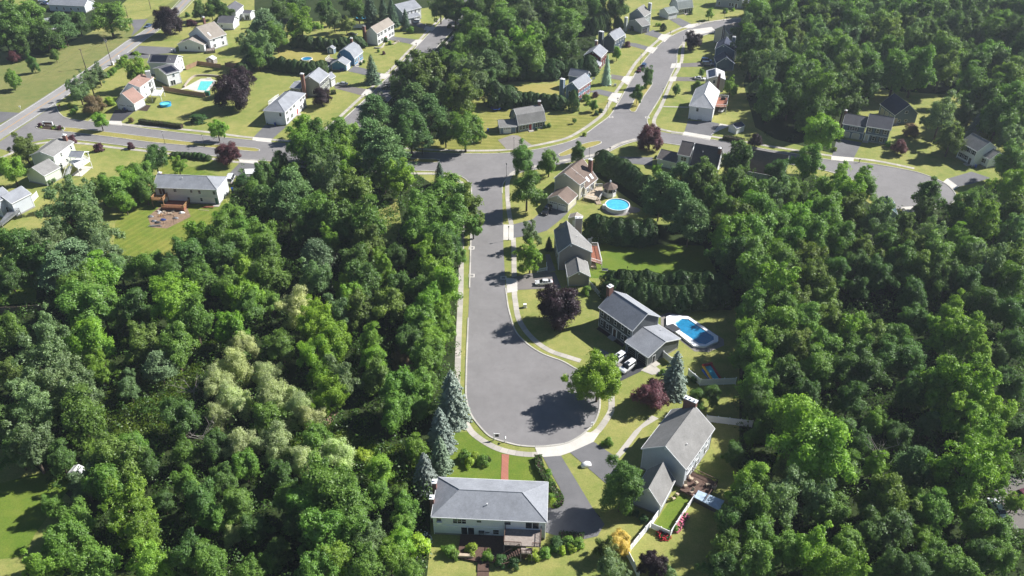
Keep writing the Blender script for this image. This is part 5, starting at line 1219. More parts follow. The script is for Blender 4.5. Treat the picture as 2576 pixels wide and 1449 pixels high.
t=root('covered_spa',tuple(XY(sum(q,Vector())/4)),'long tub under a pale blue cover beside the brown deck','spa'); mb=MB(); mb.prism([(a.x,a.y) for a in q],.02,1.1); mb.build('tub',M['darkgrey'],t); cc=sum(q,Vector())/4; mb=MB(); mb.prism([(cc.x+(a.x-cc.x)*1.05,cc.y+(a.y-cc.y)*1.05) for a in q],1.1,1.3); mb.build('cover',plain('pale_blue_cover',(.36,.46,.56),.5,.25,1.2),t)
# covered motorcycle-like bundle on the drive
P=at('32',(745,340)); t=root('covered_bundle',P,'white fabric covered bundle standing on the asphalt drive','cover',rz=.3,world=False); mb=MB(); secs=[]
for x,hh,ww in((-1.05,.15,.3),(-.9,.75,.5),(-.4,.9,.62),(.1,1.05,.66),(.6,.85,.6),(.95,.6,.45),(1.05,.2,.3)): secs.append([(x,-ww,.02),(x,-ww*.92,hh*.6),(x,-ww*.45,hh),(x,ww*.45,hh*.97),(x,ww*.9,hh*.62),(x,ww,.02)])
loft(mb,secs); mb.build('fabric_cover',M['white'],t,smooth=True)
# water slide
P=at('22',(2005,880)); t=root('water_slide',P,'bright inflatable water slide in blue, red and yellow behind the white fence','slide',rz=1.9,world=False)
mb=MB(); mb.box(-2.2,2.2,-1.2,1.2,0,.35); mb.build('base',plain('inflatable_blue',(.02,.12,.5),.4,.2,.9),t)
for y,m in((-1.0,'red'),(1.0,'yellow')): mb=MB(); mb.tube((-2.1,y,.5),(2.1,y,1.3),.28,n=10); mb.build('side_tube',M[m],t)
mb=MB(); mb.add([(-2.1,-.75,.4),(2.1,-.75,1.3),(2.1,.75,1.3),(-2.1,.75,.4),(-2.1,-.75,.3),(2.1,-.75,.9),(2.1,.75,.9),(-2.1,.75,.3)],[(0,1,2,3),(7,6,5,4),(0,4,5,1),(1,5,6,2),(2,6,7,3),(3,7,4,0)]); mb.build('slide_surface',plain('inflatable_turquoise',(.05,.38,.45),.4,.2,.9),t)
mb=MB(); mb.tube((2.1,-1.2,1.5),(2.1,1.2,1.5),.35,n=10); mb.build('top_arch',M['red'],t)
# trampolines
def tramp(reg,p,label):
    P=at(reg,p); t=root('trampoline',P,label,'trampoline',world=False); mb=MB(); mb.ring((0,0),1.7,2.0,.8,.9,24); mb.build('rim_pad',M['bluebin'],t); mb=MB(); mb.disc((0,0),1.68,1.68,.82,.85,24); mb.build('jumping_mat',M['black'],t)
    for k in range(6):
        a=k*math.pi/3; mb=MB(); mb.tube((1.95*math.cos(a),1.95*math.sin(a),0),(2.0*math.cos(a),2.0*math.sin(a),2.7),.04,n=6); mb.build('post',M['black'],t)
    for z in(1.5,2.1,2.68): mb=MB(); mb.ring((0,0),1.97,2.02,z,z+.03,24); mb.build('net_hoop',M['black'],t)
tramp('c',(128,590),'round trampoline with net posts before the dark hedge')
# swing frame with junk
P=at('q',(560,1340)); t=root('swing_frame',P,'brown metal swing frame standing in the junk strewn backyard','swing frame',rz=.05,world=False); mb=MB()
for s in(-1.5,1.5):
    mb.tube((s,-1.1,0),(s,0,2.3),.05,n=6); mb.tube((s,1.1,0),(s,0,2.3),.05,n=6)
mb.build('leg_frame',M['wood_brown'],t); mb=MB(); mb.tube((-1.6,0,2.3),(1.6,0,2.3),.06,n=6); mb.build('crossbar',M['wood_brown'],t)
jl=['a tan plank pile','a grey tarp','a dark tarp','a white sack','a tan plank pile','a white sheet','a brown plank pile','a grey plank pile']
rj=random.Random(3)
for k,(x,y,m,lab) in enumerate(((430,1110,'wood_tan','tan planks heaped below the orange lower deck'),(330,1190,'wood','reddish planks heaped left in the junk pile'),(560,1150,'wood_tan','tan planks heaped behind the swing frame'),(640,1090,'wood_tan','short tan planks stacked near the deck corner'),(180,1320,'metal','grey folded tarp heaped at the left of the junk pile'),(270,1350,'darkgrey','dark bundled tarp in the junk pile'),(400,1290,'bluebin','dark blue bundle in the middle of the junk pile'),(700,1250,'metal','pale grey sheet crumpled right of the swing frame'),(850,1120,'white','white sack by the lower deck corner'),(320,1110,'white','white rounded sack left of the planks'),(210,1440,'metal','long pale boards lying on grass in front of the junk'),(1500,985,'wood_red','pinkish boards stacked along the ranch wall'),(1400,1050,'wood_tan','single long yellow board lying on the lawn'),(100,1210,'metal','small grey stand left of the junk pile'))):
    q=at('q',(x,y)); t=root('junk_pile',q,lab,'pile','backyard junk',world=False); mb=MB()
    if 'plank' in lab or 'board' in lab:
        L0=3.2 if 'long' in lab or 'along' in lab else 1.2; nb=1 if 'single' in lab else 7
        for i in range(nb):
            a=rj.uniform(-.25,.25) if L0>2 else rj.uniform(0,3); d=Vector((math.cos(a),math.sin(a),0)); mb.obox(Vector((rj.uniform(-.4,.4),rj.uniform(-.5,.5)*(0 if nb==1 else 1),0)),d,Vector((-d.y,d.x,0)),L0*rj.uniform(.4,.6),.08,.01+.05*i,.05+.05*i)
    else:
        secs=[]; 
        for x0,s in((-.9,.2),(-.5,.8),(0,1),(.5,.75),(.9,.25)): secs.append([(x0,.6*s*math.cos(a)*rj.uniform(.8,1.1),max(0.01,.5*s*math.sin(a)*rj.uniform(.7,1.2))) for a in [k2*math.pi/5 for k2 in range(6)]])
        loft(mb,secs)
    mb.build('heap',M[m],t)
# round planter with feeder pole, bench, bins, boxes, boulders
P=at('12',(1158,1297)); t=root('round_planter',P,'round white ringed planter with a dark feeder pole on the shaded lawn','planter',world=False); mb=MB(); mb.ring((0,0),.75,.95,0,.2,20); mb.build('edging',M['conc'],t); mb=MB(); mb.disc((0,0),.74,.74,.02,.12,20); mb.build('soil',M['mulch'],t); mb=MB(); mb.tube((0,0,.1),(0,0,2.1),.035,n=6); mb.tube((0,0,1.7),(0,0,2.0),.12,n=8); mb.build('feeder_pole',M['black'],t)
P=at('12',(935,1285)); t=root('garden_bench',P,'pale metal garden bench on the lawn left of the round planter','bench',rz=-.1,world=False); mb=MB(); mb.box(-.8,.8,-.25,.25,.4,.45); mb.build('seat',M['metal'],t); mb=MB(); mb.box(-.8,.8,.23,.28,.45,.95); mb.build('backrest',M['metal'],t)
for s in(-.7,.7):
    mb=MB(); mb.box(s-.04,s+.04,-.22,.22,0,.4); mb.build('leg',M['metal'],t)
def wbin(reg,p,label,mat='bluebin'):
    q=at(reg,p); t=root('wheelie_bin',q,label,'bin','wheeled rubbish bins',rz=random.random(),world=False); mb=MB(); mb.add([(-.25,-.28,.1),(.25,-.28,.1),(.25,.28,.1),(-.25,.28,.1),(-.32,-.36,1.0),(.32,-.36,1.0),(.32,.36,1.0),(-.32,.36,1.0)],[(3,2,1,0),(4,5,6,7),(0,1,5,4),(1,2,6,5),(2,3,7,6),(3,0,4,7)]); b=mb.build('bin_body',M[mat],t); mb=MB(); mb.add([(-.34,-.4,1.0),(.34,-.4,1.0),(.34,.38,1.0),(-.34,.38,1.0),(-.32,-.36,1.08),(.32,-.36,1.08),(.32,.36,1.12),(-.32,.36,1.12)],[(3,2,1,0),(4,5,6,7),(0,1,5,4),(1,2,6,5),(2,3,7,6),(3,0,4,7)]); mb.build('bin_lid',M[mat],t); mb=MB(); mb.tube((-.3,.3,.12),(.3,.3,.12),.12,n=10); mb.build('wheel',M['tyre'],t)
for reg,p,l,m in(('00',(1258,1112),'blue bin before the salmon roofed garage','bluebin'),('00',(1243,1122),'grey bin before the salmon roofed garage','darkgrey'),('01',(195,1265),'blue bin between the two garage doors of the hip roofed house','bluebin'),('01',(856,718),'blue bin at the bright blue garage, left one','bluebin'),('01',(880,718),'blue bin at the bright blue garage, right one','bluebin'),('01',(780,855),'green bin beside the silver sedan','greenbin'),('02',(2040,668),'blue bin beside the dark blue house','bluebin'),('00',(1735,525),'white bin at the long low wing, left one','white'),('00',(1765,520),'white bin at the long low wing, right one','white'),('13',(2085,240),'blue bin at the white colonial at the right edge','bluebin'),('10',(2340,475),'blue bin by the end wall of the left ranch','bluebin'),('01',(2335,1325),'blue bin left of the blue gambrel cape','bluebin')): wbin(reg,p,l,m)
def rock(reg,p,s,label,mat='stone'):
    q=at(reg,p); o_=MB(); r=random.Random(int(p[0])); n=10; secs=[]
    for z,k in((0,.8),(.35,1),(.7,.75),(.9,.3)): secs.append([(s*k*math.cos(2*math.pi*i/n)*r.uniform(.8,1.1),s*.8*k*math.sin(2*math.pi*i/n)*r.uniform(.8,1.1),z*s*.8) for i in range(n)])
    loft(o_,secs); o=o_.build('boulder',M[mat],smooth=False,org=q); tag(o,label,'boulder')
rock('00',(105,1080),.9,'pale boulder on the meadow by the highway'); rock('01',(832,1100),.7,'white rock on the lawn by the purple maple','white'); rock('22',(240,90),.7,'grey boulder on the lawn left of the purple tree'); rock('32',(950,60),.7,'mossy boulder in the round bed beside the green shrub')
def ubox(reg,p,label,mat='metal',s=.5,h=.8):
    q=at(reg,p); t=root('utility_box',q,label,'utility box',world=False); mb=MB(); mb.box(-s,s,-s*.8,s*.8,.08,h); b=mb.build('cabinet',M[mat],t); mb=MB(); mb.box(-s*1.2,s*1.2,-s,s,0,.08); mb.build('pad',M['conc'],t)
ubox('22',(130,195),'pale utility box on the lawn by the curved pavement','white',.4,1.0); ubox('02',(1037,865),'grey utility box on the lawn below the red house','metal'); ubox('02',(990,865),'white utility box on the lawn below the red house','white',.35,.6); ubox('01',(1148,825),'white utility box under the grey spruce','white',.5,.7); ubox('00',(1135,655),'white post box at the foot of the transformer pole','white',.5,1.4); ubox('00',(2090,960),'green pool equipment cabinet at the fence end','greenbin',.9,1.6)
# basketball hoop
P=at('02',(812,865)); t=root('basketball_hoop',P,'white basketball hoop and backboard by the blue grey colonial','hoop',rz=.4,world=False); mb=MB(); mb.tube((0,0,0),(0,0,3.2),.07,n=8); mb.build('pole',M['black'],t); mb=MB(); mb.box(-.7,.7,-.35,-.3,2.8,3.7); mb.build('backboard',M['white'],t); mb=MB(); mb.ring((0,-.62),.2,.24,3.0,3.03,14); mb.build('hoop_ring',M['red'],t)
# grill on decks, carport
P=G('d',(950,450),2.7); t=root('covered_grill',(P.x,P.y,2.72),'black covered grill on the raised red deck','grill',world=False); mb=MB(); loft(mb,[[(x,-.4*s,0),(x,-.38*s,.9*s),(x,.38*s,.9*s),(x,.4*s,0)] for x,s in((-.8,.7),(-.6,1),(.6,1),(.8,.7))]); mb.build('grill_cover',M['black'],t)
q=[G('z',p,2.6) for p in((615,425),(650,424),(652,436),(617,437))]; t=root('car_canopy',tuple(XY(sum(q,Vector())/4)),'white slatted carport canopy on the left ranch drive','canopy'); mb=MB(); mb.slab(q,.12); mb.build('canopy_roof',M['white'],t)
for p in q: mb=MB(); mb.tube((p.x,p.y,0),(p.x,p.y,2.5),.06); mb.build('post',M['white'],t)
table('x',(560,200),'dark round table on the lower deck of the long ranch','darkgrey',.45); 
P=G('x',(478,215)); t=root('barbecue_grill',(P.x,P.y,.43),'blue grey barbecue grill against the long ranch wall','grill',world=False); mb=MB(); mb.box(-.5,.5,-.3,.3,.35,.8); mb.build('grill_cart',M['metal'],t); mb=MB(); loft(mb,[[(x,-.32,.82),(x,-.2,1.12),(x,.2,1.12),(x,.32,.82)] for x in(-.5,.5)]); mb.build('grill_lid',M['darkgrey'],t)
for s in(-.4,.4): mb=MB(); mb.box(s-.04,s+.04,-.25,.25,0,.35); mb.build('leg',M['black'],t)
# stepping stones
P=[G('x',q) for q in((560,745),(700,745),(850,725),(1000,710),(1180,700),(1290,680),(1390,620),(1440,590))]
for i,(a,b) in enumerate(zip(P,P[1:])):
    L=(b-a).length; n=max(1,int(L/.9))
    for k in range(n):
        c=a.lerp(b,(k+.5)/n); o_=MB(); r=random.Random(i*9+k); o_.disc((0,0),.42*r.uniform(.8,1.1),.36*r.uniform(.8,1.1),0,.05,7,rot=r.random()); o=o_.build('stepping_stone',M['conc'],org=(c.x,c.y,.018)); tag(o,'pale flat stone in the curved stepping path below the long ranch','stone','stepping stones')
# road ironwork
for x,y in((1186,624),(1186,693),(1553+2,1000)): pass
for reg,p,l in(('11',(2170,1047),'concrete framed storm drain at the left kerb, farther one'),('11',(2170,1325),'concrete framed storm drain at the left kerb, nearer one'),('11',(2490,1347),'concrete framed storm drain at the right kerb by the driveway'),('02',(997,1178),'concrete framed storm drain at the striped lawn corner'),('02',(1362,1183),'concrete framed storm drain opposite the garage house')):
    q=at(reg,p); t=root('storm_drain',(q[0],q[1],.034),l,'drain','storm drains',world=False); mb=MB(); mb.box(-.8,.8,-.8,.8,0,.012); mb.build('surround',M['apron'],t); mb=MB(); mb.box(-.5,.5,-.5,.5,.012,.02); mb.build('grate',M['road'],t)
for reg,p,l in(('21',(2345,1112),'rusty round manhole cover in the bulb of the cul-de-sac'),('11',(2400,840),'round manhole cover in the middle of the straight street')):
    q=at(reg,p); o_=MB(); o_.disc((0,0),.36,.36,0,.01,20); o=o_.build('manhole_cover',M['dirt'] if 'rusty' in l else M['drive'],org=(q[0],q[1],.036)); tag(o,l,'manhole')
# ------------------------------------------------------------------ trees
def unit(n):
    v=rng.normal(size=(n,3)); return v/np.linalg.norm(v,axis=1,keepdims=True)
def leafmesh(name,C,N,size,var,mat,asp=1.5,zscale=1.0):
    n=len(C)
    ref=unit(n); t=np.cross(N,ref); t/=np.linalg.norm(t,axis=1,keepdims=True)+1e-9; b=np.cross(N,t)
    s=(size*(.7+.6*rng.random(n)))[:,None]
    fold=N*s*.25
    V=np.stack([C-t*s*asp, C-b*s*.8-fold*rng.random((n,1)), C+t*s*asp, C+b*s*.8-fold*rng.random((n,1))],1).reshape(-1,3)
    V[:,2]/=zscale
    me=bpy.data.meshes.new(name); me.vertices.add(4*n); me.vertices.foreach_set('co',V.astype(np.float32).ravel())
    me.loops.add(4*n); me.loops.foreach_set('vertex_index',np.arange(4*n,dtype=np.int32))
    me.polygons.add(n); me.polygons.foreach_set('loop_start',np.arange(0,4*n,4,dtype=np.int32)); me.polygons.foreach_set('loop_total',np.full(n,4,dtype=np.int32))
    a=me.attributes.new('var','FLOAT','POINT'); a.data.foreach_set('value',np.repeat(np.clip(var,0,1),4).astype(np.float32))
    me.update(calc_edges=True); me.materials.append(mat); return me
def crown_broad(name,ratio,limbs=9,z0=.16,per=5,lr=(.075,.15),clumps=17,leaves=17,ls=.0135,jit=.5,mat='leaf',irr=.22,droop=0.0):
    """D=1 wide; limbs reach out from the stem and carry leafy lobes; returned mesh has z scaled to 0..1"""
    zc=ratio*(z0+(1-z0)*.42); hu=ratio*(1-z0)*.58; hd=ratio*(1-z0)*.42
    L=[]; ph=rng.random()*6.283
    tiers=[(.0,.45),(.35,.33),(.75,.22)]
    dirs=[]
    n1=int(limbs*.5+.5); n2=int(limbs*.35+.5); n3=max(2,limbs-n1-n2)
    for n,e0 in((n1,-.18),(n2,.55),(n3,1.15)):
        p0=rng.random()*6.283
        for k in range(n): dirs.append((p0+6.283*k/n+rng.normal()*.25, e0+rng.normal()*.16))
    dirs.append((0,-.75+0*ph)); dirs.append((2.1,-.7)); dirs.append((4.2,-.7))
    for a,e in dirs:
        ln=1+rng.normal()*irr*.6; ln=min(1.2,max(.62,ln))
        d=np.array([math.cos(e)*math.cos(a)*.43,math.cos(e)*math.sin(a)*.43,math.sin(e)*(hu if e>0 else hd)])*ln*.9
        side=rng.normal(size=3)*.07
        for k in range(per):
            t=.38+.62*(k+.5)/per
            c=np.array([0,0,zc])+d*t+side*t+rng.normal(size=3)*np.array([.055,.055,.05]); r=(lr[1]+(lr[0]-lr[1])*((t-.38)/.62))*rng.uniform(.8,1.2)
            L.append((c,r))
    Cs=[];Ns=[];Vs=[]
    for c,r in L:
        lv=rng.normal()*.13; o=(c-np.array([0,0,zc-.12])); o/=np.linalg.norm(o)+1e-6
        u=unit(clumps*2); u=u[np.argsort(-(u[:,2]*.5+(u@o)*.8+rng.normal(size=len(u))*.5))][:clumps]
        for q in u:
            cc=c+q*r*rng.uniform(.65,1.2); cv=lv+rng.normal()*.13
            m=int(leaves*rng.uniform(.5,1.5)); sg=r*.24; p=rng.normal(size=(m,3))*sg
            Cs.append(cc+p+np.array([0,0,-droop*r])*rng.random((m,1))); nn=q*.75+o*.3+np.array([0,0,.5])+p/sg*.15+rng.normal(size=(m,3))*jit; Ns.append(nn/np.linalg.norm(nn,axis=1,keepdims=True))
            Vs.append(.5+cv+rng.normal(size=m)*.13)
    C=np.concatenate(Cs);N=np.concatenate(Ns);V=np.concatenate(Vs)
    C[:,2]=np.clip(C[:,2],ratio*z0*.5+.01,ratio*1.02)
    return leafmesh(name,C,N,np.full(len(C),ls),V,M[mat],zscale=ratio)
def crown_spruce(name,ratio,tiers=26,ls=.016,droop=.25,pw=.85,mat='needle'):
    Cs=[];Ns=[];Vs=[]
    for i in range(tiers):
        f=i/(tiers-1); z=ratio*(.04+.95*f); rad=.5*(1-f)**pw+.01; nb=max(5,int(16*(1-f)+4)); ph=rng.random()*6
        for j in range(nb):
            a=ph+j*2*math.pi/nb+rng.normal()*.15; L=rad*(.75+.4*rng.random()); m=int(14+70*L); t=(rng.random(m))**.6
            x=np.stack([np.cos(a)*L*t,np.sin(a)*L*t,z-droop*L*t+.06*L*t**3],1)
            side=rng.normal(size=m)*.055*(1.15-t)*(.4+rad*2); x[:,0]+=-np.sin(a)*side; x[:,1]+=np.cos(a)*side; x[:,2]+=rng.normal(size=m)*.012
            Cs.append(x); n=np.stack([np.cos(a)*.45+rng.normal(size=m)*.3,np.sin(a)*.45+rng.normal(size=m)*.3,np.full(m,.8)],1); Ns.append(n/np.linalg.norm(n,axis=1,keepdims=True)); Vs.append(.45+.2*t+rng.normal()*.1+rng.normal(size=m)*.1)
    C=np.concatenate(Cs);N=np.concatenate(Ns);V=np.concatenate(Vs); C[:,2]=np.clip(C[:,2],.02,ratio)
    return leafmesh(name,C,N,np.full(len(C),ls),V,M[mat],asp=1.7,zscale=ratio)
def crown_pine(name,ratio):
    Cs=[];Ns=[];Vs=[]
    for i in range(64):
        f=rng.random()**.8; z=ratio*(.25+.72*f); rad=.46*(1-f**2.2)*(.5+.6*rng.random())+.03; a=rng.random()*6.283
        c=np.array([math.cos(a)*rad,math.sin(a)*rad,z]); pr=.16*(1-.4*f); cv=rng.normal()*.12
        m=330; p=rng.normal(size=(m,3))*np.array([pr*.55,pr*.55,pr*.22]); Cs.append(c+p)
        n=rng.normal(size=(m,3))*.6+np.array([0,0,.8]); Ns.append(n/np.linalg.norm(n,axis=1,keepdims=True)); Vs.append(.5+cv+rng.normal(size=m)*.12)
    C=np.concatenate(Cs);N=np.concatenate(Ns);V=np.concatenate(Vs); C[:,2]=np.clip(C[:,2],.05,ratio)
    return leafmesh(name,C,N,np.full(len(C),.013),V,M['needle'],asp=2.2,zscale=ratio)
def crown_column(name,ratio,n=7000,ls=.03,mat='needle',top=.75,lump=.10):
    f=rng.random(n)**.9; prof=np.where(f<.18,.78+.22*(f/.18),np.clip(1-((f-.18)/.82)**(1.6*top),0,1)**.7)
    a=rng.random(n)*6.283; ph=rng.random(5)*6
    r=.5*prof*(1+lump*np.sin(3*a+ph[0]+5*f)+lump*np.sin(5*a+ph[1]-9*f)+.5*lump*np.sin(9*a+14*f+ph[2]))*(.86+.18*rng.random(n))
    C=np.stack([np.cos(a)*r,np.sin(a)*r,f*ratio],1); N=np.stack([np.cos(a)+rng.normal(size=n)*.35,np.sin(a)+rng.normal(size=n)*.35,.35+rng.normal(size=n)*.35],1); N/=np.linalg.norm(N,axis=1,keepdims=True)
    return leafmesh(name,C,N,np.full(n,ls),.5+.16*np.sin(7*a+ph[3]+11*f)*np.sin(13*f+ph[4])+rng.normal(size=n)*.13,M[mat],asp=1.5,zscale=ratio)
def crown_willow(name,ratio):
    return crown_broad(name,ratio,8,.06,5,(.09,.16),20,26,.0095,.6,'leaf',.25,.5)
def trunkmesh(name,h=.5,r=.03,branches=6,top=.75,mat='bark',ratio=1.0):
    mb=MB(); rr=random.Random(name); mb.tube((0,0,0),(0,0,h),r,r*.7,7); px,py=0,0
    mb.tube((0,0,h),(rr.uniform(-.04,.04),rr.uniform(-.04,.04),top),r*.7,r*.2,6)
    for i in range(branches):
        a=6.283*i/branches+rr.uniform(-.4,.4); z=h*rr.uniform(.7,1.15); L=rr.uniform(.2,.36); q=(math.cos(a)*L*.6,math.sin(a)*L*.6,z+.12); mb.tube((0,0,z),q,r*.45,r*.3,5)
        mb.tube(q,(math.cos(a+.2)*L,math.sin(a+.2)*L,z+.25),r*.3,r*.1,5)
    o=mb.build(name,M[mat]); me=o.data; bpy.data.objects.remove(o); return me
def protos(fn,*a,n=2,**k): return [fn('crown',*a,**k) for _ in range(n)]
TR=dict(std=trunkmesh('trunk'),slim=trunkmesh('trunk',.4,.022,4,.9),conif=trunkmesh('trunk',.5,.022,0,.95))
PR={}
PR['maple']=(protos(crown_broad,1.25,9,n=4),'std',1.25)
PR['oak']=(protos(crown_broad,1.15,11,.14,5,(.065,.13),17,17,.0135,.6,n=4),'std',1.15)
PR['light']=(protos(crown_broad,1.25,12,.14,5,(.055,.12),15,17,.0125,.65,'leaf',.3,n=3),'std',1.25)
PR['yard']=(protos(crown_broad,1.0,11,.05,4,(.09,.16),22,22,.0125,.45,'leaf',.12,n=2),'std',1.0)
PR['oval']=(protos(crown_broad,1.4,11,.08,4,(.09,.16),22,22,.0125,.45,'leaf',.1,n=2),'slim',1.4)
PR['willow']=(protos(crown_willow,1.0,n=2),'std',1.0)
PR['spruce']=(protos(crown_spruce,1.75,26,.02,.3,.62,n=2),'conif',1.75)
PR['thin']=(protos(crown_spruce,2.6,30,.02,.45,.8,n=1),'conif',2.6)
PR['pine']=(protos(crown_pine,1.35,n=2),'conif',1.35)
PR['column']=(protos(crown_column,2.0,9000,.026,'needle',1.6,.16,n=3),'conif',2.0)
PR['shrub']=(protos(crown_broad,.8,6,.0,3,(.12,.2),14,14,.027,.4,n=2),None,.8)
PR['fine']=(protos(crown_broad,1.05,14,.12,5,(.06,.12),20,20,.0098,.75,'leaf',.2,n=2),'slim',1.05)
#      proto, colour, height factor, crown-centre fraction, description, category, max height
KIND={'m':('maple',(.066,.118,.021),1.0,.62,'mid green broadleaf tree','tree',17),'o':('oak',(.049,.085,.02),1.0,.62,'deep green oak','tree',20),'b':('maple',(.088,.152,.019),1.0,.62,'bright green broadleaf tree','tree',18),
 'l':('light',(.092,.15,.02),1.0,.62,'yellow green broadleaf tree','tree',17),'v':('oak',(.07,.1,.022),1.0,.62,'olive green oak','tree',19),'g':('light',(.08,.12,.05),1.0,.6,'grey green silver maple','tree',18),
 'w':('willow',(.20,.225,.11),1.0,.55,'pale silvery willow','tree',13),'p':('pine',(.055,.098,.032),1.0,.62,'soft needled pine','tree',20),'s':('spruce',(.08,.10,.085),1.0,.45,'silver blue spruce','tree',17),
 'u':('yard',(.016,.009,.012),1.0,.5,'dark purple maple','tree',14),'r':('yard',(.07,.027,.031),.9,.5,'wine red maple','tree',10),'a':('column',(.034,.066,.018),1.0,.5,'dark arborvitae','tree',9),
 'd':('maple',(.042,.08,.019),1.0,.6,'dark green shade tree','tree',17),'y':('yard',(.30,.24,.06),.9,.55,'golden yellow small tree','tree',8),'n':('yard',(.11,.075,.04),.85,.55,'brownish leaved tree','tree',9),
 'h':('shrub',(.075,.135,.02),1.0,.45,'round green shrub','shrub',3),'k':('shrub',(.03,.065,.018),1.0,.45,'dark green shrub','shrub',3),'q':('shrub',(.05,.02,.028),1.0,.45,'dark purple shrub','shrub',3),'z':('shrub',(.14,.19,.02),1.0,.45,'lime green shrub','shrub',3),
 't':('oval',(.05,.098,.02),1.2,.5,'oval crowned street tree','tree',13),'f':('fine',(.10,.16,.018),1.0,.54,'feathery honey locust','tree',13),'i':('thin',(.15,.19,.155),1.0,.5,'thin pale spruce','tree',14),'x':('pine',(.065,.105,.05),1.0,.6,'blue green pine','tree',17),'c':('spruce',(.03,.055,.028),1.0,.48,'dark green spruce','tree',17),'e':('spruce',(.07,.10,.062),1.0,.48,'grey green spruce','tree',18)}
TREES=[]; SPEC=dict(m='maple tree',b='maple tree',d='maple tree',g='silver maple',o='oak tree',v='oak tree',l='ash tree',w='willow tree',p='pine tree',x='pine tree',s='spruce tree',c='spruce tree',e='spruce tree',i='spruce tree',u='purple maple',r='red maple',a='arborvitae',y='ornamental tree',n='ornamental tree',t='street tree',f='locust tree')
def plant(x,y,w,k,label=None,group=None,hmax=None,reg='z',hf=1.0):
    pr,col,f,cz,desc,cat,hm=KIND[k]; ms,tr,ratio=PR[pr]
    if reg!='z':
        x,y=D(reg,(x,y)); w=w/REG[reg][2]*.83854
    zc=4.0
    for _ in range(4):
        t=depth((x,y),zc); Dm=w*t/FPX; H=min(Dm*ratio*f*hf,hmax or hm); zc=H*cz
    P=W((x,y),zc); i=random.randrange(len(ms))
    nm=SPEC.get(k,cat); r=root(nm.replace(' ','_'),(P.x,P.y,0),None,nm,group,random.random()*6.283,world=False)
    r.scale=(Dm,Dm*random.uniform(.92,1.08),H)
    c=bpy.data.objects.new('crown' if cat=='tree' else 'foliage',ms[i]); COL.objects.link(c); c.parent=r
    j=lambda a: a*random.uniform(.95,1.06)*2.35
    b_=random.uniform(.85,1.18); c.color=(j(col[0])*b_,j(col[1])*b_,j(col[2])*b_,1)
    if tr: q=bpy.data.objects.new('trunk',TR[tr]); COL.objects.link(q); q.parent=r
    TREES.append([r,desc,XY(P),label]); return r
def many(s,reg='z',**k):
    for it in s.replace('\n',' ').split(';'):
        it=it.strip()
        if not it: continue
        a=it.split(','); plant(float(a[0]),float(a[1]),float(a[2]),a[3].strip(),reg=reg,**k)
# woodland left of the cul-de-sac street
LW="""806,400,95,o;806,372,100,m;869,385,95,l;969,380,115,p;816,437,100,g;869,432,75,l;964,430,75,l;1004,440,85,l;729,448,75,m;736,470,90,p;894,480,120,v;719,505,95,p;806,525,115,m;856,552,110,o;919,560,115,m;829,602,75,l;926,605,95,v;659,432,62,d;665,500,80,d;770,570,80,d;
1069,525,100,m;1119,482,130,m;1169,517,105,v;1054,552,115,m;1134,545,105,m;1190,560,55,m;1106,590,95,m;1131,615,80,d;1069,637,85,l;1114,640,85,m;1155,640,45,m;1089,685,105,b;1119,710,95,b;1069,717,90,m;760,350,90,b;850,340,95,m;930,345,90,p;700,400,50,d;
951,645,60,l;966,675,80,l;899,657,105,o;914,697,105,d;796,645,85,x;794,697,95,g;834,645,32,l;659,590,85,m;669,628,100,m;669,677,110,m;864,715,62,l;875,600,70,d;1000,640,70,d;1000,720,80,d;
749,772,99,w;681,752,62,m;790,812,110,f;830,860,130,f;800,905,110,f;851,787,85,g;706,862,85,m;931,850,75,b;941,900,75,b;906,775,95,v;976,760,95,v;881,742,80,b;
1081,755,100,b;1112,787,80,l;1120,828,62,b;1062,800,105,m;1034,850,90,d;1085,855,80,b;1044,868,60,l;1062,895,90,m;1012,902,60,n;1090,890,72,m;1032,937,62,n;944,940,90,v;856,952,100,g;831,987,110,f;1002,975,110,m;1056,975,90,m;994,1028,100,m;1056,1022,62,m;1081,958,62,m;
669,937,79,w;694,990,105,w;676,1050,90,m;744,1025,96,w;781,1045,75,w;212,750,145,m;250,765,100,m;337,770,88,d;437,750,125,b;487,800,105,m;225,850,115,b;125,830,105,g;20,825,82,m;112,912,140,g;25,937,90,v;250,920,78,l;358,858,108,v;437,865,105,m;575,820,92,b;612,862,71,w;590,912,96,w;550,962,88,w;590,1002,92,w;550,1037,71,w;
400,920,75,x;322,972,68,g;200,987,125,g;150,962,115,g;75,1012,120,g;200,1045,130,m;87,1062,105,g;450,1037,110,d;612,738,90,b;625,772,78,m;282,1150,140,v;325,1262,140,l;262,1207,105,m;212,1212,90,g;350,1327,105,l;187,1300,95,m;162,1362,130,m;225,1412,125,m;100,1427,105,l;375,1410,115,l;337,1120,90,m;225,1125,50,l;75,1115,130,g;20,1060,100,o;370,1172,70,d;462,1207,75,m;500,1252,105,d;532,1297,80,m;600,1262,90,m;580,1345,53,w;475,1385,115,d;525,1415,100,m;625,1428,85,m;612,1112,92,w;612,1165,80,m;
694,1112,100,w;794,1107,95,m;844,1137,96,w;769,1152,100,w;819,1225,165,m;869,1265,130,m;769,1277,115,m;731,1252,95,m;819,1325,150,m;894,1325,120,m;756,1315,95,d;931,1352,95,g;844,1402,105,b;794,1428,120,m;919,1414,110,m;981,1402,85,b;669,1414,62,m;919,1152,68,z;956,1175,85,b;1044,1128,66,b;956,1237,75,m;1019,1277,76,m;1006,1242,58,m;1014,1314,66,m;1006,1357,76,b;1031,1438,85,m;540,1120,80,d;460,1130,80,m;700,1190,80,d;560,1200,80,o;640,1330,80,d;700,1380,80,o;410,1260,60,d;130,1270,60,m;40,1130,90,d;150,1150,80,d"""
many(LW,hf=1.12)
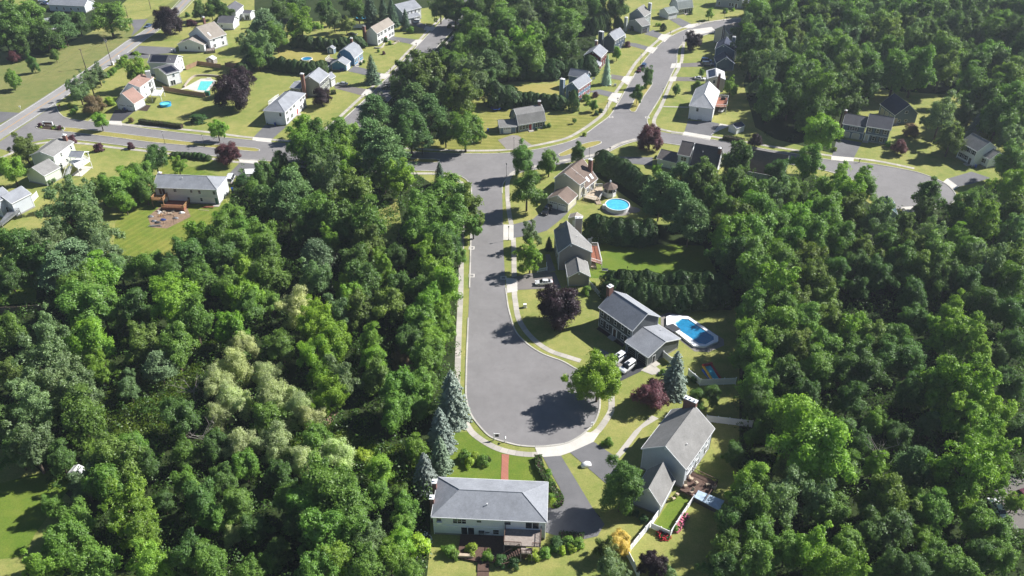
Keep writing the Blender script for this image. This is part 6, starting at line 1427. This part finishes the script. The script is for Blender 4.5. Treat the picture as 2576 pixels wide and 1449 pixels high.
# around the left ranch
many("""175,540,150,g;235,575,120,g;130,605,110,g;255,625,100,g;205,500,100,g;287,475,85,m;325,457,75,b;350,430,75,m;387,392,72,d;362,470,66,m;312,507,50,b;250,470,76,v;165,478,70,g;187,650,105,x;150,677,95,x;250,690,105,b;200,712,125,m;300,677,78,g;375,660,88,m;475,640,100,d;425,677,95,d;500,582,85,b;550,587,100,m;562,550,66,b;587,537,80,m;612,575,85,m;600,612,95,m;562,650,105,d;612,677,95,l;500,690,105,m;425,720,95,b;575,715,95,m;635,470,56,m;25,417,75,b;58,368,76,v;10,597,45,l;50,620,120,d;110,640,90,d;20,690,70,d""")
# woodland to the right
RW="""1763,445,105,o;1855,395,92,o;1713,447,76,p;1663,482,95,p;1708,505,90,p;1788,462,80,v;1850,462,95,o;1900,482,95,m;1800,497,90,o;1825,527,90,m;1900,527,105,m;1863,552,115,v;1838,587,115,b;1900,577,120,m;1888,627,120,m;1838,640,100,d;1900,677,115,m;1738,548,95,p;2032,400,82,m;1957,430,66,d;2119,445,72,l;2170,445,56,b;2182,470,66,m;2082,477,85,m;2132,484,100,l;2070,524,110,m;2145,524,95,v;2207,540,100,g;2277,560,62,v;2337,482,80,o;2330,520,60,o;2345,590,80,g;2420,518,85,m;2470,502,85,m;2545,462,85,b;2482,552,105,l;2545,527,95,v;2552,577,85,g;1952,484,85,g;1995,477,76,m;1952,564,105,m;2007,544,105,b;1982,614,105,m;2045,577,120,m;2032,652,112,v;1970,664,112,m;1957,715,130,l;2045,702,115,v;2107,602,95,m;2170,627,88,v;2232,614,95,o;2207,584,76,g;2295,627,105,v;2270,652,110,o;2357,640,105,m;2407,597,66,b;2445,634,95,m;2320,677,105,v;2370,690,105,o;2482,664,105,g;2545,652,105,v;2545,702,95,m;2432,702,95,d;2157,664,80,d;2100,680,80,d;2210,690,85,d;2160,720,60,d;
1957,765,105,m;2007,757,95,v;2070,752,88,v;1970,814,112,b;1957,864,105,m;2020,814,105,m;2007,877,112,v;2095,810,95,v;2145,832,112,l;2195,847,105,v;2245,852,95,m;2082,877,105,m;2157,889,112,o;2232,889,105,d;2057,927,105,m;2120,927,95,d;1982,939,112,o;2182,932,95,d;2395,790,110,l;2430,840,110,l;2370,840,85,l;2470,890,80,l;2515,895,50,g;2395,952,150,l;2445,990,145,l;2357,977,105,m;2495,1040,120,l;2407,1027,120,l;2457,1072,120,l;2007,1052,150,b;1957,1040,80,m;2070,1064,80,b;2207,1057,68,b;2345,1064,60,p;2020,989,90,d;2300,800,80,d;2300,740,90,d;2470,760,90,d;2545,780,90,d;2560,860,80,d;2290,900,90,d;2290,990,90,d;2545,960,90,d;2140,1000,90,d;2260,1090,80,d;2130,1080,70,d;2560,1080,80,d;
1888,777,95,m;1900,839,105,b;1875,889,88,m;1913,902,88,b;1900,964,105,m;1905,1014,80,d;1928,1030,88,m;1750,1000,56,d;1790,990,56,d;2057,1127,185,b;2007,1165,120,v;2120,1177,95,m;2202,1164,70,b;1965,1250,130,g;2057,1252,105,g;2095,1277,95,m;2232,1240,135,v;2345,1284,100,m;2320,1252,76,m;2432,1177,155,l;2495,1152,140,l;2382,1202,88,l;2307,1164,88,p;2420,1264,76,l;2457,1302,100,m;2505,1328,95,m;2320,1344,66,b;2045,1377,135,l;2132,1377,112,m;2107,1427,130,l;1982,1377,95,m;2370,1402,105,m;2520,1390,90,m;2407,1427,105,m;2195,1442,60,m;2207,1337,112,d;2257,1325,105,d;2250,1420,100,d;2310,1440,90,d;2200,1270,80,d;2470,1390,80,d;2555,1260,55,l;2160,1110,80,d;2280,1200,70,d;
1888,1214,112,b;1863,1264,105,d;1900,1277,120,m;1838,1314,95,d;1900,1352,112,m;1825,1390,105,m;1900,1402,112,m;1813,1427,95,d;1875,1440,88,m;1850,1140,60,d;1905,1085,70,m"""
many(RW,hf=1.08)
# forest beyond, upper right: crowns laid out on a jittered grid inside the outline
from mathutils.geometry import intersect_point_line
def inside(p,poly):
    c=False; n=len(poly)
    for i in range(n):
        (x1,y1),(x2,y2)=poly[i],poly[i-1]
        if (y1>p[1])!=(y2>p[1]) and p[0]<(x2-x1)*(p[1]-y1)/(y2-y1)+x1: c=not c
    return c
TRF=[(1905,-30),(2640,-30),(2640,400),(2500,300),(2430,210),(2320,205),(2215,195),(2120,270),(2040,300),(1940,270),(1900,200),(1890,120),(1875,70),(1880,20)]
y=-28
while y<330:
    w=72+.09*max(y,0); x=1850+random.uniform(0,40)
    while x<2660:
        q=(x+random.uniform(-14,14),y+random.uniform(-9,9))
        if inside(q,TRF): plant(q[0],q[1],w*random.uniform(.82,1.25),random.choice('ooovvmmmmgd'),hmax=21,hf=1.1)
        x+=w*.74
    y+=w*.42
many("""2065,322,92,b;2370,285,100,g;2395,342,80,v;2545,345,80,g;2545,400,90,m;2500,310,60,o;2057,205,95,l;2082,255,85,v;2030,150,80,m;2120,215,80,d;2435,290,70,d;2450,330,50,s;1880,75,70,o;1885,110,70,d;1895,150,70,d""")
# wood in the top centre
many("""1069,175,118,v;1131,162,120,m;1182,187,112,g;1157,228,112,v;1019,172,66,o;1007,214,70,d;1044,252,85,p;1081,275,78,p;939,275,80,p;1019,290,85,p;1031,325,100,d;1060,345,60,p;1169,315,95,m;1231,162,76,p;1194,62,100,m;1207,107,95,m;1257,120,95,o;1157,107,64,m;1144,14,85,d;1107,14,62,g;1244,22,95,v;1269,52,95,m;1313,40,95,g;1426,52,105,m;1413,90,105,o;1350,88,88,m;1318,105,92,l;1338,132,88,m;1376,17,88,o;1450,22,78,o;1500,12,66,m;1550,9,76,o;1195,15,80,o;1240,-5,80,m;1300,0,80,o;1340,15,60,d;1400,10,80,m;1280,160,70,o;1225,190,60,d;1120,330,60,d;1210,335,30,m;1100,225,70,o""")
many("""669,62,78,x;756,52,92,l;839,50,44,g;819,20,60,d;659,112,76,g;694,87,60,m;901,22,50,d;931,25,50,c;964,25,36,c;986,32,40,c;1020,50,30,c;764,310,58,b;784,342,92,m;869,335,85,b;956,348,88,g;625,112,66,g;648,140,52,m;560,25,50,o;500,20,45,o;870,60,40,v;700,20,60,o;740,5,60,d;880,5,50,o;540,5,40,d;470,45,0.1,m""".replace(';470,45,0.1,m',''))
# roadside meadow, top left
many("""37,62,105,o;75,38,88,m;112,82,78,o;20,25,78,o;155,62,66,p;195,50,50,d;270,37,105,m;420,50,78,u;36,140,36,r;27,193,46,m;82,160,29,t;137,135,30,m;195,220,62,g;225,200,58,g;245,182,48,g;340,170,74,l;232,260,62,n;277,255,30,z;250,297,44,b;587,228,100,u;602,200,76,u;545,320,50,b;497,299,48,k;482,57,28,q;530,24,34,m;55,105,60,o;10,90,60,d""")
many("""152,112,25,h;312,150,18,h;305,160,16,h;296,168,16,h;286,176,17,h;277,184,17,h;268,190,16,h;175,265,14,z;183,280,16,h;190,272,14,k;100,314,11,q;137,319,10,k;150,321,13,q;133,322,8,z;103,320,7,z;157,323,7,z;330,300,16,n;470,37,14,k""")
# yards round the left ranch and boulevard
many("""572,385,68,r;447,412,46,l;247,372,26,q;328,367,20,q;180,352,26,q;610,452,36,k""")
many("""1106,438,36,c;1137,1000,92,s;1108,1080,76,s;1107,1140,66,e;1069,1187,70,s""",hf=1.0)
# front street trees and yards
many("""1316,402,60,t;1381,402,62,m;1453,385,38,t;1325,470,90,m;1333,585,62,g;1333,640,74,l;1381,612,22,c;1410,768,116,u;1505,948,158,f;1635,988,92,r;1698,942,78,s;1563,1228,104,t;1526,1376,64,v;1558,1362,72,y;1538,1424,86,g;1643,1422,84,u;1678,1442,60,g;1746,102,48,u;1630,193,34,t;1603,236,34,t;1527,174,30,i;1553,129,32,b;1701,222,26,d;1443,252,28,a;1493,262,26,m;1445,302,13,m;1838,214,46,l;1766,181,18,m;1755,213,24,m;1635,344,78,r;1900,352,38,u;2262,368,46,r;2295,325,44,n;808,242,54,u;935,175,42,e;1653,428,36,l;1785,32,24,b;1425,68,10,q""")
many("""1530,1110,28,h;1170,1147,36,h;1180,1162,30,z;1194,1145,28,z;1213,1158,32,h;1130,1383,36,h;1056,1370,66,z;1145,1395,28,h;1185,1380,34,z;1228,1400,34,h;1318,1392,26,n;1345,1400,32,z;1370,1392,36,h;1395,1378,28,h;1415,1385,26,z;1440,1380,24,z;1260,1410,36,k;1290,1415,34,k;1400,1368,40,k;1428,1362,34,h;1455,1368,36,h;1578,112,18,q;1497,238,18,q;1500,284,14,k;1511,278,13,k;1475,245,22,h;1480,258,14,z;1330,318,16,h;1347,312,16,h;1310,323,14,k;1380,315,14,h;1370,318,12,k;1350,325,8,k;965,133,10,q;952,128,9,h;790,223,16,n;1035,75,20,h;1130,65,14,k;1165,70,20,h;1148,68,12,h;1385,930,0.1,h;1470,338,12,z;1667,935,18,h;1390,925,0.1,h;1700,1330,20,h;1683,1335,14,h;1745,955,20,k;1620,1305,24,k;1600,1290,20,k;1580,1290,20,k;1380,1190,22,h;1384,1215,22,h;1386,1250,24,h;1392,1265,24,z;1468,695,22,h;1475,730,26,h;1490,715,18,z;1650,395,10,k;1825,27,14,h;1845,24,10,z;1738,32,12,k;1652,62,10,z;1660,62,10,z;1616,72,13,k;1590,72,13,k;2100,375,12,z;2235,363,18,h;970,100,14,k;980,108,12,h;907,160,10,k;915,155,9,h;1535,815,10,k""".replace('1385,930,0.1,h;','').replace('1390,925,0.1,h;',''))
# flowers
def flowers(label,reg,pts,size,mat):
    c=G(reg,pts[0]); t=root('flowering_bush',(c.x,c.y,0),label,'bush',world=True); lb=MB(); fb=MB(); r=random.Random(len(label))
    Cc=[];Nn=[]
    for p in pts:
        q=G(reg,p)
        for _ in range(160):
            a=Vector((r.gauss(0,1),r.gauss(0,1),abs(r.gauss(0,1)))).normalized()*size*r.uniform(.6,1); Cc.append((q.x+a.x-c.x,q.y+a.y-c.y,a.z*.9)); n=a.normalized(); Nn.append((n.x+r.gauss(0,.4),n.y+r.gauss(0,.4),n.z+r.gauss(0,.4)))
        for _ in range(26):
            a=Vector((r.gauss(0,1),r.gauss(0,1),abs(r.gauss(0,1)))).normalized()*size*1.02; e=Vector((q.x,q.y,0))+a*1.0; fb.disc((e.x,e.y),.13,.13,a.z*.92,a.z*.92+.04,6)
    C=np.array(Cc);N=np.array(Nn);N/=np.linalg.norm(N,axis=1,keepdims=True)
    me=leafmesh('foliage',C,N,np.full(len(C),.13),.5+rng.normal(size=len(C))*.15,M['leaf']); o=bpy.data.objects.new('foliage',me); COL.objects.link(o); o.parent=t; o.color=(.06,.11,.02,1)
    fb.build('blossom',M[mat],t)
flowers('pink flowering bushes along the white turf fence','32',[(1740,850),(1710,890),(1690,930),(1670,960),(1650,985)],.75,'petal_pink')
flowers('red flowering bushes at the fence corner below the turf strip','32',[(1490,1030),(1510,1060),(1555,1060)],.8,'petal_red')
flowers('white flowering bush left of the long ranch','31',[(1660,1060),(1640,1150),(1620,1220),(1700,1100)],1.3,'petal_white')
# arborvitae rows
def row(reg,pts,n,w,desc,k='a',h=6.0,jit=.12):
    P=[D(reg,p) for p in pts]; seg=[math.dist(a,b) for a,b in zip(P,P[1:])]; tot=sum(seg)
    for i in range(n):
        s=tot*(i+.5)/n
        for a,b,L in zip(P,P[1:],seg):
            if s<=L: break
            s-=L
        f=min(1,s/L); x=a[0]+(b[0]-a[0])*f; y=a[1]+(b[1]-a[1])*f
        pr,col,_,cz,ds,cat,hm=KIND[k]; ms,tr,ratio=PR[pr]
        Pw=W((x,y),0); t=depth((x,y),0); Dm=w*1.45*t/FPX*random.uniform(1-jit,1+jit); H=h*random.uniform(1-jit,1+jit)
        r=root('arborvitae',(Pw.x+random.uniform(-.3,.3),Pw.y+random.uniform(-.3,.3),0),None,'evergreen',desc,random.random()*6,world=False); r.scale=(Dm,Dm,H)
        c=bpy.data.objects.new('crown',random.choice(ms)); COL.objects.link(c); c.parent=r; b_=random.uniform(.82,1.2)*1.6; c.color=(col[0]*b_*random.uniform(.9,1.15),col[1]*b_,col[2]*b_,1)
        r['label']=desc
row('01',[(380,470),(600,495),(800,505),(960,490),(1080,470)],14,20,'dark arborvitae in the tall hedge between the bright blue house and white colonial',h=5.5)
row('01',[(120,680),(350,725),(560,745),(690,720)],13,19,'dark arborvitae in the hedge behind the grey green colonial',h=5.5)
row('00',[(2420,790),(2560,640),(2640,580)],8,20,'arborvitae in the hedge beside the twin purple maples',h=5.5)
row('02',[(-140,800),(80,790),(300,790),(520,760),(800,745)],13,30,'dark arborvitae in the hedge behind the blue grey colonial',h=7.5)
row('01',[(2370,1060),(2480,1060),(2576,1060)],3,36,'dark arborvitae behind the trampoline lawn',h=9)
row('02',[(30,1060),(160,1055),(300,1075),(420,1090),(520,1090)],8,24,'arborvitae behind the blue gambrel cape',h=5.5)
row('02',[(700,345),(770,350),(850,345),(900,320),(960,290)],10,14,'narrow dark cypress in the row behind the navy house',h=8)
row('02',[(1050,300),(1090,310)],2,13,'narrow dark cypress left of the grey twin chimney colonial',h=6.5)
row('12',[(880,255),(1000,300),(1130,370),(1260,450),(1380,540),(1470,600)],16,34,'dark arborvitae in the tall hedge behind the gazebo',h=6.5)
row('12',[(800,930),(930,955),(1080,970),(1230,990),(1380,985)],10,40,'dark arborvitae in the hedge above the shaded lawn',h=7)
row('12',[(980,1460),(1150,1480),(1350,1480),(1550,1490),(1750,1490),(1950,1500),(2100,1490)],17,38,'dark arborvitae in the hedge between the shaded lawn and octagonal pool',h=6.0)
row('22',[(1000,100),(1200,170),(1500,185),(1800,185),(2150,160)],14,40,'dark arborvitae against the white pool fence',h=6.5)
row('10',[(1730,125),(1830,130),(1930,140),(2030,150),(2120,165)],9,13,'small clipped arborvitae in the row along the boulevard',h=2.0)
row('02',[(1560,300),(1470,320)],0 or 1,10,'small cypress by the grey colonial',h=4)
# clipped hedges
def hedge(label,reg,pts,w,h,col=(.05,.11,.02)):
    P=smooth([G(reg,p) for p in pts],3); t=root('clipped_hedge',tuple(P[0]),label,'hedge',world=True); C=[];N=[]
    for a,b in zip(P,P[1:]):
        d=(b-a); L=d.length; d.normalize(); n=Vector((-d.y,d.x,0)); k=int(L*90)
        for _ in range(k):
            u=random.random()*L; s=random.random()
            if s<.45: v=random.uniform(-w/2,w/2); z=h*random.uniform(.93,1.05); nn=Vector((0,0,1))
            else:
                sg=1 if s<.725 else -1; v=sg*w/2*random.uniform(.9,1.06); z=random.uniform(0,h); nn=n*sg+Vector((0,0,.3))
            q=a+d*u+n*v-P[0]; C.append((q.x,q.y,z)); N.append((nn.x+random.gauss(0,.4),nn.y+random.gauss(0,.4),nn.z+random.gauss(0,.4)))
    C=np.array(C);N=np.array(N);N/=np.linalg.norm(N,axis=1,keepdims=True); me=leafmesh('foliage',C,N,np.full(len(C),.11),.5+rng.normal(size=len(C))*.16,M['leaf']); o=bpy.data.objects.new('foliage',me); COL.objects.link(o); o.parent=t; o.color=(*col,1)
    cb=MB()
    for a,b in zip(P,P[1:]):
        d=(b-a); L=d.length; d.normalize(); cb.obox((a+b)/2,d,Vector((-d.y,d.x,0)),L/2,w*.42,0.02,h*.85)
    cb.build('branches',M['mulch'],t)
hedge('curved clipped hedge along the long ranch driveway','32',[(262,260),(280,370),(340,480),(410,590),(480,690),(470,730),(400,745)],1.5,1.1,(.055,.125,.02))
hedge('dark clipped hedge along the boulevard lawn of the salmon roofed house','00',[(1410,1235),(1530,1255),(1620,1262),(1740,1280),(1835,1290)],1.8,1.5,(.035,.07,.018))
hedge('small square clipped hedge under the purple maple by the silver sedan drive','01',[(755,945),(805,940)],2.4,1.3,(.06,.12,.015))
hedge('low oval hedge on the lawn left of the brick path','31',[(2210,275),(2290,300),(2350,275)],1.2,.8,(.06,.13,.02))
hedge('dark clipped hedge along the drive below the garage house','02',[(2120,1400),(2230,1420),(2330,1440)],2.2,1.6,(.03,.065,.018))
hedge('green hedge strip beyond the blacktop below the long ranch','32',[(470,1075),(560,1078),(650,1085),(720,1095)],2.2,1.0,(.04,.09,.025))
# dead bare tree limbs showing through the woods
def bare(x,y,hpx,label):
    P=W((x,y),4); t=root('dead_tree',(P.x,P.y,0),label,'tree',world=False); mb=MB(); r=random.Random(int(x))
    H=hpx
    mb.tube((0,0,0),(0.2,0.1,H*.6),.14,.07,7)
    for k in range(9):
        a=r.random()*6.28; z=H*r.uniform(.35,.62); L=r.uniform(1.5,3.5); q=Vector((math.cos(a)*L,math.sin(a)*L,z+L*r.uniform(.5,1.1))); mb.tube((.1,.05,z),q,.06,.03,5)
        for _ in range(3): mb.tube(q,q+Vector((r.uniform(-1,1),r.uniform(-1,1),r.uniform(.3,1.3))),.03,.01,4)
    mb.build('bare_limbs',M['bark_pale'],t)
for x,y,h,l in((1105,240,14,'bare dead tree at the wood edge behind the trampoline'),(2475,700,10,'bare grey dead tree in the right hand wood'),(2190,640,12,'bare grey branches among olive oaks below the teal roof'),(480,975,5,'fallen pale limbs left of the silvery willows'),(505,1085,4.5,'pale dead branches at the rough grass edge'),(830,690,10,'bare dead tree in the shaded centre of the left wood'),(2200,1160,12,'dark bare branches beside the small bright tree, lower right'),(1855,1400,9,'bare thin branches behind the purple shrub')): bare(x,y,h,l)
# undergrowth that nobody could count: two masses
def undergrowth(name,polys,n,col,seed,size=.16,zmax=1.6,avoid=None):
    r=np.random.default_rng(seed); C=[];N=[];V=[]
    for poly in polys:
        Pw=[W(p) for p in poly]; xs=[p.x for p in Pw]; ys=[p.y for p in Pw]; pl=[(p.x,p.y) for p in Pw]; k=0; tries=0
        while k<n and tries<n*6:
            tries+=1; x=r.uniform(min(xs),max(xs)); y=r.uniform(min(ys),max(ys))
            if not inside((x,y),pl): continue
            k+=1; R0=r.uniform(.6,1.9); z=r.uniform(.2,zmax); m=int(34*R0); a=r.normal(size=(m,3)); a/=np.linalg.norm(a,axis=1,keepdims=True); a[:,2]=np.abs(a[:,2])
            C.append(np.array([x,y,0])+a*np.array([R0,R0,z])); N.append(a+r.normal(size=(m,3))*.4+np.array([0,0,.3])); V.append(np.full(m,.5+r.normal()*.2)+r.normal(size=m)*.12)
    C=np.concatenate(C);N=np.concatenate(N);N/=np.linalg.norm(N,axis=1,keepdims=True)
    me=leafmesh(name,C,N,np.full(len(C),size),np.concatenate(V),M['leaf']); o=bpy.data.objects.new(name,me); COL.objects.link(o); o.color=(*col,1); tag(o,None,None,None,'stuff'); return o
undergrowth('undergrowth',[FW[0],FW[1]],3000,(.075,.15,.025),1,.17,4.5)
undergrowth('undergrowth',[[(230,1060),(300,960),(400,890),(500,800),(560,830),(520,930),(470,1010),(400,1110),(330,1130)],[(640,1100),(800,1060),(860,1090),(1050,1150),(1060,1230),(960,1200),(880,1160)]],420,(.105,.165,.016),2,.15,1.3)
undergrowth('undergrowth',[FW[2],FW[3]],1100,(.045,.08,.018),3,.2,2.4)
# ------------------------------------------------------------------ labels that single out each tree
LM=[(s,c) for s,c in HOUSES if s and s!='x']
LM+=[('the cul-de-sac bulb',W((1330,1010))),('the lower left lawn',W((60,1290))),('the T-junction',W((1215,415))),('the striped backyard',W((400,590))),('the dirt path',W((840,1045))),('the right cul-de-sac',W((2290,470))),('the rough grass clearing',W((400,990))),('the lower right parked cars',W((2560,1270))),('the long straight street',W((1230,700))),('the shaded lawn',W((1640,650)))]
ORD=['','second','third','fourth','fifth','sixth','seventh','eighth','ninth','tenth','eleventh','twelfth','thirteenth','fourteenth','fifteenth','sixteenth','seventeenth','eighteenth','nineteenth','twentieth']
ORD+=['twenty-'+w for w in('first','second','third','fourth','fifth','sixth','seventh','eighth','ninth')]+['thirtieth']+['thirty-'+w for w in('first','second','third','fourth','fifth','sixth','seventh','eighth','ninth')]
B={}
for e in TREES:
    r,desc,P,lab=e
    s,c=min(LM,key=lambda q:(q[1].xy-P.xy).length); v=P.xy-c.xy
    if abs(v.x)>abs(v.y): rel='left of' if v.x<0 else 'right of'
    else: rel='beyond' if v.y>0 else 'in front of'
    B.setdefault((desc,rel,s),[]).append((v.length,e))
for (desc,rel,s),L in B.items():
    L.sort(key=lambda q:q[0])
    for i,(d,e) in enumerate(L):
        if len(L)==1: e[0]['label']='%s %s %s'%(desc,rel,s)
        elif i==0: e[0]['label']='%s %s %s, nearest one'%(desc,rel,s)
        else: e[0]['label']='%s %s %s, %s nearest'%(desc,rel,s,ORD[min(i,len(ORD)-1)])
        if d>40 or len(L)>1: e[0]['group']=desc+'s' if not desc.endswith('s') else desc
# ------------------------------------------------------------------ camera, sun, sky
cam=bpy.data.cameras.new('camera'); co=bpy.data.objects.new('camera',cam); COL.objects.link(co); co.location=(0,0,CH); co.rotation_euler=(R(90)-PITCH,0,0)
cam.sensor_width=36; cam.lens=FPX/2576*36; cam.clip_end=6000; S.camera=co
AZ,EL=R(21),R(39)
sv=Vector((math.cos(EL)*math.cos(AZ),math.cos(EL)*math.sin(AZ),math.sin(EL)))
sl=bpy.data.lights.new('sun','SUN'); sl.energy=5.0; sl.angle=R(.53); sl.color=(1,.975,.94); so=bpy.data.objects.new('sun',sl); COL.objects.link(so); so.rotation_euler=sv.to_track_quat('Z','Y').to_euler(); so.location=sv*400
Wd=bpy.data.worlds.new('World'); S.world=Wd; Wd.use_nodes=True; N=Wd.node_tree.nodes; L=Wd.node_tree.links
sk=N.new('ShaderNodeTexSky'); sk.sky_type='NISHITA'; sk.sun_disc=False; sk.sun_elevation=EL; sk.sun_rotation=R(90)-AZ; sk.air_density=.75; sk.dust_density=.1; sk.ozone_density=2.5
L.new(sk.outputs[0],N['Background'].inputs[0]); N['Background'].inputs[1].default_value=.05
S.view_settings.view_transform='Standard'; S.view_settings.look='None'; S.view_settings.exposure=1.0; S.view_settings.gamma=1
S.render.engine='CYCLES'; S.cycles.max_bounces=6; S.cycles.diffuse_bounces=3; S.cycles.glossy_bounces=2; S.cycles.transmission_bounces=3; S.cycles.use_denoising=True; S.cycles.use_adaptive_sampling=True; S.cycles.adaptive_threshold=.02

# haze: thin even summer air
hz=MB(); hz.box(-800,800,-90,900,-1,123); ho=hz.build('haze',None); ho.data.materials.clear()
hm=bpy.data.materials.new('thin_air'); hm.use_nodes=True; hn=hm.node_tree.nodes; hn.remove(hn['Principled BSDF']); pv=hn.new('ShaderNodeVolumePrincipled'); pv.inputs['Color'].default_value=(.80,.88,1,1); pv.inputs['Density'].default_value=.00012; pv.inputs['Anisotropy'].default_value=.2
hm.node_tree.links.new(pv.outputs[0],hn['Material Output'].inputs['Volume']); ho.data.materials.append(hm); ho['kind']='stuff'
S.cycles.volume_bounces=0; S.cycles.volume_step_rate=10; S.cycles.volume_max_steps=32
